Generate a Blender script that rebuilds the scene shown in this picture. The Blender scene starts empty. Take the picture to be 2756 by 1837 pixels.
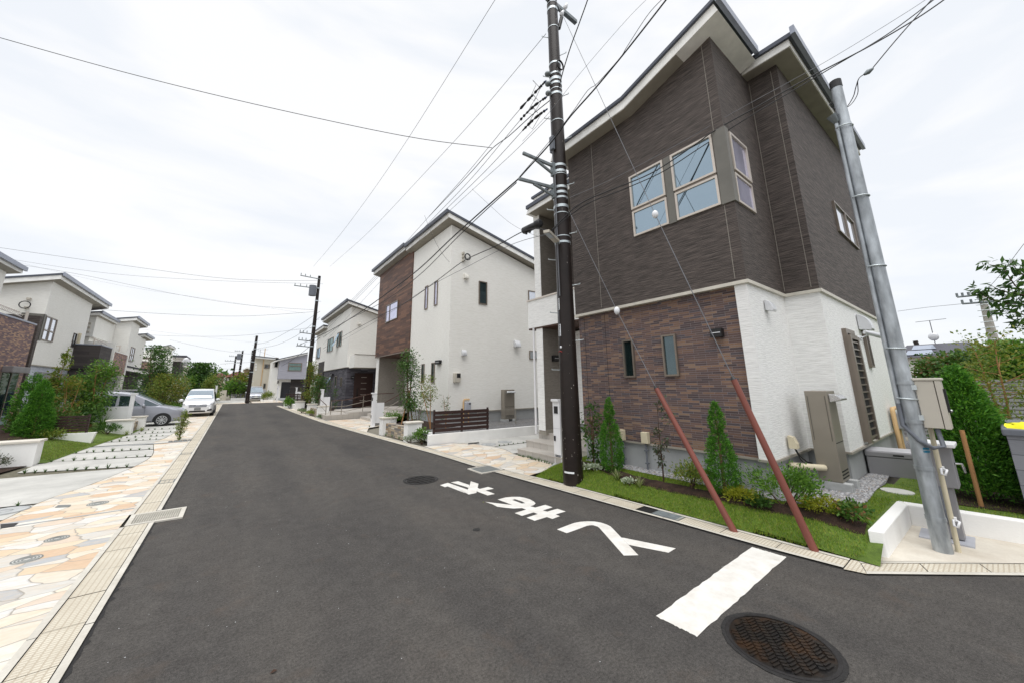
import bpy, bmesh, math, random
import numpy as np
from mathutils import Vector, Matrix
from mathutils.bvhtree import BVHTree
R = math.radians
scene = bpy.context.scene
C = scene.collection

# ---------------------------------------------------------------- camera
YAW, PITCH, ROLL = 0.639861386, 0.203336088, -0.00932002691
FPX, CX, CY, PW, PH = 959.593868, 1358.12531, 836.404360, 2756.0, 1837.0
EYE = np.array([0.0, 0.0, 2.0])
def _rot():
    c, s = math.cos(YAW), math.sin(YAW)
    F = np.array([s*math.cos(PITCH), c*math.cos(PITCH), math.sin(PITCH)])
    rt = np.array([c, -s, 0.0]); up = np.cross(rt, F)
    r2 = math.cos(ROLL)*rt + math.sin(ROLL)*up
    u2 = -math.sin(ROLL)*rt + math.cos(ROLL)*up
    return r2, u2, F
RT, UP, FW = _rot()
cam_data = bpy.data.cameras.new('camera')
cam = bpy.data.objects.new('camera', cam_data); C.objects.link(cam)
cam.matrix_world = Matrix(((RT[0], UP[0], -FW[0], EYE[0]), (RT[1], UP[1], -FW[1], EYE[1]), (RT[2], UP[2], -FW[2], EYE[2]), (0, 0, 0, 1)))
cam_data.sensor_width = 36.0
cam_data.lens = FPX/PW*36.0
cam_data.shift_x = (PW/2 - CX)/PW
cam_data.shift_y = (CY - PH/2)/PW
cam_data.clip_start = 0.05; cam_data.clip_end = 2000
scene.camera = cam

# ---------------------------------------------------------------- sky, sun, exposure
SUN_EL, SUN_AZ = R(70), R(218)            # azimuth clockwise from +Y
world = bpy.data.worlds.new('World'); scene.world = world
world.use_nodes = True
nt = world.node_tree; nt.nodes.clear()
def wn(t, **k):
    n = nt.nodes.new(t)
    for a, b in k.items(): setattr(n, a, b)
    return n
w_out = wn('ShaderNodeOutputWorld'); w_bg = wn('ShaderNodeBackground'); w_bg.inputs['Strength'].default_value = 0.066
w_sky = wn('ShaderNodeTexSky', sky_type='NISHITA', sun_disc=False, sun_elevation=SUN_EL, sun_rotation=SUN_AZ)
w_tc = wn('ShaderNodeTexCoord'); w_map = wn('ShaderNodeMapping'); w_map.inputs['Scale'].default_value = (1.1, 1.7, 5.0); w_map.inputs['Rotation'].default_value = (0.12, 0.05, 0.7)
w_n = wn('ShaderNodeTexNoise'); w_n.inputs['Scale'].default_value = 1.6; w_n.inputs['Detail'].default_value = 7; w_n.inputs['Roughness'].default_value = 0.52; w_n.inputs['Distortion'].default_value = 0.35
w_r = wn('ShaderNodeValToRGB'); e = w_r.color_ramp.elements
e[0].position = 0.40; e[0].color = (0.885, 0.915, 0.955, 1); e[1].position = 0.56; e[1].color = (1.0, 1.0, 1.0, 1)
w_mul = wn('ShaderNodeMixRGB', blend_type='MULTIPLY'); w_mul.inputs[0].default_value = 1.0; w_mul.inputs[2].default_value = (10.2, 10.2, 10.25, 1)
w_mix = wn('ShaderNodeMixRGB'); w_mix.inputs[0].default_value = 0.9
L_ = nt.links.new
L_(w_tc.outputs['Generated'], w_map.inputs['Vector']); L_(w_map.outputs[0], w_n.inputs['Vector']); L_(w_n.outputs['Fac'], w_r.inputs[0])
L_(w_r.outputs[0], w_mul.inputs[1]); L_(w_sky.outputs[0], w_mix.inputs[1]); L_(w_mul.outputs[0], w_mix.inputs[2])
L_(w_mix.outputs[0], w_bg.inputs[0]); L_(w_bg.outputs[0], w_out.inputs[0])
sd = bpy.data.lights.new('sun', 'SUN'); sd.energy = 1.5; sd.angle = R(55); sd.color = (1.0, 0.985, 0.96)
sun = bpy.data.objects.new('sun', sd); C.objects.link(sun)
sv = Vector((math.sin(SUN_AZ)*math.cos(SUN_EL), math.cos(SUN_AZ)*math.cos(SUN_EL), math.sin(SUN_EL)))
sun.rotation_euler = sv.to_track_quat('Z', 'Y').to_euler()
scene.view_settings.view_transform = 'Standard'; scene.view_settings.look = 'None'
scene.view_settings.exposure = 0.70; scene.view_settings.gamma = 1.0

# ---------------------------------------------------------------- measuring: a sight line from the eye meets a known plane
def ray(x, y): return RT*((x-CX)/FPX) + UP*(-(y-CY)/FPX) + FW
def atZ(x, y, z=0.0): d = ray(x, y); return EYE + d*((z-EYE[2])/d[2])
def atX(x, y, X): d = ray(x, y); return EYE + d*(X/d[0])
def atY(x, y, Y): d = ray(x, y); return EYE + d*(Y/d[1])
def atD(x, y, dep): return EYE + ray(x, y)*dep
def zg(Y): return max(0.0, (Y-8.0))*0.0095      # the street climbs gently beyond the first house
def atG(x, y, dz=0.0):
    z = dz
    for i in range(40): z = 0.5*z + 0.5*(zg(atZ(x, y, z)[1]) + dz)
    return atZ(x, y, z)
def crop(x0, y0, s): return lambda x, y: (x0+x/s, y0+y/s)

# ---------------------------------------------------------------- materials
MATS = {}
def lin(c): return tuple(((v/255)/12.92 if v/255 <= 0.04045 else ((v/255+0.055)/1.055)**2.4) for v in c)
def new_mat(name):
    m = bpy.data.materials.new(name); m.use_nodes = True; MATS[name] = m
    n = m.node_tree.nodes; b = n['Principled BSDF']
    return m, m.node_tree, b
def node(t, kind, **k):
    n = t.nodes.new(kind)
    for a, v in k.items():
        if a in n.inputs: n.inputs[a].default_value = v
        else: setattr(n, a, v)
    return n
def ramp(t, fac, stops, interp='LINEAR'):
    r = t.nodes.new('ShaderNodeValToRGB'); r.color_ramp.interpolation = interp
    el = r.color_ramp.elements
    while len(el) > 1: el.remove(el[-1])
    el[0].position = stops[0][0]; el[0].color = (*stops[0][1], 1)
    for p, c in stops[1:]:
        q = el.new(p); q.color = (*c, 1)
    if fac is not None: t.links.new(fac, r.inputs[0])
    return r.outputs[0]
def coords(t, scale=(1, 1, 1), kind='Object', rot=(0, 0, 0)):
    tc = t.nodes.new('ShaderNodeTexCoord'); mp = t.nodes.new('ShaderNodeMapping')
    mp.inputs['Scale'].default_value = scale; mp.inputs['Rotation'].default_value = rot
    t.links.new(tc.outputs[kind], mp.inputs['Vector'])
    return mp.outputs[0]
def noise(t, vec, scale, detail=4, rough=0.55, dist=0.0):
    n = node(t, 'ShaderNodeTexNoise', Scale=scale, Detail=detail, Roughness=rough, Distortion=dist)
    t.links.new(vec, n.inputs['Vector']); return n.outputs['Fac']
def mixc(t, f, a, b, mode='MIX'):
    m = t.nodes.new('ShaderNodeMixRGB'); m.blend_type = mode
    for i, v in ((0, f), (1, a), (2, b)):
        if hasattr(v, 'is_linked') or hasattr(v, 'links'): t.links.new(v, m.inputs[i])
        elif isinstance(v, (int, float)): m.inputs[i].default_value = v
        else: m.inputs[i].default_value = (*v, 1)
    return m.outputs[0]
def bump(t, b, h, strength, dist=0.01):
    n = node(t, 'ShaderNodeBump', Strength=strength, Distance=dist)
    t.links.new(h, n.inputs['Height']); t.links.new(n.outputs[0], b.inputs['Normal'])
def M(name, col, rough=0.6, metal=0.0, var=0.12, scale=3.0, sv=(1, 1, 1), bmp=0.0, bscale=40.0, bsv=(1, 1, 1), spec=0.4, bd=0.01, dirt=0.0):
    """plain material with soft colour variation and optional bump"""
    m, t, b = new_mat(name)
    lo = tuple(max(0, c*(1-var)) for c in col); hi = tuple(min(1, c*(1+var)) for c in col)
    v = coords(t, sv)
    o = ramp(t, noise(t, v, scale, 5), [(0.3, lo), (0.7, hi)])
    if dirt:
        v2 = coords(t, (1, 1, 0.6))
        f = ramp(t, noise(t, v2, 1.3, 6, 0.65), [(0.45, (0, 0, 0)), (0.75, (dirt, dirt, dirt))])
        o = mixc(t, f, o, tuple(c*0.55 for c in col))
    t.links.new(o, b.inputs['Base Color'])
    b.inputs['Roughness'].default_value = rough; b.inputs['Metallic'].default_value = metal
    b.inputs['Specular IOR Level'].default_value = spec
    if bmp: bump(t, b, noise(t, coords(t, bsv), bscale, 3), bmp, bd)
    return m
def uv_wall(t):
    """(x+y, z) of the object: runs along any axis-aligned wall"""
    tc = t.nodes.new('ShaderNodeTexCoord'); s = t.nodes.new('ShaderNodeSeparateXYZ'); t.links.new(tc.outputs['Object'], s.inputs[0])
    a = node(t, 'ShaderNodeMath', operation='ADD'); t.links.new(s.outputs[0], a.inputs[0]); t.links.new(s.outputs[1], a.inputs[1])
    c = t.nodes.new('ShaderNodeCombineXYZ'); t.links.new(a.outputs[0], c.inputs[0]); t.links.new(s.outputs[2], c.inputs[1])
    return c.outputs[0]
def bricks(name, cols, bw, bh, mortar, mcol, rough=0.75, bmp=0.4, offset=0.5, fine=0.25, freq=2):
    m, t, b = new_mat(name)
    v = uv_wall(t)
    br = node(t, 'ShaderNodeTexBrick', Scale=1.0, offset=offset, offset_frequency=freq, squash=1.0)
    br.inputs['Color1'].default_value = (0, 0, 0, 1); br.inputs['Color2'].default_value = (1, 1, 1, 1); br.inputs['Mortar'].default_value = (0.5, 0.5, 0.5, 1)
    br.inputs['Brick Width'].default_value = bw; br.inputs['Row Height'].default_value = bh; br.inputs['Mortar Size'].default_value = mortar; br.inputs['Mortar Smooth'].default_value = 0.1; br.inputs['Bias'].default_value = 0.0
    t.links.new(v, br.inputs['Vector'])
    n = len(cols)
    o = ramp(t, br.outputs['Color'], [(i/n, c) for i, c in enumerate(cols)], 'CONSTANT')
    g = noise(t, coords(t, (6, 6, 60)), 3.0, 5, 0.7)
    o = mixc(t, fine, o, ramp(t, g, [(0.3, (0.25, 0.25, 0.25)), (0.7, (1, 1, 1))]), 'MULTIPLY')
    o = mixc(t, br.outputs['Fac'], o, mcol)
    t.links.new(o, b.inputs['Base Color']); b.inputs['Roughness'].default_value = rough
    h = mixc(t, br.outputs['Fac'], g, (0, 0, 0)); bump(t, b, h, bmp, 0.012)
    return m
def siding(name, lo, hi, sv, scale, bmp, rough=0.7, p0=0.35, p1=0.65, bd=0.012, joint=0.0):
    m, t, b = new_mat(name)
    v = coords(t, sv); f = noise(t, v, scale, 4, 0.6)
    o = ramp(t, f, [(p0, lo), (p1, hi)])
    big = noise(t, coords(t, (0.5, 0.5, 0.25)), 1.1, 5)
    o = mixc(t, 0.12, o, ramp(t, big, [(0.3, (0.6, 0.6, 0.6)), (0.7, (1, 1, 1))]), 'MULTIPLY')
    t.links.new(o, b.inputs['Base Color']); b.inputs['Roughness'].default_value = rough
    bump(t, b, f, bmp, bd)
    return m

siding('siding_dark', lin((54, 48, 45)), lin((104, 94, 89)), (1.3, 1.3, 34), 2.2, 0.6, 0.75, 0.40, 0.66, 0.015)
siding('siding_white', (0.70, 0.70, 0.685), (0.90, 0.90, 0.885), (2.6, 2.6, 30), 2.0, 0.55, 0.75, 0.25, 0.6, 0.014)
siding('siding_cream', (0.79, 0.775, 0.725), (0.89, 0.88, 0.84), (2.4, 2.4, 26), 2.0, 0.3, 0.75, 0.3, 0.6, 0.012)
siding('siding_taupe', (0.20, 0.18, 0.155), (0.28, 0.255, 0.225), (4, 4, 30), 2.0, 0.3)
siding('siding_greywood', (0.15, 0.135, 0.13), (0.24, 0.225, 0.22), (1, 1, 16), 2.0, 0.4)
siding('siding_lavender', (0.34, 0.34, 0.40), (0.44, 0.44, 0.50), (1, 1, 16), 2.0, 0.3)
siding('siding_paleblue', (0.40, 0.43, 0.50), (0.60, 0.63, 0.70), (2, 2, 14), 1.8, 0.7)
siding('stucco_beige', (0.55, 0.51, 0.42), (0.64, 0.60, 0.51), (8, 8, 8), 3.0, 0.2)
siding('siding_brown', (0.055, 0.036, 0.030), (0.085, 0.060, 0.052), (1, 1, 14), 2.0, 0.3)
siding('stucco_tan', (0.26, 0.19, 0.12), (0.34, 0.26, 0.17), (6, 6, 6), 2.0, 0.2)
siding('stucco_peach', (0.52, 0.40, 0.28), (0.60, 0.47, 0.34), (6, 6, 6), 2.0, 0.2)
bricks('brick_mixed', [lin(c) for c in ((84, 70, 70), (108, 86, 80), (120, 94, 84), (100, 82, 80), (90, 82, 86), (142, 112, 92), (110, 90, 84), (130, 102, 86), (102, 84, 80), (92, 76, 76), (146, 120, 100), (106, 86, 82))], 0.21, 0.040, 0.003, lin((132, 124, 126)), 0.75, 0.8, 0.37, 0.35, 3)
bricks('brick_pinkish', [lin(c) for c in ((120, 98, 100), (150, 120, 112), (172, 138, 118), (132, 106, 104), (108, 90, 96), (190, 156, 128))], 0.2, 0.048, 0.003, lin((120, 106, 108)), 0.75, 0.5, 0.4, 0.25, 3)
bricks('wood_panel', [lin(c) for c in ((96, 66, 52), (120, 84, 66), (108, 74, 58), (84, 58, 48), (132, 94, 72), (102, 72, 58))], 0.9, 0.11, 0.004, lin((58, 40, 34)), 0.6, 0.4, 0.41, 0.5, 3)
bricks('ledge_stone', [lin(c) for c in ((78, 76, 84), (96, 94, 102), (86, 84, 92), (70, 68, 76), (104, 102, 110))], 0.5, 0.11, 0.004, lin((56, 54, 60)), 0.8, 0.9, 0.43, 0.35, 3)
bricks('ledge_dark', [lin(c) for c in ((62, 57, 57), (74, 68, 67), (68, 62, 62), (56, 51, 52))], 1.3, 0.19, 0.006, lin((44, 40, 41)), 0.8, 0.6, 0.43, 0.35, 3)
bricks('stone_clad', [lin(c) for c in ((186, 170, 146), (150, 142, 134), (204, 186, 160), (170, 146, 116), (128, 124, 120), (210, 200, 182))], 0.3, 0.075, 0.006, lin((120, 112, 102)), 0.85, 0.9, 0.37, 0.3, 3)
bricks('block_grey', [lin(c) for c in ((128, 130, 136), (138, 140, 146), (132, 134, 140))], 0.4, 0.19, 0.006, lin((96, 98, 104)), 0.85, 0.4, 0.5, 0.25)
bricks('granite_tile', [lin(c) for c in ((186, 180, 172), (192, 187, 179), (180, 174, 167))], 0.3, 0.6, 0.004, lin((140, 134, 128)), 0.7, 0.2, 0.0, 0.15)
M('roof_metal', lin((82, 86, 96)), 0.45, 0.3, 0.08); M('roof_gutter', lin((150, 156, 170)), 0.4, 0.2, 0.06, 3, (1, 1, 1))
M('fascia_white', (0.88, 0.875, 0.85), 0.5); M('soffit', (0.33, 0.305, 0.26), 0.7); M('soffit_wood', lin((74, 50, 40)), 0.6, 0, 0.25, 2, (30, 2, 1))
M('trim_beige', (0.60, 0.57, 0.50), 0.5); M('trim_taupe', (0.33, 0.305, 0.26), 0.5, 0, 0.1); M('panel_grey', lin((112, 110, 104)), 0.5)
M('alu_bronze', lin((128, 118, 108)), 0.38, 0.45, 0.06); M('alu_light', lin((205, 196, 186)), 0.35, 0.3, 0.05); M('alu_dark', lin((70, 64, 60)), 0.4, 0.3)
M('concrete_base', (0.36, 0.37, 0.375), 0.85, 0, 0.12, 1.5, (1, 1, 1), 0.15, 60, dirt=0.35); M('concrete_block', (0.42, 0.43, 0.43), 0.9, 0, 0.15, 8, (1, 1, 1), 0.4, 50)
M('white_render', (0.86, 0.855, 0.835), 0.85, 0, 0.05, 2, (1, 1, 1), 0.5, 45, bd=0.006, dirt=0.12); M('cap_cream', (0.66, 0.62, 0.55), 0.8, 0, 0.06)
M('soil', (0.036, 0.020, 0.013), 0.95, 0, 0.5, 9, (1, 1, 1), 1.0, 30, bd=0.03); M('white_metal', (0.80, 0.80, 0.82), 0.35, 0.0, 0.03); M('grey_plate', lin((170, 172, 180)), 0.5)
M('black_metal', (0.012, 0.012, 0.013), 0.4); M('black_plastic', (0.02, 0.02, 0.022), 0.45); M('cable_black', (0.016, 0.016, 0.018), 0.55); M('cable_grey', (0.16, 0.165, 0.18), 0.5, 0.3)
M('blue_sleeve', (0.02, 0.05, 0.16), 0.5); M('galvanized', (0.40, 0.43, 0.455), 0.45, 0.6, 0.45, 9, (1, 1, 0.3), dirt=0.8); M('galv_bright', (0.55, 0.60, 0.62), 0.4, 0.7, 0.15, 8); M('galv_dark', (0.20, 0.225, 0.235), 0.5, 0.5, 0.2, 8)
M('porcelain', (0.80, 0.81, 0.84), 0.15, 0, 0.05); M('guard_red', lin((122, 70, 60)), 0.5, 0, 0.12, 4, (1, 1, 0.3), dirt=0.15); M('box_beige', lin((190, 184, 172)), 0.42, 0, 0.03); M('pvc_beige', lin((206, 196, 170)), 0.5); M('pipe_tan', lin((206, 172, 126)), 0.5, 0, 0.1)
M('heater_taupe', lin((146, 139, 128)), 0.38, 0.35, 0.05); M('heater_dark', lin((100, 96, 88)), 0.3, 0.4, 0.05); M('steel', (0.55, 0.55, 0.55), 0.25, 0.9); M('storage_grey', lin((138, 137, 140)), 0.5, 0, 0.04); M('storage_lid', lin((182, 182, 186)), 0.5)
M('conduit_grey', lin((104, 108, 116)), 0.5, 0, 0.06, 30); M('hood_metal', (0.66, 0.67, 0.69), 0.35, 0.35); M('hood_cream', (0.70, 0.68, 0.62), 0.4); M('door_brown', lin((58, 40, 36)), 0.45, 0, 0.15, 3, (20, 20, 1)); M('door_black', lin((40, 41, 46)), 0.4); M('shutter_grey', lin((134, 132, 134)), 0.45, 0.2); M('slat_brown', lin((54, 36, 34)), 0.5, 0, 0.12, 3, (2, 2, 20))
M('fence_grey', lin((168, 166, 170)), 0.5, 0.2); M('red_roof', lin((150, 92, 98)), 0.6, 0, 0.15, 2, (6, 6, 6), 0.3, 20); M('dark_roof', lin((76, 76, 84)), 0.6, 0, 0.15, 3, (4, 4, 4), 0.3, 20); M('solar', lin((150, 160, 178)), 0.2, 0.3, 0.05)
M('bark', lin((98, 76, 56)), 0.9, 0, 0.35, 8, (1, 1, 0.2), 0.7, 40); M('bark_pale', lin((158, 118, 78)), 0.85, 0, 0.25, 8, (1, 1, 0.2), 0.5, 40); M('stem_dark', lin((70, 52, 42)), 0.9, 0, 0.3, 8); M('concrete_pole', (0.42, 0.40, 0.36), 0.85)
M('yellow_cloth', (0.80, 0.74, 0.02), 0.6, 0, 0.08, 6); M('red_tape', (0.45, 0.03, 0.03), 0.5); M('label_white', (0.78, 0.80, 0.82), 0.5, 0, 0.02); M('ink_black', (0.03, 0.03, 0.035), 0.6); M('ink_blue', lin((20, 110, 140)), 0.6)
M('tyre', (0.018, 0.018, 0.02), 0.8); M('rim', (0.55, 0.56, 0.58), 0.3, 0.85); M('rim_dark', (0.04, 0.04, 0.045), 0.4, 0.5); M('chrome', (0.75, 0.75, 0.77), 0.12, 1.0, 0.0); M('car_black_trim', (0.012, 0.012, 0.014), 0.35); M('plate_white', (0.72, 0.74, 0.72), 0.5); M('plate_grey', lin((128, 130, 132)), 0.5); M('lamp_amber', (0.7, 0.25, 0.03), 0.25)
def carpaint(name, col, metal, rough=0.28):
    m, t, b = new_mat(name); b.inputs['Base Color'].default_value = (*col, 1); b.inputs['Metallic'].default_value = metal; b.inputs['Roughness'].default_value = rough
    b.inputs['Coat Weight'].default_value = 0.7; b.inputs['Coat Roughness'].default_value = 0.06
carpaint('paint_silver', lin((150, 152, 162)), 0.35, 0.36); carpaint('paint_white', (0.76, 0.77, 0.79), 0.0, 0.3); carpaint('paint_palesilver', lin((190, 194, 204)), 0.5, 0.32); carpaint('paint_black', (0.015, 0.016, 0.02), 0.2, 0.25)
def glassy(name, base, tint, fac, rough=0.03):
    m, t, b = new_mat(name)
    t.nodes.remove(b); o = t.nodes['Material Output']
    d = node(t, 'ShaderNodeBsdfDiffuse'); g = node(t, 'ShaderNodeBsdfGlossy', Roughness=rough); mx = node(t, 'ShaderNodeMixShader')
    v = coords(t, (1, 1, 1)); c = ramp(t, noise(t, v, 2.0, 2), [(0.35, tuple(x*0.7 for x in base)), (0.65, base)])
    t.links.new(c, d.inputs[0]); g.inputs[0].default_value = (*tint, 1)
    lw = node(t, 'ShaderNodeLayerWeight', Blend=0.35)
    mr = node(t, 'ShaderNodeMapRange'); mr.inputs['To Min'].default_value = fac; mr.inputs['To Max'].default_value = min(1.0, fac+0.5)
    t.links.new(lw.outputs['Facing'], mr.inputs[0]); t.links.new(mr.outputs[0], mx.inputs[0])
    t.links.new(d.outputs[0], mx.inputs[1]); t.links.new(g.outputs[0], mx.inputs[2]); t.links.new(mx.outputs[0], o.inputs[0])
glassy('glass_sky', (0.08, 0.115, 0.14), (0.44, 0.56, 0.66), 0.55); glassy('glass_lilac', (0.62, 0.62, 0.78), (0.80, 0.80, 0.95), 0.3); glassy('glass_dark', (0.012, 0.022, 0.022), (0.6, 0.75, 0.75), 0.06); glassy('glass_teal', (0.03, 0.05, 0.055), (0.45, 0.56, 0.6), 0.14)
glassy('glass_frost', (0.33, 0.36, 0.38), (0.8, 0.85, 0.9), 0.12, 0.3); glassy('glass_curtain', (0.16, 0.28, 0.27), (0.7, 0.8, 0.8), 0.15); glassy('glass_car', (0.02, 0.035, 0.038), (0.7, 0.8, 0.85), 0.15); glassy('glass_shield', (0.16, 0.20, 0.23), (0.75, 0.83, 0.9), 0.3); glassy('headlight', (0.5, 0.52, 0.55), (0.9, 0.9, 0.95), 0.35, 0.08); glassy('glass_grey', (0.06, 0.065, 0.07), (0.75, 0.78, 0.8), 0.14)
glassy('glass_skywhite', (0.62, 0.64, 0.68), (0.9, 0.93, 1.0), 0.35)  # pale base colour stands in for bright sky reflected in the pane
# ---- ground materials
def mk_asphalt():
    m, t, b = new_mat('asphalt'); v = coords(t)
    fine = noise(t, v, 150, 3, 0.8); grit = noise(t, v, 42, 4, 0.75); mid = noise(t, v, 6, 6, 0.65); big = noise(t, coords(t, (1, 0.4, 1)), 0.7, 6, 0.6)
    o = ramp(t, fine, [(0.3, (0.040, 0.038, 0.036)), (0.5, (0.090, 0.085, 0.080)), (0.7, (0.155, 0.147, 0.138)), (0.8, (0.36, 0.35, 0.33))])
    o = mixc(t, 0.9, o, ramp(t, grit, [(0.30, (0.45, 0.44, 0.43)), (0.5, (0.9, 0.9, 0.9)), (0.68, (1.3, 1.28, 1.25))]), 'MULTIPLY')
    o = mixc(t, 0.6, o, ramp(t, mid, [(0.3, (0.62, 0.61, 0.61)), (0.7, (1.1, 1.1, 1.1))]), 'MULTIPLY')
    o = mixc(t, 0.85, o, ramp(t, big, [(0.3, (0.66, 0.66, 0.68)), (0.5, (0.95, 0.94, 0.93)), (0.72, (1.15, 1.1, 1.05))]), 'MULTIPLY')
    wave = node(t, 'ShaderNodeTexWave', Scale=0.30, Distortion=1.2, Detail=2.0); wave.bands_direction = 'X'; t.links.new(v, wave.inputs['Vector'])
    o = mixc(t, 0.25, o, ramp(t, wave.outputs['Fac'], [(0.3, (0.78, 0.78, 0.8)), (0.8, (1.1, 1.09, 1.07))]), 'MULTIPLY')
    rust = ramp(t, noise(t, v, 1.7, 5, 0.65), [(0.58, (0, 0, 0)), (0.78, (0.45, 0.45, 0.45))])
    o = mixc(t, rust, o, (0.115, 0.085, 0.064))
    oil = ramp(t, noise(t, v, 0.9, 6, 0.7), [(0.66, (0, 0, 0)), (0.74, (0.35, 0.35, 0.35))]); o = mixc(t, oil, o, (0.045, 0.044, 0.045))
    t.links.new(o, b.inputs['Base Color']); b.inputs['Roughness'].default_value = 0.88; b.inputs['Specular IOR Level'].default_value = 0.25
    h = mixc(t, 0.5, fine, grit); bump(t, b, h, 0.8, 0.008)
mk_asphalt()
def mk_roadpaint():
    m, t, b = new_mat('road_paint'); v = coords(t)
    o = ramp(t, noise(t, v, 5, 6, 0.65), [(0.3, (0.60, 0.57, 0.52)), (0.6, (0.74, 0.725, 0.69))])
    sc = noise(t, coords(t, (3, 26, 1), rot=(0, 0, 0.5)), 2.2, 5, 0.7)
    o = mixc(t, ramp(t, sc, [(0.63, (0, 0, 0)), (0.75, (0.4, 0.4, 0.4))]), o, (0.42, 0.39, 0.36))
    sp = noise(t, v, 90, 2, 0.6); o = mixc(t, ramp(t, sp, [(0.70, (0, 0, 0)), (0.78, (0.7, 0.7, 0.7))]), o, (0.2, 0.19, 0.18))
    st = noise(t, v, 1.6, 5, 0.7); o = mixc(t, ramp(t, st, [(0.66, (0, 0, 0)), (0.76, (0.5, 0.5, 0.5))]), o, (0.33, 0.34, 0.36))
    t.links.new(o, b.inputs['Base Color']); b.inputs['Roughness'].default_value = 0.75; bump(t, b, noise(t, v, 120, 3), 0.3, 0.004)
mk_roadpaint()
def mk_flag():
    m, t, b = new_mat('flagstone'); v0 = coords(t, (0.85, 1.25, 1.0), rot=(0, 0, 0.35))
    wv = node(t, 'ShaderNodeTexNoise', Scale=1.1, Detail=3); t.links.new(v0, wv.inputs['Vector'])
    wm = t.nodes.new('ShaderNodeMixRGB'); wm.blend_type = 'ADD'; wm.inputs[0].default_value = 0.55; t.links.new(v0, wm.inputs[1]); t.links.new(wv.outputs['Color'], wm.inputs[2])
    def vor(feat):
        n = node(t, 'ShaderNodeTexVoronoi', feature=feat, Scale=3.3, Randomness=1.0); n.voronoi_dimensions = '2D'; t.links.new(wm.outputs[0], n.inputs['Vector']); return n
    a = vor('F1'); d = vor('DISTANCE_TO_EDGE')
    sx = t.nodes.new('ShaderNodeSeparateColor'); t.links.new(a.outputs['Color'], sx.inputs[0])
    pal = [(0.72, 0.69, 0.62), (0.68, 0.58, 0.46), (0.67, 0.645, 0.59), (0.69, 0.54, 0.38), (0.74, 0.715, 0.66), (0.60, 0.585, 0.55), (0.70, 0.63, 0.53), (0.62, 0.44, 0.30), (0.73, 0.70, 0.63), (0.66, 0.55, 0.45), (0.69, 0.68, 0.66), (0.72, 0.65, 0.54), (0.70, 0.60, 0.45), (0.44, 0.45, 0.46)]
    o = ramp(t, sx.outputs[0], [(i/len(pal), c) for i, c in enumerate(pal)], 'CONSTANT')
    stn = noise(t, coords(t, (1, 3, 1), rot=(0, 0, 0.6)), 3.0, 6, 0.65)
    o = mixc(t, ramp(t, stn, [(0.42, (0, 0, 0)), (0.7, (0.6, 0.6, 0.6))]), o, (0.68, 0.54, 0.38))
    o = mixc(t, 0.5, o, ramp(t, noise(t, v0, 14, 5, 0.7), [(0.3, (0.75, 0.75, 0.75)), (0.7, (1, 1, 1))]), 'MULTIPLY')
    gr = ramp(t, d.outputs['Distance'], [(0.012, (1, 1, 1)), (0.026, (0, 0, 0))])
    o = mixc(t, gr, o, (0.36, 0.33, 0.285))
    t.links.new(o, b.inputs['Base Color']); b.inputs['Roughness'].default_value = 0.75
    h = ramp(t, d.outputs['Distance'], [(0.01, (0, 0, 0)), (0.05, (1, 1, 1))]); bump(t, b, h, 0.5, 0.012)
mk_flag()
def mk_conc(name, lo, hi, s=1.2, streak=(1, 1, 1)):
    m, t, b = new_mat(name); v = coords(t, streak)
    o = ramp(t, noise(t, v, s, 7, 0.65), [(0.3, lo), (0.68, hi)])
    o = mixc(t, 0.35, o, ramp(t, noise(t, coords(t), 40, 4, 0.7), [(0.3, (0.75, 0.75, 0.75)), (0.7, (1, 1, 1))]), 'MULTIPLY')
    t.links.new(o, b.inputs['Base Color']); b.inputs['Roughness'].default_value = 0.85; bump(t, b, noise(t, coords(t), 70, 3), 0.25, 0.005)
mk_conc('concrete_drive', (0.42, 0.415, 0.39), (0.60, 0.59, 0.555)); mk_conc('gutter_lip', (0.50, 0.47, 0.41), (0.66, 0.63, 0.565), 2.5); mk_conc('pad_concrete', (0.50, 0.44, 0.36), (0.70, 0.655, 0.57), 1.6)
def mk_lid():
    m, t, b = new_mat('gutter_lid'); v = coords(t)
    o = ramp(t, noise(t, v, 2.3, 6, 0.65), [(0.3, (0.52, 0.47, 0.38)), (0.7, (0.68, 0.64, 0.54))])
    br = node(t, 'ShaderNodeTexBrick', Scale=1.0, offset=0.0); br.inputs['Brick Width'].default_value = 0.05; br.inputs['Row Height'].default_value = 0.035; br.inputs['Mortar Size'].default_value = 0.006; br.inputs['Mortar Smooth'].default_value = 0.3
    br.inputs['Color1'].default_value = (1, 1, 1, 1); br.inputs['Color2'].default_value = (1, 1, 1, 1); br.inputs['Mortar'].default_value = (0, 0, 0, 1)
    t.links.new(v, br.inputs['Vector']); o = mixc(t, br.outputs['Fac'], o, (0.46, 0.40, 0.31)); t.links.new(o, b.inputs['Base Color']); b.inputs['Roughness'].default_value = 0.85
    bump(t, b, br.outputs['Color'], 0.6, 0.006)
mk_lid()
def mk_lawn():
    m, t, b = new_mat('lawn_turf'); v = coords(t)
    o = ramp(t, noise(t, v, 6, 6, 0.7), [(0.3, (0.065, 0.11, 0.014)), (0.55, (0.12, 0.19, 0.025)), (0.75, (0.22, 0.21, 0.06))])
    t.links.new(o, b.inputs['Base Color']); b.inputs['Roughness'].default_value = 0.95; bump(t, b, noise(t, v, 60, 4, 0.7), 1.0, 0.02)
mk_lawn()
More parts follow.
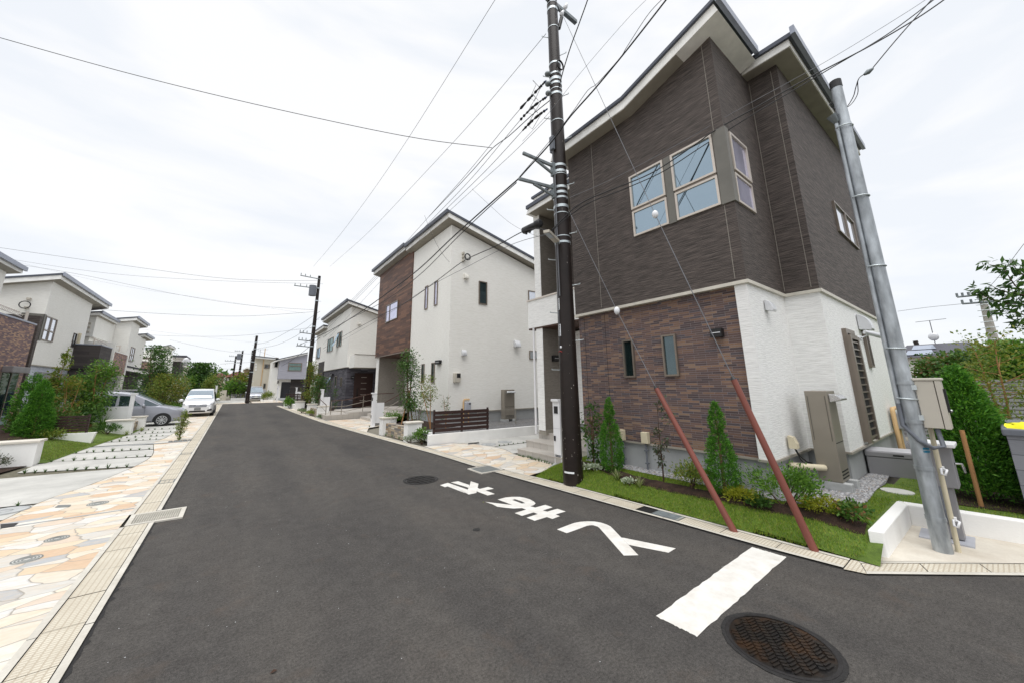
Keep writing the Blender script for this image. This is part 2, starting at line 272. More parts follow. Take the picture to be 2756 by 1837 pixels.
def mk_gravel():
    m, t, b = new_mat('gravel_bed'); v = coords(t)
    n = node(t, 'ShaderNodeTexVoronoi', Scale=46.0); t.links.new(v, n.inputs['Vector'])
    s = t.nodes.new('ShaderNodeSeparateColor'); t.links.new(n.outputs['Color'], s.inputs[0])
    pal = [(0.20, 0.205, 0.22), (0.30, 0.305, 0.32), (0.24, 0.235, 0.23), (0.38, 0.385, 0.40), (0.16, 0.165, 0.18), (0.30, 0.26, 0.22)]
    o = ramp(t, s.outputs[0], [(i/6, c) for i, c in enumerate(pal)], 'CONSTANT')
    o = mixc(t, 0.8, o, ramp(t, n.outputs['Distance'], [(0.2, (1, 1, 1)), (0.8, (0.25, 0.25, 0.25))]), 'MULTIPLY')
    t.links.new(o, b.inputs['Base Color']); b.inputs['Roughness'].default_value = 0.8
    bump(t, b, ramp(t, n.outputs['Distance'], [(0.0, (1, 1, 1)), (0.9, (0, 0, 0))]), 0.9, 0.02)
mk_gravel()
def mk_island(name, cols, rough=0.6, trans=0.0, spec=0.3):
    m, t, b = new_mat(name); g = t.nodes.new('ShaderNodeNewGeometry')
    o = ramp(t, g.outputs['Random Per Island'], [(i/max(1, len(cols)-1), c) for i, c in enumerate(cols)])
    t.links.new(o, b.inputs['Base Color']); b.inputs['Roughness'].default_value = rough; b.inputs['Specular IOR Level'].default_value = spec
    if trans:
        out = t.nodes['Material Output']; tr = t.nodes.new('ShaderNodeBsdfTranslucent'); mx = t.nodes.new('ShaderNodeMixShader'); mx.inputs[0].default_value = trans
        t.links.new(mixc(t, 1.0, o, (1.3, 1.35, 0.7), 'MULTIPLY'), tr.inputs[0]); t.links.new(b.outputs[0], mx.inputs[1]); t.links.new(tr.outputs[0], mx.inputs[2]); t.links.new(mx.outputs[0], out.inputs[0])
mk_island('leaf_green', [(0.0525, 0.1275, 0.0216), (0.0825, 0.1875, 0.0288), (0.12, 0.24, 0.036), (0.1725, 0.3, 0.048)], 0.5, 0.3)
mk_island('leaf_dark', [(0.027, 0.072, 0.0182), (0.045, 0.1088, 0.0234), (0.0675, 0.144, 0.0312), (0.105, 0.192, 0.039)], 0.45, 0.22)
mk_island('leaf_olive', [(0.0938, 0.1522, 0.0308), (0.1375, 0.2102, 0.0385), (0.1938, 0.2465, 0.044), (0.2625, 0.2465, 0.055)], 0.55, 0.3)
mk_island('leaf_yellow', [(0.17, 0.20, 0.018), (0.26, 0.27, 0.022), (0.36, 0.36, 0.03), (0.20, 0.24, 0.03)], 0.55, 0.3)
mk_island('leaf_autumn', [(0.07, 0.145, 0.0242), (0.12, 0.1885, 0.0275), (0.2, 0.2102, 0.033), (0.26, 0.1885, 0.033)], 0.55, 0.3)
mk_island('leaf_conifer', [(0.0338, 0.1125, 0.015), (0.0562, 0.1781, 0.0195), (0.09, 0.2531, 0.027), (0.15, 0.3375, 0.036)], 0.6, 0.2)
mk_island('leaf_maroon', [(0.033, 0.065, 0.033), (0.066, 0.0975, 0.0495), (0.11, 0.0845, 0.066), (0.055, 0.091, 0.044)], 0.5, 0.2)
mk_island('leaf_redtip', [(0.039, 0.105, 0.0216), (0.065, 0.15, 0.0264), (0.0975, 0.18, 0.036), (0.065, 0.1275, 0.024), (0.247, 0.1125, 0.06)], 0.5, 0.2)
mk_island('leaf_variegated', [(0.10, 0.16, 0.04), (0.20, 0.26, 0.08), (0.42, 0.44, 0.24), (0.16, 0.22, 0.06)], 0.55, 0.25)
mk_island('leaf_grey', [(0.12, 0.169, 0.102), (0.18, 0.234, 0.144), (0.252, 0.299, 0.192)], 0.6, 0.25)
mk_island('flower_white', [(0.30, 0.36, 0.26), (0.62, 0.66, 0.56), (0.20, 0.28, 0.16)], 0.6, 0.2)
mk_island('grass_blade', [(0.0812, 0.1713, 0.0156), (0.1276, 0.2418, 0.0218), (0.1856, 0.3023, 0.0281), (0.2552, 0.3526, 0.0374), (0.3944, 0.3828, 0.078)], 0.65, 0.25)
mk_island('grass_dry', [(0.16, 0.13, 0.06), (0.22, 0.18, 0.09), (0.12, 0.14, 0.04), (0.08, 0.13, 0.02)], 0.7, 0.2)
mk_island('pebble', [(0.16, 0.165, 0.18), (0.28, 0.285, 0.30), (0.22, 0.21, 0.20), (0.40, 0.405, 0.42), (0.50, 0.50, 0.52), (0.30, 0.25, 0.20)], 0.65)
def mk_rust_iron():
    m, t, b = new_mat('iron_rusty'); v = coords(t)
    o = ramp(t, noise(t, v, 4.2, 5, 0.6), [(0.35, (0.012, 0.012, 0.013)), (0.5, (0.022, 0.017, 0.014)), (0.68, (0.060, 0.030, 0.014))])
    t.links.new(o, b.inputs['Base Color']); b.inputs['Roughness'].default_value = 0.42; b.inputs['Metallic'].default_value = 0.35; bump(t, b, noise(t, v, 90, 3), 0.4, 0.004)
mk_rust_iron(); M('iron_dark', (0.035, 0.033, 0.034), 0.5, 0.4, 0.3, 12); M('iron_grey', (0.21, 0.22, 0.215), 0.6, 0.3, 0.12, 8); M('lid_pale', (0.50, 0.50, 0.47), 0.7, 0, 0.1, 5); M('slot_dark', (0.012, 0.012, 0.012), 0.9); M('tar', (0.02, 0.019, 0.019), 0.8, 0, 0.3, 30, (1, 1, 1), 0.8, 60)
def mk_polebrown():
    m, t, b = new_mat('pole_brown'); v = coords(t)
    o = ramp(t, noise(t, v, 3, 5), [(0.3, (0.013, 0.009, 0.008)), (0.7, (0.022, 0.015, 0.013))])
    chips = noise(t, coords(t, (1, 1, 0.35)), 34, 2, 0.5); low = t.nodes.new('ShaderNodeSeparateXYZ'); tc = t.nodes.new('ShaderNodeTexCoord'); t.links.new(tc.outputs['Object'], low.inputs[0])
    mr = node(t, 'ShaderNodeMapRange'); mr.inputs['From Min'].default_value = 1.9; mr.inputs['From Max'].default_value = 0.3; mr.inputs['To Min'].default_value = 0.0; mr.inputs['To Max'].default_value = 0.05; t.links.new(low.outputs[2], mr.inputs[0])
    ad = node(t, 'ShaderNodeMath', operation='ADD'); t.links.new(chips, ad.inputs[0]); t.links.new(mr.outputs[0], ad.inputs[1])
    o = mixc(t, ramp(t, ad.outputs[0], [(0.735, (0, 0, 0)), (0.75, (1, 1, 1))]), o, (0.42, 0.38, 0.34))
    t.links.new(o, b.inputs['Base Color']); b.inputs['Roughness'].default_value = 0.36; b.inputs['Specular IOR Level'].default_value = 0.3
mk_polebrown()

# ---------------------------------------------------------------- objects
def tag(o, label=None, cat=None, group=None, kind=None):
    if label: o['label'] = label
    if cat: o['category'] = cat
    if group: o['group'] = group
    if kind: o['kind'] = kind
    return o
def thing(name, loc, label, cat, group=None, rz=0.0):
    o = bpy.data.objects.new(name, None); o.empty_display_size = 0.2; C.objects.link(o)
    o.location = loc; o.rotation_euler = (0, 0, rz); return tag(o, label, cat, group)
def root_loc(p):
    while p.parent: p = p.parent
    return Vector(p.location)
def link_mesh(name, me, mat, parent=None):
    o = bpy.data.objects.new(name, me); C.objects.link(o)
    if mat: me.materials.append(MATS[mat])
    if parent: o.parent = parent
    return o
class MB:
    """collects faces in world metres; build() makes ONE mesh object"""
    def __init__(s): s.v = []; s.f = []; s.sm = []
    def add(s, vs, fs, smooth=False):
        k = len(s.v); s.v += [tuple(map(float, p)) for p in vs]; s.f += [tuple(i+k for i in f) for f in fs]; s.sm += [smooth]*len(fs); return s
    def box(s, x0, x1, y0, y1, z0, z1):
        x0, x1 = sorted((x0, x1)); y0, y1 = sorted((y0, y1)); z0, z1 = sorted((z0, z1))
        v = [(x, y, z) for z in (z0, z1) for y in (y0, y1) for x in (x0, x1)]
        return s.add(v, [(0, 2, 3, 1), (4, 5, 7, 6), (0, 1, 5, 4), (2, 6, 7, 3), (0, 4, 6, 2), (1, 3, 7, 5)])
    def prism(s, poly, axis, a0, a1):
        n = len(poly)
        if axis == 'x': f = lambda p, a: (a, p[0], p[1])
        elif axis == 'y': f = lambda p, a: (p[0], a, p[1])
        else: f = lambda p, a: (p[0], p[1], a)
        return s.add([f(p, a0) for p in poly]+[f(p, a1) for p in poly], [tuple(range(n))[::-1], tuple(range(n, 2*n))]+[(i, (i+1) % n, n+(i+1) % n, n+i) for i in range(n)])
    def tube(s, pts, r, n=8, caps=True, smooth=True):
        P = [Vector(p) for p in pts]; m = len(P); rr = r if isinstance(r, (list, tuple)) else [r]*m
        t0 = (P[1]-P[0]).normalized(); a = Vector((0, 0, 1)) if abs(t0.z) < 0.9 else Vector((1, 0, 0))
        u = t0.cross(a).normalized(); vs = []
        for i in range(m):
            t = (P[min(i+1, m-1)]-P[max(i-1, 0)])
            t = t.normalized() if t.length > 1e-9 else t0
            u = (u - t*u.dot(t)); u = u.normalized() if u.length > 1e-6 else t.orthogonal().normalized(); w = t.cross(u)
            vs += [P[i]+(u*math.cos(2*math.pi*k/n)+w*math.sin(2*math.pi*k/n))*rr[i] for k in range(n)]
        fs = [(i*n+k, i*n+(k+1) % n, (i+1)*n+(k+1) % n, (i+1)*n+k) for i in range(m-1) for k in range(n)]
        s.add(vs, fs, smooth)
        if caps: s.add([vs[k] for k in range(n)], [tuple(range(n))[::-1]]); s.add([vs[(m-1)*n+k] for k in range(n)], [tuple(range(n))])
        return s
    def disc(s, c, r, z0, z1, n=32):
        return s.prism([(c[0]+r*math.cos(2*math.pi*k/n), c[1]+r*math.sin(2*math.pi*k/n)) for k in range(n)], 'z', z0, z1)
    def ring(s, c, r0, r1, z0, z1, n=40, jit=0.0, rnd=None):
        vs = []; 
        for z, r in ((z1, r0), (z1, r1), (z0, r1)):
            for k in range(n):
                q = r*(1+(rnd.uniform(0, jit) if rnd and r == r1 else 0)); vs.append((c[0]+q*math.cos(2*math.pi*k/n), c[1]+q*math.sin(2*math.pi*k/n), z))
        return s.add(vs, [(j*n+k, (j+1)*n+k, (j+1)*n+(k+1) % n, j*n+(k+1) % n) for j in range(2) for k in range(n)])
    def ball(s, c, r, sc=(1, 1, 1), n=10, m=7):
        vs = [(c[0], c[1], c[2]+r*sc[2])]
        for i in range(1, m):
            a = math.pi*i/m
            vs += [(c[0]+r*sc[0]*math.sin(a)*math.cos(2*math.pi*k/n), c[1]+r*sc[1]*math.sin(a)*math.sin(2*math.pi*k/n), c[2]+r*sc[2]*math.cos(a)) for k in range(n)]
        vs.append((c[0], c[1], c[2]-r*sc[2])); L = len(vs)-1
        fs = [(0, 1+k, 1+(k+1) % n) for k in range(n)]
        for i in range(m-2): fs += [(1+i*n+k, 1+(i+1)*n+k, 1+(i+1)*n+(k+1) % n, 1+i*n+(k+1) % n) for k in range(n)]
        fs += [(L, 1+(m-2)*n+(k+1) % n, 1+(m-2)*n+k) for k in range(n)]
        return s.add(vs, fs, True)
    def quad(s, a, b, c, d): return s.add([a, b, c, d], [(0, 1, 2, 3)])
    def build(s, name, mat, parent=None, bevel=0.0):
        L = root_loc(parent) if parent else Vector((0, 0, 0))
        rot = 0
        me = bpy.data.meshes.new(name)
        vs = [(p[0]-L.x, p[1]-L.y, p[2]-L.z) for p in s.v]
        me.from_pydata(vs, [], s.f); me.polygons.foreach_set('use_smooth', s.sm)
        bm = bmesh.new(); bm.from_mesh(me); bmesh.ops.recalc_face_normals(bm, faces=bm.faces); bm.to_mesh(me); bm.free()
        o = link_mesh(name, me, mat, parent)
        if bevel: b = o.modifiers.new('bevel', 'BEVEL'); b.width = bevel; b.segments = 2; b.limit_method = 'ANGLE'
        return o
def struct(name, mb, mat, label=None):
    o = mb.build(name, mat); return tag(o, label, None, None, 'structure')
def copy_tree(o, parent=None):
    c = o.copy(); C.objects.link(c)
    if parent: c.parent = parent
    for ch in o.children: copy_tree(ch, c)
    return c
def simple(name, mb, mat, label, cat, group=None, bevel=0.0):
    """a thing that is one mesh; its origin moved to its foot"""
    o = mb.build(name, mat, None, bevel)
    xs = np.array([v.co[:] for v in o.data.vertices]); c = (xs[:, :2].min(0)+xs[:, :2].max(0))/2; z = xs[:, 2].min()
    o.data.transform(Matrix.Translation((-c[0], -c[1], -z))); o.location = (c[0], c[1], z)
    return tag(o, label, cat, group)

# windows: frame proud of the wall, pane set back in it; axis 'x' = wall at x=const (spans y), 'y' = wall at y=const (spans x)
def window(root, axis, pos, a0, a1, z0, z1, out, glass='glass_sky', frame='alu_bronze', fw=0.045, vbars=(), hbars=(), dep=0.05, name='window', pane='pane'):
    a0, a1 = sorted((a0, a1)); z0, z1 = sorted((z0, z1))
    f = MB(); g = MB()
    def bx(m, b0, b1, c0, c1, d0, d1):
        p0, p1 = pos+out*d0, pos+out*d1
        if axis == 'x': m.box(p0, p1, b0, b1, c0, c1)
        else: m.box(b0, b1, p0, p1, c0, c1)
    bx(f, a0, a0+fw, z0, z1, -0.02, dep); bx(f, a1-fw, a1, z0, z1, -0.02, dep)
    bx(f, a0+fw, a1-fw, z0, z0+fw, -0.02, dep); bx(f, a0+fw, a1-fw, z1-fw, z1, -0.02, dep)
    for v in vbars: bx(f, v-fw*0.5, v+fw*0.5, z0+fw, z1-fw, -0.02, dep-0.004)
    for h in hbars: bx(f, a0+fw, a1-fw, h-fw*0.6, h+fw*0.6, -0.02, dep-0.008)
    bx(g, a0+fw*0.5, a1-fw*0.5, z0+fw*0.5, z1-fw*0.5, -0.02, 0.012)
    w = f.build(name, frame, root); g.build(pane, glass, w); return w
def vent_hood(root, axis, pos, a, z, out, w=0.2, h=0.24, mat='hood_metal'):
    """quarter-round exhaust hood"""
    m = MB(); n = 8; d = w*0.75
    prof = [(0, h/2)]+[(d*math.sin(math.pi/2*i/n), -h/2+h*math.cos(math.pi/2*i/n)) for i in range(1, n+1)]+[(d*0.9, -h/2-0.03), (0, -h/2)]
    pl = [(pos+out*p[0], z+p[1]) for p in prof]
    if axis == 'x': m.prism(pl, 'y', a-w/2, a+w/2)
    else: m.prism([(q[0], q[1]) for q in pl], 'x', a-w/2, a+w/2)
    return m.build('vent_hood', mat, root, 0.01)
def wall_lamp(root, axis, pos, a0, a1, z0, z1, out, d=0.14):
    m = MB(); s = MB(); a0, a1 = sorted((a0, a1)); z0, z1 = sorted((z0, z1)); zm = (z0+z1)/2
    def bx(m, b0, b1, c0, c1, d0, d1):
        if axis == 'x': m.box(pos+out*d0, pos+out*d1, b0, b1, c0, c1)
        else: m.box(b0, b1, pos+out*d0, pos+out*d1, c0, c1)
    bx(m, a0, a1, z0, z1, 0, d); o = m.build('wall_lamp', 'black_metal', root)
    bx(s, a0+0.02, a1-0.02, zm-0.006, zm+0.006, d-0.01, d+0.004); s.build('light_slot', 'label_white', o); return o
# shrubs, trees
def leaf_mesh(name, P, Nrm, size, mat, parent, aspect=0.5, seed=0, droop=0.0, fold=0.0):
    rg = np.random.default_rng(seed); n = len(P)
    L = root_loc(parent) if parent else Vector((0, 0, 0))
    P = np.asarray(P, float)-np.array(L[:]); d = np.asarray(Nrm, float)
    d /= np.linalg.norm(d, axis=1)[:, None]+1e-9
    a = rg.normal(size=(n, 3)); s = np.cross(d, a); s /= np.linalg.norm(s, axis=1)[:, None]+1e-9
    sz = size*rg.uniform(0.6, 1.25, n)[:, None]
    u = d.copy(); u[:, 2] -= droop
    u /= np.linalg.norm(u, axis=1)[:, None]+1e-9
    V = np.empty((n, 4, 3)); w = s*sz*aspect*0.5
    V[:, 0] = P; V[:, 1] = P+u*sz*0.5+w; V[:, 2] = P+u*sz; V[:, 3] = P+u*sz*0.5-w
    if fold: V[:, 2] += np.cross(s, u)*sz*fold
    me = bpy.data.meshes.new(name); me.vertices.add(4*n); me.vertices.foreach_set('co', V.reshape(-1))
    me.loops.add(4*n); me.loops.foreach_set('vertex_index', np.arange(4*n, dtype=np.int32))
    me.polygons.add(n); me.polygons.foreach_set('loop_start', np.arange(0, 4*n, 4, dtype=np.int32)); me.polygons.foreach_set('loop_total', np.full(n, 4, dtype=np.int32))
    me.update(calc_edges=True); return link_mesh(name, me, mat, parent)
def tree(name, label, cat, base, h, crown, nleaf, lsize, leaf, seed, bark='bark', r=0.04, z0=0.3, stems=1, spread=0.35, aspect=0.5, group=None, clumps=16, shape=1.0, droop=0.3, tight=0.22, stake=False, nbr=None, lean=(0, 0)):
    """crown = (rx, ry); z0 = share of the height where leaves begin"""
    rg = np.random.default_rng(seed); rd = random.Random(seed)
    t = thing(name, base, label, cat, group); b = Vector(base)
    tr = MB(); tips = []
    for s_ in range(stems):
        ang = 2*math.pi*s_/max(1, stems)+rd.uniform(0, 1); sp = 0 if stems == 1 else spread
        pts = []; 
        for i in range(7):
            q = i/6; pts.append((b.x+sp*crown[0]*math.cos(ang)*q**1.2+rd.uniform(-.03, .03)*h*0.3*q+lean[0]*q, b.y+sp*crown[1]*math.sin(ang)*q**1.2+rd.uniform(-.03, .03)*h*0.3*q+lean[1]*q, b.z+h*0.93*q-(0.05 if i == 0 else 0)))
        tr.tube(pts, [r*(1-0.82*i/6) for i in range(7)], 7)
        for k in range(clumps//stems if nbr is None else nbr):
            q = rd.uniform(z0*0.85, 0.97); i = min(5, int(q*6)); f = q*6-i
            p0 = Vector(pts[i]).lerp(Vector(pts[i+1]), f)
            prof = math.sin(math.pi*min(1, max(0.04, (q-z0*0.7)/(1-z0*0.7)))**shape)**0.6
            a2 = rd.uniform(0, 2*math.pi); rad = prof*rd.uniform(0.45, 0.95)
            p1 = Vector((b.x+lean[0]*q+crown[0]*rad*math.cos(a2), b.y+lean[1]*q+crown[1]*rad*math.sin(a2), min(b.z+h, p0.z+h*rd.uniform(0.02, 0.16))))
            mid = p0.lerp(p1, 0.5)+Vector((0, 0, -0.02*h*rd.random()))
            tr.tube([p0, mid, p1], [r*0.35*(1-q*0.5), r*0.22, r*0.08], 5); tips.append((p0, p1))
    tr.build('trunk', bark, t)
    n = nleaf; ti = rg.integers(0, len(tips), n); q = rg.uniform(0.25, 1.08, n)
    A = np.array([p[0][:] for p in tips]); B = np.array([p[1][:] for p in tips]); P = A[ti]*(1-q[:, None])+B[ti]*q[:, None]
    sg = tight*np.array([crown[0], crown[1], 0.5*(crown[0]+crown[1])]); P = P+rg.normal(size=(n, 3))*sg
    P[:, 2] = np.clip(P[:, 2], b.z+0.02, b.z+h*1.04)
    D = (P-np.array([b.x+lean[0]*.5, b.y+lean[1]*.5, b.z+h*0.5])); D /= np.linalg.norm(D, axis=1)[:, None]+1e-6; D = D*0.7+rg.normal(size=(n, 3))*0.6
    leaf_mesh('crown', P, D, lsize, leaf, t, aspect, seed, droop, 0.1)
    if stake:
        m = MB(); m.tube([(b.x-0.25, b.y+0.1, b.z), (b.x+0.05, b.y, b.z+h*0.5)], 0.025, 6); m.tube([(b.x+0.28, b.y+0.12, b.z), (b.x-0.05, b.y, b.z+h*0.48)], 0.025, 6); m.build('support_stake', 'bark_pale', t)
    return t
def conifer(name, label, base, h, prof, n, lsize, seed, leaf='leaf_conifer', group=None, trunk=0.03, lift=0.0, tuft=0.45, cat='conifer'):
    """prof: list of (share of height, radius)"""
    rg = np.random.default_rng(seed); t = thing(name, base, label, cat, group); b = Vector(base)
    xs = [p[0] for p in prof]; rs = [p[1] for p in prof]
    m = MB(); m.tube([(b.x, b.y, b.z-0.05), (b.x, b.y, b.z+h*0.8)], [trunk, trunk*0.4], 7); m.build('trunk', 'bark', t)
    # sprays: clusters set over the profile surface
    zc = rg.uniform(lift, 1.0, 6*n//40); wt = np.interp(zc, xs, rs); keep = rg.uniform(0, max(rs), len(zc)) < wt+0.15*max(rs); zc = zc[keep]
    k = len(zc); th = rg.uniform(0, 2*math.pi, k); rr = np.interp(zc, xs, rs)*rg.uniform(0.55, 1.0, k)
    Cn = np.stack([b.x+rr*np.cos(th), b.y+rr*np.sin(th), b.z+zc*h], 1)
    ci = rg.integers(0, k, n); P = Cn[ci]+rg.normal(size=(n, 3))*lsize*tuft*np.array([1, 1, 1.3])
    D = np.stack([np.cos(th[ci]), np.sin(th[ci]), np.full(n, 0.9)], 1)+rg.normal(size=(n, 3))*0.55
    leaf_mesh('foliage', P, D, lsize, leaf, t, 0.34, seed, 0.0, 0.05); return t
def bush(name, label, cat, base, rx, ry, h, n, lsize, leaf, seed, aspect=0.5, group=None, stems=7, droop=0.0, clump=26):
    rg = np.random.default_rng(seed); rd = random.Random(seed); t = thing(name, base, label, cat, group); b = Vector(base)
    tips = []; m = MB()
    for i in range(clump):
        a = rd.uniform(0, 2*math.pi); q = math.sqrt(rd.random()); z = h*(0.35+0.6*rd.random()*(1-0.55*q))
        tips.append((b.x+rx*q*math.cos(a)*0.85, b.y+ry*q*math.sin(a)*0.85, b.z+z))
        if i < stems: m.tube([(b.x+rd.uniform(-.05, .05), b.y+rd.uniform(-.05, .05), b.z-0.03), ((b.x*0.5+tips[-1][0]*0.5), (b.y*0.5+tips[-1][1]*0.5), b.z+z*0.45), tips[-1]], [0.012, 0.009, 0.004], 5)
    m.build('stems', 'stem_dark', t)
    T = np.array(tips); ci = rg.integers(0, len(T), n); P = T[ci]+rg.normal(size=(n, 3))*np.array([rx, ry, h*0.55])*0.2
    P[:, 2] = np.maximum(P[:, 2], b.z+0.02)
    D = P-np.array([b.x, b.y, b.z+h*0.2]); D /= np.linalg.norm(D, axis=1)[:, None]+1e-6; D = D+rg.normal(size=(n, 3))*0.5; D[:, 2] += 0.3
    leaf_mesh('leaves', P, D, lsize, leaf, t, aspect, seed, droop, 0.08); return t
def tuft(name, label, base, length, n, leaf, seed, width=0.012, group=None, spread=1.0, cat='ornamental grass'):
    rd = random.Random(seed); m = MB(); b = base
    for i in range(n):
        a = rd.uniform(0, 2*math.pi); L = length*rd.uniform(0.6, 1.1); out = spread*rd.uniform(0.25, 1.0); c, s = math.cos(a), math.sin(a); px, py = -s*width/2, c*width/2
        pr = []
        for k in range(5):
            q = k/4; rr = L*out*q*0.75; z = L*(1.1*q-(0.25+0.55*out)*q*q); w = (1-q*0.92)
            pr.append(((b[0]+c*rr+px*w, b[1]+s*rr+py*w, b[2]+z), (b[0]+c*rr-px*w, b[1]+s*rr-py*w, b[2]+z)))
        vs = [p for q in pr for p in q]; m.add(vs, [(2*k, 2*k+1, 2*k+3, 2*k+2) for k in range(4)], True)
    o = simple(name, m, leaf, label, cat, group); return o
def sag_pts(a, b, sag, n=20):
    a, b = Vector(a), Vector(b); return [a.lerp(b, i/n)-Vector((0, 0, 4*sag*(i/n)*(1-i/n))) for i in range(n+1)]
def wire(name, pts, r, label, cat='cable', mat='cable_black', group=None):
    m = MB(); m.tube(pts, r, 6); o = m.build(name, mat)
    c = Vector(pts[0]); o.data.transform(Matrix.Translation(-c)); o.location = c
    return tag(o, label, cat, group)
def sight(pix, d0, d1, sub=6):
    """smooth 3-D line through sight lines, depth running evenly from d0 to d1"""
    p = np.array(pix, float); s = np.r_[0, np.cumsum(np.hypot(*np.diff(p, axis=0).T))]; s /= s[-1]
    tt = np.linspace(0, 1, max(12, sub*len(p))); 
    def cub(y):
        # Catmull-Rom through the measured points
        out = []
        for t_ in tt:
            i = min(len(s)-2, max(0, int(np.searchsorted(s, t_, 'right')-1))); q = (t_-s[i])/(s[i+1]-s[i])
            y0, y1, y2, y3 = y[max(0, i-1)], y[i], y[i+1], y[min(len(s)-1, i+2)]
            out.append(0.5*((2*y1)+(-y0+y2)*q+(2*y0-5*y1+4*y2-y3)*q*q+(-y0+3*y1-3*y2+y3)*q**3))
        return out
    xs, ys = cub(p[:, 0]), cub(p[:, 1])
    return [Vector(atD(x, y, 1.0/((1-t_)/d0+t_/d1))) for x, y, t_ in zip(xs, ys, tt)]
# ================================================================ ground, street
M('earth', (0.20, 0.185, 0.15), 0.95, 0, 0.25, 0.4); M('joint_earth', (0.13, 0.12, 0.085), 0.95, 0, 0.4, 12)
def lerp_path(pts, y):
    ys = [p[1] for p in pts]; return float(np.interp(y, ys, [p[0] for p in pts]))
LO = [(5.58, 1.14), (5.47, 2.0), (5.39, 3.29), (5.24, 5.33), (5.17, 6.19), (5.05, 8.04), (4.96, 9.93), (4.37, 16.3), (3.92, 21.5), (3.59, 28.5), (3.25, 39.4)]
UPP = [(5.89, 1.25), (5.80, 2.5), (5.74, 3.8), (5.62, 5.6), (5.50, 6.7), (5.39, 8.0), (5.25, 10.5), (4.83, 14.8), (4.28, 22.6), (3.97, 28.5), (3.62, 39.4)]
XL, XLI = -0.745, -1.12
def rows(y0, y1, step=1.0):
    n = max(1, int(math.ceil((y1-y0)/step))); return [y0+(y1-y0)*i/n for i in range(n+1)]
def strip(mb, fl, fr, y0, y1, h, step=1.0):
    ys = rows(y0, y1, step); vs = []
    for y in ys: vs += [(fl(y), y, zg(y)+h), (fr(y), y, zg(y)+h)]
    mb.add(vs, [(2*i, 2*i+1, 2*i+3, 2*i+2) for i in range(len(ys)-1)])
def sheet(mb, poly, h, step=0.8):
    """flat polygon cut in rows so that it follows the street's rise"""
    bm = bmesh.new(); f = bm.faces.new([bm.verts.new((p[0], p[1], 0)) for p in poly])
    for y in rows(min(p[1] for p in poly), max(p[1] for p in poly), step)[1:-1]:
        bmesh.ops.bisect_plane(bm, geom=bm.verts[:]+bm.edges[:]+bm.faces[:], plane_co=(0, y, 0), plane_no=(0, 1, 0))
    bmesh.ops.triangulate(bm, faces=bm.faces[:]); bm.verts.index_update()
    mb.add([(v.co.x, v.co.y, zg(v.co.y)+h) for v in bm.verts], [tuple(v.index for v in f.verts) for f in bm.faces]); bm.free()
g = MB(); ys = [-300, -60, -10, 8, 20, 40, 60, 100, 200, 500, 900]; xs = [-600, -100, -30, 0, 30, 100, 600]
g.add([(x, y, zg(y)-0.06) for y in ys for x in xs], [(j*7+i, j*7+i+1, (j+1)*7+i+1, (j+1)*7+i) for j in range(len(ys)-1) for i in range(6)])
struct('ground', g, 'earth')
rd_ = MB(); strip(rd_, lambda y: XL, lambda y: lerp_path(LO, y), 1.14, 39.4, 0.0, 0.6)
sheet(rd_, [(XL, 1.14), (XL, -30), (34, -30), (34, -21.0), (6.84, 0.16), (5.58, 1.14)], 0.0)
sheet(rd_, [(XL, 39.4), (3.25, 39.4), (34, 43.0), (34, 48.5), (4.6, 46.3), (-0.92, 46.3)], 0.0)
struct('road', rd_, 'asphalt')
# gutters: two concrete lips and a row of ribbed lids
lip = MB(); lid = MB(); dark = MB()
rnd = random.Random(3)
def lips(fl, fr, y0, y1, w, skip=()):
    strip(dark, lambda y: fl(y)+0.01, lambda y: fr(y)-0.01, y0, y1, 0.003)
    for a, b in ((lambda y: fl(y), lambda y: fl(y)+w), (lambda y: fr(y)-w, lambda y: fr(y))):
        y = y0
        while y < y1-0.01:
            e = min(y1, y+2.0)
            if not any(s0 < y+0.3 and e-0.3 < s1 for s0, s1 in skip): strip(lip, a, b, y+0.004, e-0.004, 0.016+rnd.uniform(0, .002), 0.7)
            y = e
    y = y0
    while y < y1-0.01:
        e = min(y1, y+0.62)
        if not any(s0-0.1 < (y+e)/2 < s1+0.1 for s0, s1 in skip): strip(lid, lambda q: fl(q)+w+0.008, lambda q: fr(q)-w-0.008, y+0.004, e-0.004, 0.014+rnd.uniform(0, .003), 0.7)
        y = e
lips(lambda y: XLI, lambda y: XL, -3.0, 7.95, 0.055); lips(lambda y: XLI, lambda y: XL, 8.58, 46.0, 0.055)
lips(lambda y: lerp_path(LO, y), lambda y: lerp_path(UPP, y), 1.32, 7.33, 0.06, ((3.1, 3.55),)); lips(lambda y: lerp_path(LO, y), lambda y: lerp_path(UPP, y), 8.02, 39.4, 0.06)
# the corner piece and the gutter of the side street
c0 = [(5.89, 1.25), (7.21, 0.15), (20, -9.9), (19.7, -10.2), (6.84, 0.16), (5.58, 1.14)]
dark.add([(p[0], p[1], 0.004) for p in c0], [(0, 1, 4, 5), (1, 2, 3, 4)])
def cross(q, t_):
    a = Vector((5.58, 1.14, 0)).lerp(Vector((5.89, 1.25, 0)), t_); b = Vector((19.55, -10.1, 0)).lerp(Vector((19.86, -9.7, 0)), t_); return a.lerp(b, q)
q = 0.0
while q < 0.985:
    e = min(1, q+0.036); A, B, D_, E_ = cross(q+.0003, .2), cross(e-.0003, .2), cross(e-.0003, .82), cross(q+.0003, .82)
    lid.add([(p.x, p.y, 0.015) for p in (A, B, D_, E_)], [(0, 1, 2, 3)])
    for t0, t1 in ((0, .18), (.84, 1)): lip.add([(p.x, p.y, 0.017) for p in (cross(q, t0), cross(e, t0), cross(e, t1), cross(q, t1))], [(0, 1, 2, 3)])
    q = e
lid.add([(5.52, 1.315, .0145), (5.87, 1.315, .0145), (5.89, 1.252, .0145), (5.58, 1.142, .0145)], [(0, 1, 2, 3)])
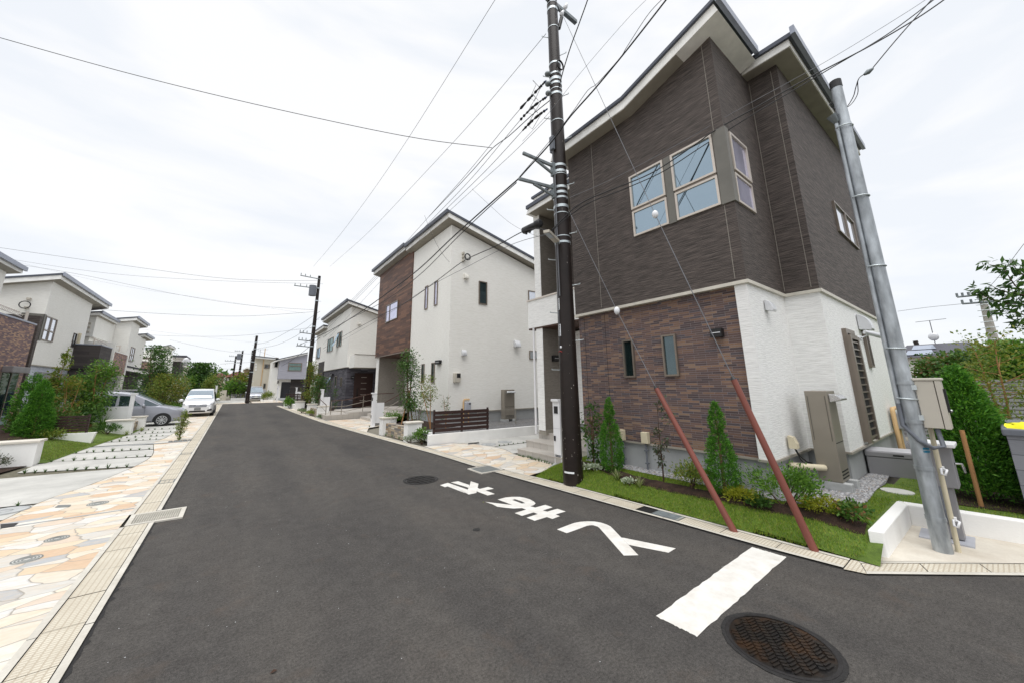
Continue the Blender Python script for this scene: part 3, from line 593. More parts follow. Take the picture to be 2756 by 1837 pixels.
struct('gutter', lid, 'gutter_lid'); struct('gutter_lip', lip, 'gutter_lip'); struct('gutter_channel', dark, 'slot_dark')
tar = MB()
def tarline(f, y0, y1, s):
    ys_ = rows(y0, y1, 0.05); r_ = random.Random(9); vs = []
    for y in ys_:
        w = 0.012+abs(r_.gauss(0, 0.012))+0.03*max(0, math.sin(y*1.7)-0.7)
        vs += [(f(y), y, zg(y)+0.0035), (f(y)+s*w, y, zg(y)+0.0035)]
    tar.add(vs, [(2*i, 2*i+1, 2*i+3, 2*i+2) for i in range(len(ys_)-1)])
tarline(lambda y: XL, 2.0, 7.9, 1); tarline(lambda y: XL, 8.6, 16, 1); tarline(lambda y: lerp_path(LO, y), 1.3, 16, -1)
struct('tar_seam', tar, 'tar')
# paving on both sides
fl = MB()
sheet(fl, [(XLI, -3), (XLI, 8.97), (-9.5, 8.97), (-9.5, -3)], 0.012)
CURVE = [(-2.64, 9.41), (-2.55, 10.34), (-2.45, 10.81), (-2.16, 11.6), (-1.98, 12.4), (-1.80, 13.3), (-1.70, 14.2), (-1.69, 14.9), (-1.75, 15.7), (-1.86, 16.5), (-2.02, 17.7)]
sheet(fl, [(XLI, 9.02), (XLI, 17.7)]+CURVE[::-1]+[(-2.9, 9.02)], 0.012)
C2 = [(-2.1, 18.0), (-1.9, 19.5), (-1.8, 21.5), (-1.85, 24), (-2.0, 27), (-2.3, 30), (-2.3, 45.8)]
sheet(fl, [(XLI, 17.95), (XLI, 45.8)]+C2[::-1], 0.012)
sheet(fl, [(5.49, 6.55), (6.62, 6.72), (6.80, 7.3), (6.78, 8.75), (6.9, 9.1), (7.02, 9.6), (6.95, 10.2), (6.78, 10.9), (6.3, 11.5), (5.24, 11.55), (5.27, 10.5), (5.40, 8.0)], 0.013)
sheet(fl, [(4.72, 16.2), (4.32, 22.4), (8.2, 22.4), (6.6, 18.6), (5.2, 17.6)], 0.013)
sheet(fl, [(3.97, 28.6), (3.78, 34.2), (6.0, 34.2), (5.0, 28.6)], 0.013)
sheet(fl, [(1.7, 46.4), (4.6, 46.4), (4.4, 52.5), (1.6, 52.5)], 0.013)
sheet(fl, [(-4, 46.4), (1.1, 46.4), (1.1, 48.5), (-4, 48.5)], 0.013)
struct('flagstone_paving', fl, 'flagstone')
bd = MB(); sheet(bd, [(XLI, 8.97), (XLI, 9.02), (-9.5, 9.02), (-9.5, 8.97)], 0.016); sheet(bd, [(XLI, 17.75), (XLI, 17.92), (-3.8, 18.1), (-3.8, 17.9)], 0.014); struct('border_strip', bd, 'concrete_block')
cd = MB()
def slabs(lines, xr, xl, h=0.01):
    """concrete slabs between planted joints"""
    for a, b in zip(lines[:-1], lines[1:]):
        sheet(cd, [(xr(a), a+0.05), (xr(b), b-0.05), (xl, b+0.25), (xl, a+0.35)], h)
JOINTS = [9.55, 10.4, 13.35, 14.95, 16.5, 17.75]
def cx(y): return lerp_path(CURVE, y)-0.015
def slab_poly(y0, y1, xl, slope=0.36):
    n = 8; pr = [(cx(y0+(y1-y0)*i/n), y0+(y1-y0)*i/n) for i in range(n+1)]
    return [(xl, y0+slope)]+pr+[(xl, y1+slope)]
for y0, y1, xl, sl in ((9.5, 10.30, -9.0, 1.0), (10.40, 13.22, -9.0, 1.0), (13.36, 14.78, -3.9, 0.75), (14.92, 16.30, -3.85, 0.6), (16.44, 17.62, -3.7, 0.5)):
    sheet(cd, slab_poly(y0, y1, xl, sl), 0.011)
for y0, y1 in ((18.05, 19.0), (19.1, 20.1), (20.2, 21.4), (21.5, 22.9), (23.0, 30.5)):
    sheet(cd, [(lerp_path(C2, y0)-.015, y0), (lerp_path(C2, y1)-.015, y1), (-3.6 if y1 < 21 else -7.6, y1+0.25), (-3.6 if y1 < 21 else -7.6, y0+0.25)], 0.011)
sheet(cd, [(-2.32, 30.6), (-2.32, 46), (-7.6, 46), (-7.6, 30.6)], 0.011)
sheet(cd, [(7.05, 9.62), (6.98, 10.2), (6.82, 10.9), (6.35, 11.55), (16, 11.4), (16, 10.05), (7.05, 10.12)], 0.011); sheet(cd, [(6.8, 8.8), (6.92, 9.1), (7.04, 9.58), (7.05, 10.04), (16, 9.95), (16, 8.7)], 0.011)
sheet(cd, [(8.3, 22.4), (12, 22.4), (12, 18.2), (6.7, 18.5)], 0.011)
sheet(cd, [(-5, 48.6), (1.2, 48.6), (1.2, 53), (-5, 53)], 0.011)
struct('concrete_driveway', cd, 'concrete_drive')
ut = MB(); sheet(ut, [(-1.9, 9.1), (-1.9, 46), (-7.6, 46), (-9, 9.1)], -0.004); sheet(ut, [(6.6, 8.7), (6.4, 11.5), (16, 11.4), (16, 8.7)], -0.004); struct('joint_soil', ut, 'joint_earth')
bp = MB(); sheet(bp, [(5.93, 1.22), (6.0, 1.29), (7.9, 1.2), (8.25, -0.5), (8.35, -0.80)], 0.02); struct('corner_pavement', bp, 'pad_concrete')

# painted characters and stop line
def road_char(name, loops, label):
    m = MB()
    for lp in loops:
        pl = [atZ(x, y) for x, y in lp]
        bm = bmesh.new(); vs = [bm.verts.new((p[0], p[1], 0.0)) for p in pl]; f = bm.faces.new(vs); bmesh.ops.triangulate(bm, faces=[f]); bm.verts.index_update()
        P_ = [(v.co.x, v.co.y, 0.004) for v in bm.verts]; n = len(P_)
        fs = [tuple(v.index for v in q.verts) for q in bm.faces]; bm.free()
        m.add(P_, fs)
    return simple(name, m, 'road_paint', label, 'road marking', 'painted stop sign characters')
k1 = crop(1160, 1270, 5.8825); k2 = crop(1460, 1380, 5.8825)
road_char('road_character', [
    [k1(*p) for p in ((142, 203), (265, 165), (582, 273), (570, 345), (598, 352), (262, 222), (222, 236))],
    [k1(*p) for p in ((314, 158), (430, 140), (608, 200), (598, 248), (560, 232))],
    [k1(*p) for p in ((630, 141), (752, 180), (738, 246), (718, 325), (598, 352), (570, 345), (585, 262), (612, 205))],
    [k1(*p) for p in ((738, 246), (772, 262), (905, 230), (995, 258), (866, 287), (1012, 342), (896, 366), (725, 302))]],
    'white painted road character beside the far iron manhole cover')
road_char('road_character', [
    [k1(*p) for p in ((855, 467), (1290, 518), (1430, 512), (1570, 535), (1440, 566), (1310, 573), (1180, 562), (1050, 545), (970, 505))],
    [k1(*p) for p in ((1055, 430), (1180, 398), (1280, 387), (1400, 388), (1480, 402), (1440, 460), (1330, 425), (1285, 436), (1440, 494), (1430, 512), (1290, 518))],
    [k1(*p) for p in ((1480, 402), (1560, 425), (1630, 462), (1655, 492), (1630, 517), (1590, 531), (1570, 535), (1430, 512), (1440, 494), (1490, 487), (1440, 460))],
    [k1(*p) for p in ((1440, 566), (1570, 535), (1650, 558), (1810, 514), (1925, 554), (1772, 603), (1840, 622), (2002, 577), (2132, 620), (1976, 665), (2042, 695), (1922, 738), (1835, 708), (1640, 768), (1512, 718), (1690, 660), (1625, 635), (1440, 690), (1325, 645), (1505, 590))]],
    'white painted road character with a loop, middle one of three')
road_char('road_character', [
    [k2(*p) for p in ((230, 257), (390, 195), (500, 155), (600, 135), (720, 128), (800, 190), (750, 192), (700, 202), (560, 255), (384, 317))],
    [k2(*p) for p in ((720, 128), (830, 132), (930, 150), (1020, 180), (1075, 208), (1110, 240), (1250, 388), (1380, 520), (1520, 667), (1288, 672), (1040, 390), (900, 232), (870, 212), (800, 190))],
    [k2(*p) for p in ((1250, 388), (1285, 390), (2112, 558), (1996, 627), (1365, 502))]],
    'white curved forked road character nearest the stop line')
sl = MB(); pl = [atZ(*crop(1156, 1250, 1.9608)(*p)) for p in ((1700, 433), (1882, 486), (1412, 908), (1195, 800))]
bm = bmesh.new(); bm.faces.new([bm.verts.new((p[0], p[1], 0)) for p in pl]); bmesh.ops.subdivide_edges(bm, edges=bm.edges[:], cuts=24, use_grid_fill=True)
r_ = random.Random(4); bm.verts.index_update()
sl.add([(v.co.x+(r_.uniform(-.006, .006) if v.is_boundary else 0), v.co.y+(r_.uniform(-.006, .006) if v.is_boundary else 0), 0.004) for v in bm.verts], [tuple(v.index for v in f.verts) for f in bm.faces]); bm.free()
simple('stop_line', sl, 'road_paint', 'broad white painted stop line at the corner before the iron manhole', 'road marking')
# bits of litter and chipped paint on the asphalt
chips = MB(); r_ = random.Random(12)
for i in range(170):
    x, y = r_.uniform(-0.6, 5.1), r_.uniform(1.4, 14); s_ = r_.uniform(0.003, 0.009)*(1+0.05*y)
    chips.add([(x, y, .0045), (x+s_, y+s_*.3, .0045), (x+s_*.6, y+s_, .0045)], [(0, 1, 2)])
tag(chips.build('paint_chips', 'label_white'), 'tiny pale chips scattered over the asphalt', 'debris', None, 'stuff')
for (px, py, s_, lab) in ((725, 1814, 0.05, 'dry brown leaf lying on the asphalt near the left gutter'), (1299, 1351.6, 0.035, 'green and brown fallen leaf left of the looped road character')):
    p = atZ(px, py); m = MB(); m.add([(p[0], p[1], .006), (p[0]+s_*.5, p[1]+s_*.3, .016), (p[0]+s_, p[1]+s_*.1, .007), (p[0]+s_*.5, p[1]-s_*.25, .012)], [(0, 1, 2, 3)]); simple('fallen_leaf', m, 'stem_dark' if s_ > .04 else 'leaf_olive', lab, 'leaf', 'fallen leaves on the road')
p = atZ(1283, 1424); m = MB(); m.prism([(p[0]+0.055*math.cos(a)*(1+.15*math.sin(3*a)), p[1]+0.055*math.sin(a)) for a in np.linspace(0, 6.28, 14)[:-1]], 'z', .0015, .004); simple('tar_spot', m, 'tar', 'small dark tar spot on the asphalt left of the road characters', 'stain')

# covers and grates
def manhole(c, r, label, mat, rusty, rot=0.0):
    t = thing('manhole_cover', (c[0], c[1], 0), label, 'manhole cover', 'round iron manhole covers in the road')
    MB().ring(c, r*0.93, r*1.03, 0.001, 0.006, 64, 0.03, random.Random(2)).build('tar_edge', 'tar', t)
    MB().ring(c, r*0.90, r*0.965, 0.0, 0.0085, 64).build('frame', 'iron_dark', t)
    lidm = MB().disc(c, r*0.895, -0.02, 0.004, 64)
    o = lidm.build('lid', mat, t)
    rb = MB(); cs, sn = math.cos(rot), math.sin(rot); n = 11; w = 2*r*0.86/n
    def put(u0, u1, v0, v1, ang, du, dv, hh):
        ca, sa = math.cos(ang), math.sin(ang); hu, hv = (u1-u0)/2, (v1-v0)/2; uc, vc = (u0+u1)/2, (v0+v1)/2
        if uc*uc+vc*vc > (r*0.82)**2: return
        P8 = []
        for z in (0.003, hh):
            for a_, b_ in ((-hu, -hv), (hu, -hv), (hu, hv), (-hu, hv)):
                u, v = uc+a_*ca-b_*sa, vc+a_*sa+b_*ca; P8.append((c[0]+u*cs-v*sn, c[1]+u*sn+v*cs, z))
        rb.add(P8, [(4, 5, 6, 7), (0, 1, 5, 4), (1, 2, 6, 5), (2, 3, 7, 6), (3, 0, 4, 7)])
    for i in range(n):
        u = -r*0.86+w*(i+0.5)
        for j in range(int(2*r/(0.036 if rusty else 0.03))):
            v = -r+0.036*j
            if i % 2 == 0: put(u-w*.34, u+w*.34, v, v+0.026, 0.0, 0, 0, 0.015)
            else: put(u-w*.62, u+w*.62, v, v+0.014, 0.70, 0, 0, 0.012)
    rb.ring(c, r*0.13, r*0.16, 0.003, 0.0112, 28); rb.build('raised_pattern', mat, o); return t
manhole((3.64, 1.34), 0.375, 'large rusty iron manhole cover with chevron pattern beyond the stop line', 'iron_rusty', True, -0.93)
manhole((3.47, 7.76), 0.355, 'dark iron manhole cover in the road beyond the painted characters', 'iron_dark', False, 0.2)
def grate(corners, label, cat, bars, frame_w, fmat, bmat, name='drain_grate', long_first=True, group=None, z=0.02, sub=True):
    P4 = [Vector((p[0], p[1], 0)) for p in corners]; zz = zg(P4[0].y)
    def at(u, v): return P4[0].lerp(P4[1], u).lerp(P4[3].lerp(P4[2], u), v)
    t = thing(name, (*(sum(P4, Vector())/4).xy, zz), label, cat, group); LU = (P4[1]-P4[0]).length; LV = (P4[3]-P4[0]).length; fu, fv = frame_w/LU, frame_w/LV
    m = MB()
    def slab(mb, u0, u1, v0, v1, z0, z1):
        b4 = [at(u0, v0), at(u1, v0), at(u1, v1), at(u0, v1)]; mb.add([(p.x, p.y, zz+z0) for p in b4]+[(p.x, p.y, zz+z1) for p in b4], [(4, 5, 6, 7), (0, 1, 5, 4), (1, 2, 6, 5), (2, 3, 7, 6), (3, 0, 4, 7), (3, 2, 1, 0)])
    for a in ((0, 1, 0, fv), (0, 1, 1-fv, 1), (0, fu, fv, 1-fv), (1-fu, 1, fv, 1-fv)): slab(m, *a, 0.0, z)
    m.build('frame', fmat, t)
    d = MB(); slab(d, fu, 1-fu, fv, 1-fv, 0.001, 0.005); d.build('pit', 'slot_dark', t)
    b = MB(); nu, nv = bars
    for i in range(nu+1): u = fu+(1-2*fu)*i/nu; slab(b, u-0.0032/LU, u+0.0032/LU, fv, 1-fv, 0.005, z-0.001)
    for i in range(nv+1): v = fv+(1-2*fv)*i/nv; slab(b, fu, 1-fu, v-0.003/LV, v+0.003/LV, 0.005, z-0.003)
    b.build('grating', bmat, t); return t
grate([(-1.07, 7.97), (-0.42, 7.93), (-0.42, 8.56), (-1.09, 8.58)], 'square steel drain grate in concrete frame across the left gutter', 'drain grate', (20, 11), 0.055, 'gutter_lip', 'trim_beige', z=0.022)
gp = [atZ(*k2(*p)) for p in ((1812, 44), (1895, -6), (2290, 75), (2152, 150))]
grate([(lerp_path(LO, 3.12)+.07, 3.12), (lerp_path(UPP, 3.12)-.07, 3.12), (lerp_path(UPP, 3.54)-.07, 3.54), (lerp_path(LO, 3.54)+.07, 3.54)], 'small steel drain grate in the gutter beside the lawn', 'drain grate', (9, 12), 0.012, 'galv_dark', 'galv_bright', z=0.02)
for yy, lab in ((10.75, 'narrow iron slot cover in the left gutter beyond the square grate'), (14.6, 'farther narrow iron slot cover in the left gutter')):
    grate([(XLI+.06, yy), (XL-.06, yy), (XL-.06, yy+.34), (XLI+.06, yy+.34)], lab, 'drain cover', (3, 2), 0.02, 'iron_grey', 'iron_grey', 'slot_cover', group='iron slot covers in the left gutter', z=0.021)
t = thing('drain_cover', (5.08, 7.67, 0), 'square grey iron drain lid in pale concrete frame, right gutter', 'drain cover')
m = MB(); fr = 0.045
for a in ((4.77, 5.40, 7.36, 7.36+fr), (4.77, 5.40, 7.98-fr, 7.98), (4.77, 4.77+fr, 7.36+fr, 7.98-fr), (5.40-fr, 5.40, 7.36+fr, 7.98-fr)): m.box(*a, 0, 0.02)
m.build('frame', 'gutter_lip', t); MB().box(4.77+fr, 5.40-fr, 7.36+fr, 7.98-fr, 0.001, 0.017).build('lid', 'iron_grey', t)
m = MB(); [m.box(4.83+i*.05, 4.855+i*.05, 7.42, 7.92, 0.017, 0.020) for i in range(11)]; m.build('lid_ribs', 'iron_grey', t)
def round_cover(p, r, label, mat, rings=3, z=0.014, group=None):
    zz = zg(p[1])+z; t = thing('access_cover', (p[0], p[1], zz), label, 'access cover', group)
    MB().disc(p, r, zz-.01, zz+.004, 32).build('lid', mat, t); m = MB()
    for i in range(rings): q = r*(0.30+0.64*i/max(1, rings-1)); m.ring(p, q-.006, q+.006, zz+.002, zz+.0062, 32)
    if rings: m.build('ring_ribs', 'iron_grey', t)
    return t
c5 = crop(0, 1050, 3.357)
round_cover(atZ(*c5(512, 1348)), 0.115, 'round grey ringed cover in the flagstones near the square grate', 'lid_pale', 4, group='round covers in the left paving')
round_cover(atZ(*c5(240, 1537)), 0.125, 'round grey ringed cover nearest the left edge of the paving', 'lid_pale', 4, group='round covers in the left paving')
round_cover(atZ(*c5(880, 1036)), 0.135, 'round grey cover among flagstones by the concrete driveway curve', 'lid_pale', 4, group='round covers in the left paving')
round_cover(atZ(*c5(35, 1108)), 0.28, 'wide grey round cover set in the left concrete driveway', 'concrete_block', 2)
for cc_, lab in (((7.12, 10.55), 'round grey cover in concrete closest to the flagstones'), ((7.86, 10.62), 'round grey cover farther into the concrete path'), ((7.40, 9.36), 'small pale round cover beside the granite steps')):
    round_cover(cc_, 0.25 if cc_[1] > 10 else 0.17, lab, 'concrete_block' if cc_[1] > 10 else 'lid_pale', 2 if cc_[1] > 10 else 0, group='round covers by the granite steps')
def flat_cover(c4, mat, label):
    m = MB(); zz = zg(c4[0][1]); m.add([(p[0], p[1], zz+.012) for p in c4]+[(p[0], p[1], zz+.018) for p in c4], [(4, 5, 6, 7), (0, 1, 5, 4), (1, 2, 6, 5), (2, 3, 7, 6), (3, 0, 4, 7)]); return simple('square_cover', m, mat, label, 'access cover')
flat_cover([atZ(*c5(*p)) for p in ((0, 1260), (125, 1242), (165, 1208), (0, 1222))], 'iron_dark', 'dark blue grey square cover at the left picture edge')
flat_cover([atZ(*c5(*p)) for p in ((490, 1075), (620, 1068), (640, 1048), (520, 1052))], 'iron_grey', 'dark grey square cover beside a round one in the flagstones')
flat_cover([(6.55, 10.95), (6.98, 10.9), (7.12, 11.15), (6.72, 11.2)], 'iron_dark', 'dark iron square cover by the low white wall')

# ================================================================ lawn, bed and gravel by the brown house
def hl(x, y):
    u = x-lerp_path(UPP, min(8, max(1.25, y))); z = 0.025+0.25*min(1, max(0, u)/0.72)**0.8
    return 0.015+(z-0.015)*min(1, max(0, (6.62-y+0.25*(x-5.6))/0.7))
lawn = MB(); st = 0.12; nx, ny = int((20-5.4)/st), int((6.9+9)/st)
def in_lawn(x, y):
    if y > 1.26: return lerp_path(UPP, y) <= x < 9.2 and y < 6.38+0.28*(x-5.6)
    return (x > 8.02+max(0, (1.1-y))*.13 and y > -0.62-0.833*(x-8.22)) or (5.93 < x < 8.1 and 1.08 < y)
idx = {}; vs = []; fs = []
for i in range(nx):
    for j in range(ny):
        x, y = 5.4+i*st, -9+j*st
        if in_lawn(x+st/2, y+st/2):
            q = []
            for a, b in ((0, 0), (1, 0), (1, 1), (0, 1)):
                k = (i+a, j+b)
                if k not in idx:
                    X_, Y_ = 5.4+k[0]*st, -9+k[1]*st; 
                    if Y_ > 1.3: X_ = max(X_, lerp_path(UPP, Y_))
                    idx[k] = len(vs); vs.append((X_, Y_, hl(X_, Y_)))
                q.append(idx[k])
            fs.append(tuple(q))
lawn.add(vs, fs, True); struct('lawn', lawn, 'lawn_turf')
BED = [(6.42, 6.25), (6.40, 5.3), (6.25, 4.4), (6.30, 3.4), (6.38, 2.7), (6.42, 2.1), (6.48, 1.7), (6.42, 1.24)]
bedm = MB(); r_ = random.Random(5); vs = []
for k in range(50):
    q = k/49*(len(BED)-1); i = min(len(BED)-2, int(q)); f = q-i; x = BED[i][0]*(1-f)+BED[i+1][0]*f; y = BED[i][1]*(1-f)+BED[i+1][1]*f
    for s_, h_ in ((-0.13, 0.004), (-0.06, 0.03), (0.07, 0.03), (0.13, 0.004)): X_ = x+s_*(1+.15*r_.uniform(-1, 1)); vs.append((X_, y, hl(X_, y)+h_))
bedm.add(vs, [(4*i+j, 4*i+j+1, 4*i+j+5, 4*i+j+4) for i in range(49) for j in range(3)], True); struct('planting_bed', bedm, 'soil')
GR = [(6.66, 5.9), (6.64, 4.4), (6.66, 2.4), (6.74, 1.85), (6.98, 1.53), (7.6, 1.40), (8.4, 1.44), (9.1, 1.40), (9.9, 1.45), (16, 1.4), (16, 1.9), (9.0, 1.9), (9.0, 2.5), (7.1, 2.5), (7.1, 5.9)]
def inside(poly, x, y):
    c = False; n = len(poly)
    for i in range(n):
        x0, y0 = poly[i]; x1, y1 = poly[i-1]
        if (y0 > y) != (y1 > y) and x < (x1-x0)*(y-y0)/(y1-y0)+x0: c = not c
    return c
gv = MB(); bm = bmesh.new(); bm.faces.new([bm.verts.new((p[0], p[1], 0)) for p in GR]); bmesh.ops.triangulate(bm, faces=bm.faces[:]); bm.verts.index_update()
gv.add([(v.co.x, v.co.y, 0.290) for v in bm.verts], [tuple(v.index for v in f.verts) for f in bm.faces]); bm.free(); struct('gravel', gv, 'gravel_bed')
def pebbles(name, n, region, zf, smin, smax, seed, label):
    rg = np.random.default_rng(seed); P_ = []
    xs_, ys_ = [p[0] for p in region], [p[1] for p in region]
    while len(P_) < n:
        x, y = rg.uniform(min(xs_), max(xs_)), rg.uniform(min(ys_), max(ys_))
        if inside(region, x, y): P_.append((x, y, zf(x, y)))
    P_ = np.array(P_); base = np.array([(1, 0, 0), (0, 1, 0), (-1, 0, 0), (0, -1, 0), (.5, .5, .55), (-.5, .5, .5), (-.5, -.5, .6), (.5, -.5, .5)])
    F = [(4, 5, 6), (4, 6, 7), (0, 1, 4), (1, 5, 4), (1, 2, 5), (2, 6, 5), (2, 3, 6), (3, 7, 6), (3, 0, 7), (0, 4, 7)]
    a = rg.uniform(0, 6.28, n); s = rg.uniform(smin, smax, n); V = np.empty((n, 8, 3)); e = rg.uniform(.6, 1, n)
    V[:, :, 0] = s[:, None]*(np.cos(a)[:, None]*base[:, 0]-np.sin(a)[:, None]*base[:, 1]*e[:, None]); V[:, :, 1] = s[:, None]*(np.sin(a)[:, None]*base[:, 0]+np.cos(a)[:, None]*base[:, 1]*e[:, None]); V[:, :, 2] = s[:, None]*base[:, 2]
    V += P_[:, None, :]; F_ = (np.arange(n)[:, None, None]*8+np.array(F)[None]).reshape(-1)
    me = bpy.data.meshes.new(name); me.vertices.add(8*n); me.vertices.foreach_set('co', V.reshape(-1)); me.loops.add(30*n); me.loops.foreach_set('vertex_index', F_.astype(np.int32)); me.polygons.add(10*n)
    me.polygons.foreach_set('loop_start', np.arange(0, 30*n, 3, dtype=np.int32)); me.polygons.foreach_set('loop_total', np.full(10*n, 3, dtype=np.int32)); me.update(calc_edges=True)
    return tag(link_mesh(name, me, 'pebble'), label, 'gravel', None, 'stuff')
pebbles('gravel_stones', 9000, GR[:7]+[(9.9, 1.45), (9.9, 1.7), (8.7, 1.75), (8.7, 2.3), (7.0, 2.3), (7.0, 5.9)], lambda x, y: 0.288, 0.011, 0.024, 7, 'loose grey gravel stones around the brown house')
def blades(name, n, sampler, zf, hmin, hmax, mat, seed, label):
    rg = np.random.default_rng(seed); P_ = sampler(rg, n); n = len(P_); Z_ = np.array([zf(x, y) for x, y in P_]); P3 = np.c_[P_, Z_]
    a = rg.uniform(0, 6.28, n); h = rg.uniform(hmin, hmax, n); w = rg.uniform(.0022, .0042, n); l = rg.normal(size=(n, 2))*h[:, None]*0.4
    V = np.empty((n, 3, 3)); s = np.c_[np.cos(a)*w, np.sin(a)*w]; V[:, 0, :2] = P_+s; V[:, 1, :2] = P_-s; V[:, 2, :2] = P_+l; V[:, 0, 2] = V[:, 1, 2] = Z_-.004; V[:, 2, 2] = Z_+h
    me = bpy.data.meshes.new(name); me.vertices.add(3*n); me.vertices.foreach_set('co', V.reshape(-1)); me.loops.add(3*n); me.loops.foreach_set('vertex_index', np.arange(3*n, dtype=np.int32)); me.polygons.add(n)
    me.polygons.foreach_set('loop_start', np.arange(0, 3*n, 3, dtype=np.int32)); me.polygons.foreach_set('loop_total', np.full(n, 3, dtype=np.int32)); me.update(calc_edges=True)
    return tag(link_mesh(name, me, mat), label, 'grass', None, 'stuff')
def bedx(y):
    b = BED[::-1]; return float(np.interp(y, [p[1] for p in b], [p[0] for p in b]))
LIDC = (8.69, 1.22)
def samp_front(rg, n):
    out = []
    while len(out) < n:
        y = rg.uniform(1.2, 6.8); x = rg.uniform(5.5, 8.0 if y < 1.6 else 6.9)
        if in_lawn(x, y) and abs(x-bedx(y)) > 0.11 and not inside(GR, x, y): out.append((x, y))
    return np.array(out)
def samp_back(rg, n):
    out = []
    while len(out) < n:
        x = 7.97+rg.uniform(0, 1)**1.7*9; y = rg.uniform(-5, 1.45)
        if in_lawn(x, y) and not inside(GR, x, y) and (x-LIDC[0])**2+((y-LIDC[1])*1.0)**2 > 0.032: out.append((x, y))
    return np.array(out)
blades('lawn_grass', 46000, samp_front, hl, 0.012, 0.036, 'grass_blade', 21, 'short green turf on the bank before the brown house')
blades('lawn_grass', 30000, samp_back, hl, 0.012, 0.034, 'grass_blade', 22, 'short green turf behind the low white corner wall')
blades('dry_grass', 3500, samp_front, hl, 0.012, 0.04, 'grass_dry', 23, 'straw coloured dead blades among the turf bank')
m = MB(); m.disc(LIDC, 0.19, 0.26, 0.288, 36); simple('access_cover', m, 'lid_pale', 'pale round concrete lid lying in the lawn by the white corner wall', 'access cover')
# ================================================================ brown corner house
h1 = thing('brown_house', (9.0, 4.0, 0), 'two storey house clad dark brown above and mixed brown brick below, behind the lawn', 'house')
FX, AY, BX, BY, BR = 6.86, 2.25, 8.72, 1.69, 6.95
MB().prism([(AY, 3.72), (AY, 8.97), (4.28, 8.37), (6.15, 8.33), (6.15, 3.72)], 'x', FX, 9.4).build('upper_wall', 'siding_dark', h1)
MB().prism([(BX, 3.73), (BX, 8.82), (15.2, 9.155), (15.2, 3.73)], 'y', BY, 9.0).build('upper_wall', 'siding_dark', h1)
lw = MB(); lw.box(FX+.012, 9.3, AY+.012, 2.455, 0.80, 3.67); lw.box(BX+.012, 15.2, BY+.012, 8.9, 0.80, 3.67); lw.build('lower_wall', 'siding_white', h1)
b = MB(); b.box(BR, 8.9, 2.455, 6.13, 0.80, 3.70); b.build('brick_wall', 'brick_mixed', h1)
s = MB(); 
for yy in (5.32, 2.42): MB().box(FX-.003, FX+.01, yy-.006, yy+.006, 3.78, 8.2 if yy > 5 else 8.86).build('wall_joint', 'siding_taupe', h1)
for yy in (1.806, 2.225): MB().box(BX-.003, BX+.01, yy-.006, yy+.006, 3.78, 8.7).build('wall_joint', 'siding_taupe', h1)
for yy in (5.32, 5.95): MB().box(BR-.003, BR+.01, yy, yy+.008, 0.82, 3.66).build('brick_joint', 'slot_dark', h1)
m = MB(); m.box(FX-.035, FX+.2, AY-.035, 6.17, 3.665, 3.725); m.box(FX+.2, 9.2, AY-.035, AY+.1, 3.665, 3.725); m.box(BX-.035, BX+.1, BY-.035, AY-.036, 3.665, 3.725); m.box(BX+.1, 15.22, BY-.035, BY+.1, 3.665, 3.725); m.build('band_trim', 'trim_beige', h1)
m = MB(); m.box(BR+.03, 8.9, 2.46, 6.12, -0.1, 0.775); m.box(FX+.055, 9.3, AY+.055, 2.46, -0.1, 0.775); m.box(BX+.055, 15.15, BY+.055, 8.9, -0.1, 0.775); m.build('foundation', 'concrete_base', h1)
m = MB(); m.box(BR-.02, BR+.2, 2.46, 6.15, 0.765, 0.80); m.box(FX-.02, FX+.2, AY-.02, 2.459, 0.765, 0.802); m.box(FX+.2, 9.2, AY-.02, AY+.1, 0.765, 0.802); m.box(BX-.02, BX+.1, BY-.02, AY-.021, 0.765, 0.802); m.box(BX+.1, 15.22, BY-.02, BY+.1, 0.765, 0.802); m.build('base_trim', 'trim_taupe', h1)
# roofs
def roof_x(root, prof, x0, x1, th, dark=0.10, name='roof', edge=0.06, rmat='roof_metal'):
    """prof = top line in (y, z); runs along x: dark sheet, white fascia, soffit"""
    r = MB().prism(prof+[(p[0], p[1]-dark) for p in prof[::-1]], 'x', x0-edge, x1).build(name, rmat, root)
    MB().prism([(p[0]+(edge if i == 0 else -edge if i == len(prof)-1 else 0), p[1]-dark-.002) for i, p in enumerate(prof)]+[(p[0]+(edge if i == len(prof)-1 else -edge if False else 0), p[1]-th) for i, p in list(enumerate(prof))[::-1]], 'x', x0, x1-.01).build('fascia', 'fascia_white', r)
    MB().prism([(p[0]+(edge+.02 if i == 0 else -edge-.02 if i == len(prof)-1 else 0), p[1]-th-.001) for i, p in enumerate(prof)]+[(p[0]+(edge+.02 if i == 0 else -edge-.02 if i == len(prof)-1 else 0), p[1]-th-.015) for i, p in list(enumerate(prof))[::-1]], 'x', x0+.02, x1-.02).build('soffit', 'soffit', r)
    return r
def roof_y(root, prof, y0, y1, th, dark=0.10, name='roof', edge=0.06, rmat='roof_metal'):
    r = MB().prism(prof+[(p[0], p[1]-dark) for p in prof[::-1]], 'y', y0-edge, y1+edge).build(name, rmat, root)
    MB().prism([(p[0]+(edge if i == 0 else 0), p[1]-dark-.002) for i, p in enumerate(prof)]+[(p[0]+(edge if i == 0 else 0), p[1]-th) for i, p in list(enumerate(prof))[::-1]], 'y', y0, y1).build('fascia', 'fascia_white', r)
    MB().prism([(p[0]+(edge+.02 if i == 0 else 0), p[1]-th-.001) for i, p in enumerate(prof)]+[(p[0]+(edge+.02 if i == 0 else 0), p[1]-th-.015) for i, p in list(enumerate(prof))[::-1]], 'y', y0+.02, y1-.02).build('soffit', 'soffit', r)
    return r
ra = roof_x(h1, [(1.94, 9.17), (4.08, 8.53), (6.45, 8.50)], 6.52, 8.36, 0.29, 0.075)
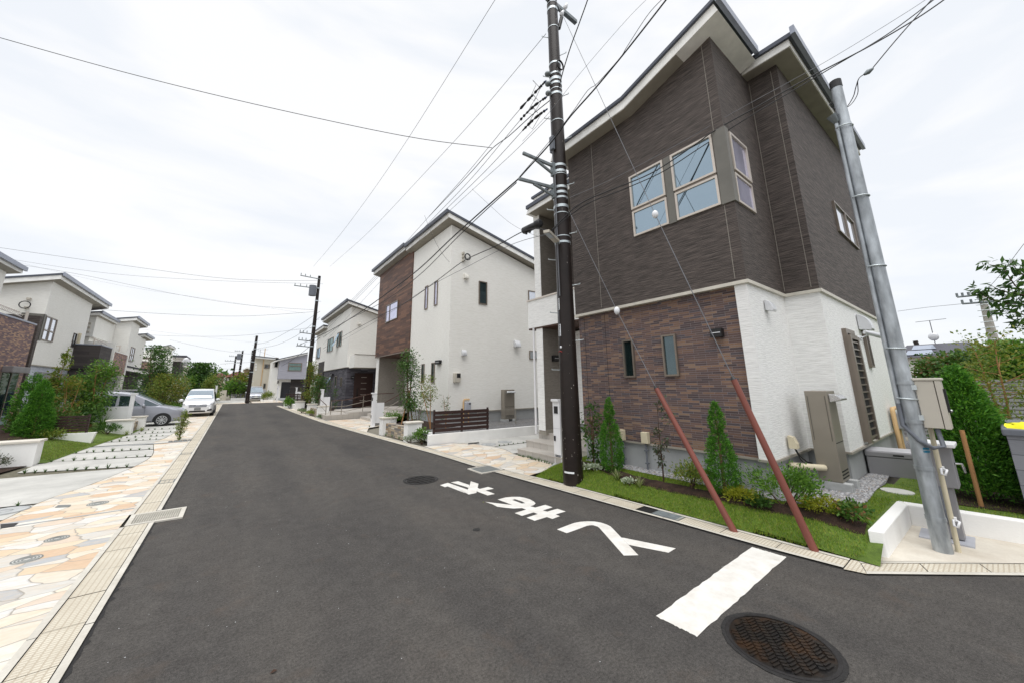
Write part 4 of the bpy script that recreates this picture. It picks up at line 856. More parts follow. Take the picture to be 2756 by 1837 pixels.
MB().box(6.44, 8.36, 1.86, 1.938, 9.02, 9.20).build('edge_gutter', 'roof_gutter', ra)
rb = roof_y(h1, [(8.36, 9.05), (15.45, 9.425)], 1.36, 9.4, 0.26, 0.09)
m = MB(); m.prism([(8.28, 8.92), (8.28, 9.10), (15.45, 9.475), (15.45, 9.305)], 'y', 1.22, 1.298); m.build('edge_gutter', 'roof_gutter', rb)
# front and corner windows with grey panels between
for a0, a1, gl in ((3.46, 4.28, 'glass_sky'), (2.46, 3.285, 'glass_sky')):
    w = window(h1, 'x', FX, a0, a1, 5.86, 6.685, -1, gl, 'alu_light', 0.042, dep=0.05)
    window(h1, 'x', FX, a0, a1, 5.215, 5.815, -1, gl, 'alu_light', 0.042, dep=0.035)
    MB().box(FX-.03, FX+.02, a0+.01, a1-.01, 5.815, 5.86).build('transom', 'alu_bronze', w)
window(h1, 'y', AY, 7.0, 7.80, 5.86, 6.66, -1, 'glass_lilac', 'alu_light', 0.042); window(h1, 'y', AY, 7.0, 7.80, 5.215, 5.815, -1, 'glass_lilac', 'alu_light', 0.042, dep=.035)
MB().box(FX-.028, FX+.02, 3.295, 3.45, 5.20, 6.70).build('mullion_panel', 'panel_grey', h1); m = MB(); m.box(FX-.028, FX+.02, AY-.028, 2.45, 5.20, 6.72); m.box(FX+.02, 6.985, AY-.028, AY+.02, 5.20, 6.72); m.build('corner_panel', 'panel_grey', h1)
k = BR/FX
for a0, a1, z0, z1, gl in ((4.53, 4.80, 2.13, 2.94, 'glass_dark'), (3.58, 3.875, 2.135, 2.945, 'glass_teal')):
    window(h1, 'x', BR, a0*k, a1*k, 2+(z0-2)*k, 2+(z1-2)*k, -1, gl, 'alu_bronze', 0.036, dep=.05)
wall_lamp(h1, 'x', BR, 2.71*k, 2.90*k, 2.80, 2.95, -1, 0.12)
vent_hood(h1, 'y', AY, 7.62, 3.36, -1, 0.17, 0.19)
vent_hood(h1, 'y', BY, 11.75, 3.36, -1, 0.30, 0.36)
window(h1, 'y', BY, 11.54, 12.6, 5.62, 6.44, -1, 'glass_skywhite', 'alu_bronze', 0.04); window(h1, 'y', BY, 12.66, 13.72, 5.62, 6.46, -1, 'glass_skywhite', 'alu_bronze', 0.04)
lv = window(h1, 'y', BY, 9.88, 10.66, 0.86, 3.06, -1, 'glass_dark', 'alu_bronze', 0.09, dep=.06)
m = MB(); [m.box(9.98, 10.56, BY-.10, BY-.075, 0.93+i*.142, 0.955+i*.142) for i in range(15)]; m.build('louvre', 'alu_bronze', lv)
m = MB(); [m.box(10.0, 10.54, BY-.074, BY-.05, 0.96+i*.142, 1.07+i*.142) for i in range(14)]; m.build('louvre_gap', 'slot_dark', lv)
m = MB(); m.box(9.86, 9.97, BY-.11, BY-.05, 0.85, 2.92); m.box(10.57, 10.68, BY-.11, BY-.05, 0.85, 2.92); m.box(9.97, 10.57, BY-.11, BY-.05, 2.92-.07, 2.92); m.build('louvre_frame', 'alu_bronze', lv)
window(h1, 'y', BY, 11.9, 12.26, 2.32, 3.39, -1, 'glass_sky', 'alu_bronze', 0.045)
o = MB().tube([(11.05, BY, 2.93), (11.05, BY-.09, 2.93)], 0.06, 14).build('security_light', 'hood_metal', h1)
m = MB(); m.tube([(11.05, BY-.09, 2.94), (11.12, BY-.2, 3.0)], 0.018, 6); m.tube([(11.02, BY-.16, 3.06), (11.30, BY-.42, 2.94)], [0.045, 0.06], 10); m.build('spot_head', 'hood_metal', o)
# porch side: set back bay with balcony and fin wall
PX = 7.78
MB().box(8.95, 15.1, 6.1, 9.3, 0.5, 7.9).build('porch_wall', 'siding_greywood', h1)
MB().box(PX, 8.95, 8.42, 8.70, 0.60, 7.95).build('fin_wall', 'siding_taupe', h1)  # shade on the white fin's side is put in as taupe colour
MB().box(PX-.02, PX, 8.40, 8.70, 0.62, 7.95).build('fin_edge', 'siding_white', h1)
m = MB(); m.box(PX+.01, 8.95, 8.40, 8.71, 0.50, 0.64); m.build('fin_base', 'trim_taupe', h1)
bal = MB(); bal.box(PX-.05, PX+.09, 6.14, 9.05, 3.82, 4.74); bal.box(PX+.09, 8.94, 8.94, 9.05, 3.82, 4.74); bal = bal.build('balcony', 'siding_white', h1)
MB().box(PX-.08, PX+.12, 6.14, 9.08, 4.74, 4.79).build('coping', 'alu_light', bal)
MB().box(PX-.04, 8.94, 6.14, 9.04, 3.77, 3.818).build('balcony_soffit', 'soffit_wood', bal)
rc = roof_x(h1, [(6.3, 8.03), (8.62, 8.00)], 7.42, 12, 0.28, 0.12)
MB().tube([(PX-.06, 8.78, 0.5), (PX-.06, 8.78, 3.8)], 0.035, 8).build('downpipe', 'white_metal', h1)
wall_lamp(h1, 'y', 8.42, 8.15, 8.35, 2.72, 2.92, -1, 0.13)
# junction boxes with conduits on the brick
for yb, nc in ((4.98, 2), (4.41, 1)):
    yb *= k; o = MB().box(BR-.10, BR, yb-.075, yb+.075, 0.80, 1.02).build('junction_box', 'pvc_beige', h1, 0.008)
    m = MB()
    for i in range(nc):
        y_ = yb+(i-(nc-1)/2)*.075; m.tube([(BR-.055, y_, 0.80), (BR-.055, y_, 0.25)], 0.016, 8)
        for z_ in (0.66, 0.42): m.box(BR-.085, BR-.02, y_-.03, y_+.03, z_-.012, z_+.012)
    m.build('conduit', 'conduit_grey', o)
o = MB().prism([(AY-.02, 0.92), (AY-.02, 1.12), (AY-.09, 1.10), (AY-.13, 1.0), (AY-.13, 0.92)], 'x', 7.55, 7.68).build('outlet_cover', 'pvc_beige', h1)
m = MB(); m.tube([(7.62, AY-.08, 0.92), (7.66, AY-.12, 0.80), (7.80, AY-.16, 0.70), (7.98, AY-.18, 0.66)], 0.012, 6); m.tube([(7.6, AY-.08, 0.92), (7.62, AY-.14, 0.74), (7.8, AY-.2, 0.62), (7.98, AY-.2, 0.64)], 0.007, 6); m.build('cable', 'cable_black', o)
# gas meter and its pipe at the rear of the side wall
gm = thing('gas_meter', (13.3, 1.6, 0.28), 'grey gas meter with tan pipes on the white side wall of the brown house', 'gas meter')
m = MB(); m.tube([(13.65, BY-.08, 1.34), (13.05, BY-.08, 1.34), (13.0, BY-.08, 1.28), (13.0, BY-.08, 0.28)], 0.045, 8); m.tube([(13.25, BY-.10, 0.95), (13.28, BY-.10, 0.28)], 0.03, 8); m.build('pipe', 'pipe_tan', gm)
MB().box(13.15, 13.6, BY-.28, BY-.05, 0.85, 1.25).build('meter_body', 'grey_plate', gm, 0.03)

# ---- granite steps, post
st_ = thing('porch_steps', (7.5, 7.6, 0), 'three grey granite tiled steps with square risers before the brown house porch', 'steps')
for i, x_ in enumerate((6.84, 7.28, 7.90)):
    y1 = 8.62+0.12*i; z0, z1 = 0.18*i, 0.18*(i+1)
    MB().box(x_, 8.98, 6.12, y1, z0-.02, z1-.03).build('riser', 'granite_tile', st_); MB().box(x_-.012, 8.99, 6.11, y1+.012, z1-.03, z1).build('tread', 'granite_tile', st_)
def intercom_post(x0, x1, y0, y1, z1, zb, label, group, out=(-1, 0), foot=0.22):
    t = thing('gate_post', ((x0+x1)/2, (y0+y1)/2, zb), label, 'gate post', group)
    m = MB(); m.box(x0, x1, y0, y1, zb+foot, zb+z1); m.box(x0-.05*(out[0] != 0)*1, x1, y0-.05*(out[1] != 0), y1+.01, zb+z1, zb+z1+.06)
    for y_ in (y0+.012, y1-.012): m.box(x0+.01, x1-.01, y_-.012, y_+.012, zb-.02, zb+foot)
    m.build('post', 'white_metal', t, 0.006)
    c = MB(); c.box(x0-.015, x0, y0+.06, y1-.06, zb+z1-.30, zb+z1-.12); c.build('intercom', 'black_plastic', t)
    c = MB(); c.box(x0-.02, x0, y1-.08, y1-.03, zb+z1*0.36, zb+z1*0.44); c.build('lock', 'black_plastic', t)
    c = MB(); c.box(x0-.004, x0+.002, y0+.005, y1-.005, zb+z1*0.56, zb+z1*0.563); c.box(x0-.004, x0+.002, y0+.005, y1-.005, zb+z1*0.80, zb+z1*0.803); c.build('seam', 'grey_plate', t)
    c = MB(); c.box(x1, x1+.08, y0+.01, y1-.01, zb+.1, zb+z1-.02); c.build('mailbox_back', 'grey_plate', t); return t
intercom_post(6.82, 6.90, 6.83, 7.08, 1.54, 0.02, 'tall white gate post with intercom and lock right beside the thick brown pole', 'white gate posts')

# ---- water heater on concrete blocks
wh = thing('water_heater', (8.2, 1.9, 0.28), 'tall taupe outdoor water heater on concrete blocks by the white wall', 'water heater')
hx0, hx1, hy0, hy1 = 7.93, 8.42, 1.70, 2.0
def heater(root, x0, x1, y0, y1, z0, z1, front='y', out=-1):
    MB().box(x0, x1, y0, y1, z0, z1).build('cabinet', 'heater_taupe', root, 0.008)
    m = MB(); zs = z0+(z1-z0)*0.42
    m.box(x0+.02, x1-.02, y0-.006, y0+.001, zs-.004, zs+.004); m.build('panel_seam', 'slot_dark', root)
    m = MB(); m.box(x0-.004, x0+.001, y0+.03, y0+.04, zs+.03, z1-.08); m.box(x0-.004, x0+.001, y1-.04, y1-.03, zs+.03, z1-.08); m.build('side_rib', 'heater_dark', root)
    m = MB(); n = 8; cx_, zc = (x0+x1)/2, z1-.14
    m.prism([(y0, zc+.09), (y0-.10, zc+.08), (y0-.16, zc+.02), (y0-.16, zc-.01), (y0, zc-.05)], 'x', x0+.06, x1-.06); m.build('flue_hood', 'steel', root, 0.01)
    m = MB(); [m.box(x0+.05, x1-.05, y0-.004, y0+.002, z0+.05+i*.05, z0+.07+i*.05) for i in range(3)]; m.build('vent_slot', 'slot_dark', root)
heater(wh, hx0, hx1, hy0, hy1, 0.42, 1.85)
for x_ in (7.93, 8.30): MB().box(x_, x_+.13, 1.60, 2.12, 0.28, 0.42).build('concrete_foot', 'concrete_block', wh, 0.012)
MB().tube([(7.93, 1.9, 0.62), (7.72, 2.02, 0.64), (7.62, AY+.04, 0.64)], 0.05, 8).build('pipe_cover', 'pvc_beige', wh)
sb = thing('storage_box', (10.4, 1.25, 0.28), 'long low grey garden storage box with lid behind the steel pole', 'storage box')
sx0, sx1, sy0, sy1 = 9.75, 12.2, 1.05, 1.62
bx_ = atZ(2331.9, 1221.7, 0.80)
def obox(mb, p, d, L, W, z0, z1):
    d = Vector(d).normalized(); n = Vector((-d.y, d.x)); q = [Vector(p[:2])+d*a+n*b for a, b in ((0, 0), (L, 0), (L, W), (0, W))]
    return mb.prism([(v.x, v.y) for v in q], 'z', z0, z1)
p0 = atZ(2340.9, 1273.7, .28); p1 = atZ(2471.1, 1288.0, .28); d_ = Vector((p1[0]-p0[0], p1[1]-p0[1])).normalized(); L_b = 1.45
obox(MB(), p0, d_, L_b, 0.6, 0.26, 0.60).build('body', 'storage_grey', sb, 0.012)
obox(MB(), (p0[0]-.012, p0[1]+.012), d_, L_b+.02, 0.62, 0.605, 0.70).build('lid', 'storage_grey', sb, 0.015)
obox(MB(), (p0[0]+.01, p0[1]-.0), d_, L_b-.02, 0.59, 0.70, 0.712).build('lid_top', 'storage_lid', sb)
q_ = Vector(p0[:2])+d_*0.36-Vector((-d_.y, d_.x))*0.012; obox(MB(), (q_.x, q_.y), d_, 0.14, 0.02, 0.64, 0.665).build('handle', 'slot_dark', sb)

# ---- white corner wall, cabinet, steel pole
cw = MB(); cw.prism([(6.20, 1.19), (6.24, 1.06), (7.86, 1.03), (8.02, 1.15)], 'z', 0.0, 0.285); 
cw.prism([(7.862, 1.029), (8.02, 1.149), (8.27, -.52), (8.13, -.48)], 'z', 0.0, 0.285); cw.prism([(8.132, -.482), (8.272, -.522), (18.0, -8.6), (17.9, -8.75)], 'z', 0.0, 0.285)
simple('corner_wall', cw, 'white_render', 'low white rendered wall bent round the paved pocket of the steel pole', 'wall', None, 0.012)
sp = thing('steel_pole', (6.97, 0.70, 0), 'leaning looking grey galvanized steel service pole at the right street corner'.replace('leaning looking ', 'tall '), 'pole')
PXS, PYS = 6.97, 0.70
MB().tube([(PXS, PYS, 0.0), (PXS, PYS, 3.2), (PXS, PYS, 6.5)], [0.083, 0.074, 0.066], 20).build('shaft', 'galvanized', sp)
MB().tube([(PXS, PYS, 6.44), (PXS, PYS, 6.56)], 0.072, 20).build('cap', 'black_plastic', sp)
cxo, cyo = -0.045, 0.094
cm = MB(); cm.tube([(PXS+cxo, PYS+cyo, 1.72), (PXS+cxo, PYS+cyo-.014, 5.9)], 0.025, 10); cm.build('conduit', 'galvanized', sp)
m = MB(); m.tube([(PXS+cxo-.06, PYS+cyo+.02, 5.98), (PXS+cxo, PYS+cyo-.02, 5.86)], [0.06, 0.036], 8); m.build('conduit_head', 'galv_dark', sp)
for z_ in (5.75, 4.6, 3.55, 2.42, 1.78):
    m = MB(); m.tube([(PXS+.094*math.cos(a)-.012, PYS+.094*math.sin(a)+.012, z_+.01*math.sin(a)) for a in np.linspace(0, 2*math.pi, 21)], 0.010, 5, False); m.build('strap', 'galv_bright', sp)
for z_ in (1.98, 1.50, 0.95, 0.38):
    m = MB(); m.tube([(PXS, PYS, z_-.022), (PXS, PYS, z_+.022)], 0.088, 18); m.build('band', 'galvanized', sp)
m = MB(); m.tube([(PXS+cxo, PYS+cyo, 1.72), (PXS+cxo, PYS+cyo, 1.45), (PXS-.10, PYS-.02, 1.28), (PXS-.06, PYS-.12, 1.20), (PXS+.02, PYS-.2, 1.22), (PXS+.04, PYS-.18, 1.42)], 0.024, 10); m.build('flexible_conduit', 'conduit_grey', sp)
m = MB()
for r_i, (z_, segs) in enumerate(((1.185, (3, 1, 2, 4, 1, 2)), (1.150, (1, 4, 2, 1, 3, 2)))):
    a = math.radians(205)
    for L_s in segs:
        a1 = a+L_s*0.085; pp = [(PXS+.0825*math.cos(q), PYS+.0825*math.sin(q)) for q in np.linspace(a, a1, 4)]
        m.add([(x, y, z) for z in (z_-.012, z_+.012) for x, y in pp], [(i, i+1, i+5, i+4) for i in range(3)]); a = a1+0.03
m.build('stencil_marking', 'ink_blue', sp)
eb = thing('electric_box', (PXS, PYS-.25, 1.43), 'beige electric box clamped to the steel pole', 'electric box')
ex0, ex1 = PXS-.02, PXS+.24
MB().box(ex0, ex1, 0.455, 0.615, 1.43, 2.0).build('body', 'box_beige', eb, 0.006)
MB().box(ex0-.012, ex1+.01, 0.385, 0.63, 2.0, 2.035).build('rain_cover', 'box_beige', eb, 0.012)
MB().box(ex0-.006, ex1, 0.40, 0.449, 1.425, 1.998).build('door', 'box_beige', eb, 0.005)
m = MB(); m.box(ex0+.08, ex0+.13, 0.378, 0.40, 1.62, 1.90); m.build('handle', 'black_plastic', eb); MB().ball((ex0+.1, 0.376, 1.64), 0.016).build('keyhole', 'steel', eb)
for z_ in (1.92, 1.55): MB().box(ex0-.03, ex0+.02, 0.60, 0.66, z_-.03, z_+.03).build('bracket', 'galv_bright', eb)
pv = thing('cable_pipe', (7.09, 0.59, 0.02), 'thin beige plastic cable pipe standing against the steel pole', 'pipe')
MB().tube([(7.09, 0.59, 0.0), (7.09, 0.58, 1.43)], 0.024, 10).build('pipe', 'pvc_beige', pv)
for z_ in (0.95, 0.38):
    m = MB(); m.tube([(7.04, 0.55, z_), (7.0, 0.52, z_), (6.98, 0.54, z_-.06), (7.02, 0.57, z_-.06), (7.06, 0.57, z_)], 0.012, 6); m.box(7.06, 7.13, 0.545, 0.565, z_-.02, z_+.02); m.build('pipe_clamp', 'white_metal', pv)
cb_ = thing('utility_cabinet', (7.57, 0.63, 0.02), 'small grey utility cabinet with white lid on a pedestal behind the steel pole', 'cabinet')
MB().box(7.48, 7.78, 0.49, 0.72, 0.66, 1.16).build('body', 'storage_grey', cb_, 0.008); MB().box(7.40, 7.82, 0.44, 0.76, 1.16, 1.205).build('lid', 'white_metal', cb_, 0.008)
m = MB(); m.box(7.52, 7.72, 0.55, 0.68, 0.05, 0.66); m.build('pedestal', 'storage_grey', cb_); m = MB(); m.prism([(7.5, .04), (7.9, .04), (7.72, .2), (7.52, .2)], 'y', .60, .63); m.build('foot_gusset', 'storage_grey', cb_)
m = MB(); m.tube([(7.6, 0.485, 0.95), (7.64, 0.43, 0.95), (7.68, 0.42, 0.84)], 0.012, 6); m.build('handle', 'steel', cb_)
MB().tube([(7.50, 0.66, 0.66), (7.47, 0.66, 0.4), (7.52, 0.62, 0.2)], 0.03, 8).build('conduit', 'conduit_grey', cb_)
hp = MB(); pp_ = [atZ(*crop(2256, 983, 2.766)(*q), .03) for q in ((600, 1270), (1020, 1355), (1020, 1280), (620, 1205))]; hp.prism([(p[0], p[1]) for p in pp_], 'z', 0.018, 0.036)
o = simple('handhole_plate', hp, 'grey_plate', 'flat grey steel plate in the paving around the cabinet foot', 'access cover')
# grey block wall with a yellow cloth at the right picture edge
P0 = atX(2764, 1370, 8.36); zt = atX(2707, 1152, P0[0])[2]; P1 = atZ(2696, 1128, zt)
bw = thing('block_wall', (P0[0], P0[1]-1, .28), 'grey concrete block wall with dark coping at the right picture edge', 'wall')
MB().box(P0[0], P1[0]+.15, P0[1]-2.4, P0[1], 0.2, zt-.09).build('wall', 'block_grey', bw)
MB().box(P0[0]-.03, P1[0]+.17, P0[1]-2.4, P0[1]+.03, zt-.09, zt).build('coping', 'conduit_grey', bw, 0.015)
r_ = random.Random(8); m = MB(); X0, Y0 = P0[0]-.04, P0[1]-.06; nx_, ny_ = 14, 16; vs = []
for i in range(nx_+1):
    for j in range(ny_+1):
        x = X0+.55*i/nx_; y = Y0-.75*j/ny_-.06*math.sin(i*.9); hang = max(0, 0.10-.55*i/nx_)
        vs.append((x+hang*.6, y, zt+.02+.025*math.sin(i*1.3+j*.8)+.02*math.sin(j*1.7-i*.6)+r_.uniform(0, .012)-hang*1.1))
m.add(vs, [(i*(ny_+1)+j, (i+1)*(ny_+1)+j, (i+1)*(ny_+1)+j+1, i*(ny_+1)+j+1) for i in range(nx_) for j in range(ny_)], True)
simple('yellow_cloth', m, 'yellow_cloth', 'crumpled bright yellow plastic sheet lying on the grey block wall', 'plastic sheet')
# ================================================================ second house on the right: cream with wood panel
h2 = thing('cream_house', (9.5, 18, 0.3), 'two storey cream house with overhanging wood clad panel over its porch', 'house')
HX, HY = 7.43, 14.11
MB().prism([(HX, 0.86), (HX, 9.44), (14.2, 7.75), (14.2, 0.86)], 'y', HY, 18.62).build('wall', 'siding_cream', h2)
MB().prism([(HX+1.9, 0.86), (HX+1.9, 9.0), (14.2, 7.75), (14.2, 0.86)], 'y', 18.62, 24.6).build('rear_wall', 'siding_cream', h2)
MB().prism([(HX-.06, 3.86), (HX-.06, 9.60), (HX+1.9, 9.15), (HX+1.9, 3.86)], 'y', 18.62, 24.52).build('wood_panel', 'wood_panel', h2)
MB().box(HX+.0, HX+1.88, 18.66, 24.4, 3.83, 3.858).build('porch_ceiling', 'soffit_wood', h2)
m = MB(); m.box(HX-.07, HX+1.8, 18.6, 18.63, 3.82, 3.86); m.box(HX-.075, HX-.05, 18.6, 24.54, 3.82, 3.86); m.build('panel_trim', 'alu_bronze', h2)
MB().box(HX+.1, HX+1.9, 24.1, 24.5, 0.5, 3.83).build('porch_fin', 'siding_taupe', h2)
m = MB(); m.box(HX+.05, HX+.1, 24.05, 24.5, 0.5, 3.83); m.build('fin_edge', 'fascia_white', h2)
m = MB(); m.box(HX+.05, 14.1, HY+.05, 18.6, 0.2, 0.835); m.box(HX+1.95, 14.1, 18.6, 24.5, 0.2, 0.835); m.build('foundation', 'concrete_base', h2)
m = MB(); m.box(HX-.02, 14.2, HY-.02, 18.6, 0.825, 0.86); m.build('base_trim', 'trim_taupe', h2)
def rake(root, x0, z0, x1, z1, y0, y1, th=0.3, dark=.11, front=True):
    r = MB().prism([(x0, z0), (x1, z1), (x1, z1-dark), (x0, z0-dark)], 'y', y0-.05, y1+.05).build('roof', 'roof_metal', root)
    MB().prism([(x0+.05, z0-dark-.002), (x1-.05, z1-dark-.002), (x1-.05, z1-th), (x0+.05, z0-th)], 'y', y0, y1).build('fascia', 'fascia_white', r)
    MB().prism([(x0+.08, z0-th-.002), (x1-.08, z1-th-.002), (x1-.08, z1-th-.014), (x0+.08, z0-th-.014)], 'y', y0+.03, y1-.03).build('soffit', 'soffit', r)
    return r
rr = rake(h2, HX-.42, 9.92, 14.7, 8.10, HY-.38, 18.95, 0.34)
MB().box(HX-.50, HX-.424, HY-.42, 19.0, 9.78, 9.95).build('edge_gutter', 'roof_metal', rr)
rr = rake(h2, HX-.45, 10.02, 13, 8.75, 19.03, 25.0, 0.34)
MB().box(HX-.53, HX-.454, 19.0, 25.05, 9.88, 10.06).build('edge_gutter', 'roof_metal', rr)
window(h2, 'x', HX-.06, 20.62, 22.75, 5.92, 7.05, -1, 'glass_lilac', 'alu_bronze', 0.05, vbars=(22.05,))
for a0, a1, z0, z1, gl in ((16.52, 16.86, 5.78, 7.01, 'glass_lilac'), (15.40, 15.74, 5.78, 7.01, 'glass_lilac'), (16.62, 16.93, 2.12, 3.05, 'glass_teal'), (15.47, 15.79, 2.12, 3.05, 'glass_dark')):
    window(h2, 'x', HX, a0, a1, z0, z1, -1, gl, 'alu_bronze', 0.045)
wall_lamp(h2, 'x', HX, 14.8, 15.22, 2.94, 3.12, -1, 0.14)
window(h2, 'y', HY, 8.95, 9.42, 5.78, 6.92, -1, 'glass_teal', 'alu_bronze', 0.045); window(h2, 'y', HY, 12.08, 13.1, 5.78, 6.92, -1, 'glass_skywhite', 'alu_bronze', 0.045); window(h2, 'y', HY, 12.06, 13.2, 3.27, 3.72, -1, 'glass_grey', 'alu_bronze', 0.04)
vent_hood(h2, 'y', HY, 8.21, 7.02, -1, 0.22, 0.24, 'hood_cream'); vent_hood(h2, 'y', HY, 8.15, 3.44, -1, 0.22, 0.26); vent_hood(h2, 'y', HY, 11.19, 4.02, -1, 0.31, 0.34)
o = MB().box(7.64, 7.97, HY-.13, HY, 2.12, 2.53).build('electricity_meter', 'box_beige', h2, 0.02); MB().box(7.77, 7.95, HY-.135, HY-.128, 2.32, 2.51).build('meter_window', 'black_plastic', o)
m = MB(); [m.box(7.99, 8.09, HY-.12, HY, z_-.06, z_+.06) for z_ in (8.12, 7.95, 7.76)]; o = m.build('wire_anchor', 'box_beige', h2, 0.01)
m = MB(); m.tube([(8.22+.14*math.cos(a), HY-.16, 7.95+.15*math.sin(a)) for a in np.linspace(0, 6.283, 17)], 0.03, 6, False); m.build('cable_coil', 'cable_black', o)
gm = thing('gas_meter', (8.28, 14.0, 0.4), 'white gas meter with tan pipe on the cream side wall of the second house', 'gas meter')
m = MB(); m.tube([(8.45, HY-.08, 1.38), (8.18, HY-.08, 1.38), (8.15, HY-.08, 1.30), (8.15, HY-.08, 0.4)], 0.035, 8); m.tube([(8.40, HY-.1, 0.95), (8.40, HY-.1, 0.4)], .03, 8); m.build('pipe', 'pipe_tan', gm)
m = MB(); m.box(8.17, 8.46, HY-.22, HY-.05, 0.92, 1.28); m.build('meter_body', 'grey_plate', gm, 0.03); MB().box(8.34, 8.44, HY-.225, HY-.21, 1.17, 1.23).build('dial', 'black_plastic', gm)
wh2 = thing('water_heater', (10.5, 13.9, 0.36), 'tall taupe outdoor water heater behind the wire mesh fence', 'water heater')
heater(wh2, 10.05, 10.62, 13.55, 13.85, 0.46, 1.78)
for x_ in (10.05, 10.48): MB().box(x_, x_+.14, 13.45, 13.95, 0.36, 0.46).build('concrete_foot', 'concrete_block', wh2)
# raised plot of the second house with its low walls
pl2 = MB(); pl2.add([(x, y, 0.355) for x, y in ((5.50, 11.75), (16, 11.45), (16, 18), (7.4, 18), (5.35, 15.2), (5.35, 13.2))], [(0, 1, 2, 3, 4, 5)]); struct('gravel_plot', pl2, 'gravel_bed')
sb_ = MB(); sb_.add([(x, y, 0.37) for x, y in ((5.4, 13.1), (7.4, 13.3), (7.4, 17.6), (5.3, 15.5))], [(0, 1, 2, 3)]); struct('soil_bed', sb_, 'soil')
lw_ = MB(); lw_.prism([(5.42, 11.60), (10.4, 11.27), (16, 10.9), (16, 11.05), (10.4, 11.41), (5.43, 11.74)], 'z', 0.0, 0.375); simple('low_wall', lw_, 'white_render', 'long low white rendered wall under the dark slat fence beside the granite steps', 'wall', None, 0.01)
def slat_fence(p0, p1, z0, h, n, label, name='slat_fence', posts=3, group=None, th=0.03):
    p0, p1 = Vector((p0[0], p0[1])), Vector((p1[0], p1[1])); d = (p1-p0).normalized(); nn = Vector((-d.y, d.x)); L = (p1-p0).length
    t = thing(name, (*((p0+p1)/2), z0), label, 'fence', group)
    for i in range(posts):
        q = p0+d*(L-0.06)*i/(posts-1); m = MB(); c4 = [q, q+d*.06, q+d*.06+nn*.05, q+nn*.05]; m.prism([(v.x, v.y) for v in c4], 'z', z0-.02, z0+h); m.build('post', 'slat_brown', t)
    gap = h*0.97/n; m = MB()
    for i in range(n):
        za = z0+.06+(h-.07)*i/n; zb_ = za+(h-.07)/n*0.72; c4 = [p0-nn*th, p1-nn*th, p1, p0]; m.prism([(v.x, v.y) for v in c4], 'z', za, zb_)
    m.build('slats', 'slat_brown', t); return t
slat_fence((5.62, 11.70), (7.80, 11.56), 0.375, 0.80, 5, 'dark brown horizontal slat fence on the low white wall before the cream house', group='dark slat fences')
mf = thing('mesh_fence', (10, 12.6, 0.36), 'thin grey wire mesh fence along the side of the cream house', 'fence')
m = MB(); 
for x in np.arange(7.95, 13.5, 0.06): m.tube([(x, 12.55, 0.36), (x, 12.55, 0.95), (x, 12.50, 0.99), (x, 12.46, 0.95)], 0.0025, 3)
for z_ in (0.42, 0.66, 0.92, 0.985): m.tube([(7.95, 12.55, z_), (13.5, 12.55, z_)], 0.003, 4)
m.build('wire_mesh', 'trim_taupe', mf)
for x in (7.97, 9.9, 11.85, 13.5): MB().tube([(x, 12.57, 0.33), (x, 12.57, 1.0)], 0.02, 6).build('post', 'trim_taupe', mf)
def cap_pillar(x0, x1, y0, y1, zb, h, label, group=None, ov=0.04):
    t = thing('wall_pillar', ((x0+x1)/2, (y0+y1)/2, zb), label, 'wall pillar', group)
    MB().box(x0, x1, y0, y1, zb-.05, zb+h-.06).build('body', 'white_render', t, .008); MB().box(x0-ov, x1+ov, y0-ov, y1+ov, zb+h-.06, zb+h).build('cap', 'cap_cream', t, .01); return t
G1 = 'white capped garden pillars'
cap_pillar(5.17, 5.72, 12.85, 13.22, 0.05, 0.66, 'white capped pillar nearest the slat fence of the cream house', G1); cap_pillar(5.04, 5.62, 15.2, 15.6, 0.07, 0.66, 'white capped pillar beside the gate post of the cream house', G1)
m = MB(); m.prism([(5.27, 13.22), (5.49, 13.22), (5.40, 15.2), (5.18, 15.2)], 'z', 0.02, 0.50); simple('stone_planter_wall', m, 'stone_clad', 'low pale stone clad planter wall between two white pillars', 'wall')
m = MB(); m.box(5.6, 5.72, 11.78, 12.84, 0.1, 0.40); simple('low_wall', m, 'white_render', 'short white wall piece between pillar and slat fence', 'wall')
def gate_post2(x, y, zb, label, w=0.2, h=1.35, panel=True):
    t = thing('gate_post', (x, y, zb), label, 'gate post', 'white gate posts')
    m = MB(); m.box(x-.10, x+.04, y-.13, y+.13, zb, zb+h); m.box(x-.15, x+.05, y-.15, y+.15, zb+h, zb+h+.06); m.build('post', 'white_metal', t, .006)
    c = MB(); c.box(x-.115, x-.10, y-.06, y+.06, zb+h-.32, zb+h-.16); c.box(x-.118, x-.10, y+.02, y+.07, zb+h*.25, zb+h*.34); c.build('intercom', 'black_plastic', t)
    if panel: MB().box(x+.05, x+.45, y-.10, y-.06, zb+.15, zb+h*.72).build('mailbox', 'white_metal', t, .005)
    return t
gate_post2(5.58, 18.2, 0.10, 'white gate post with mailbox panel before the stepped porch of the cream house', h=1.52)
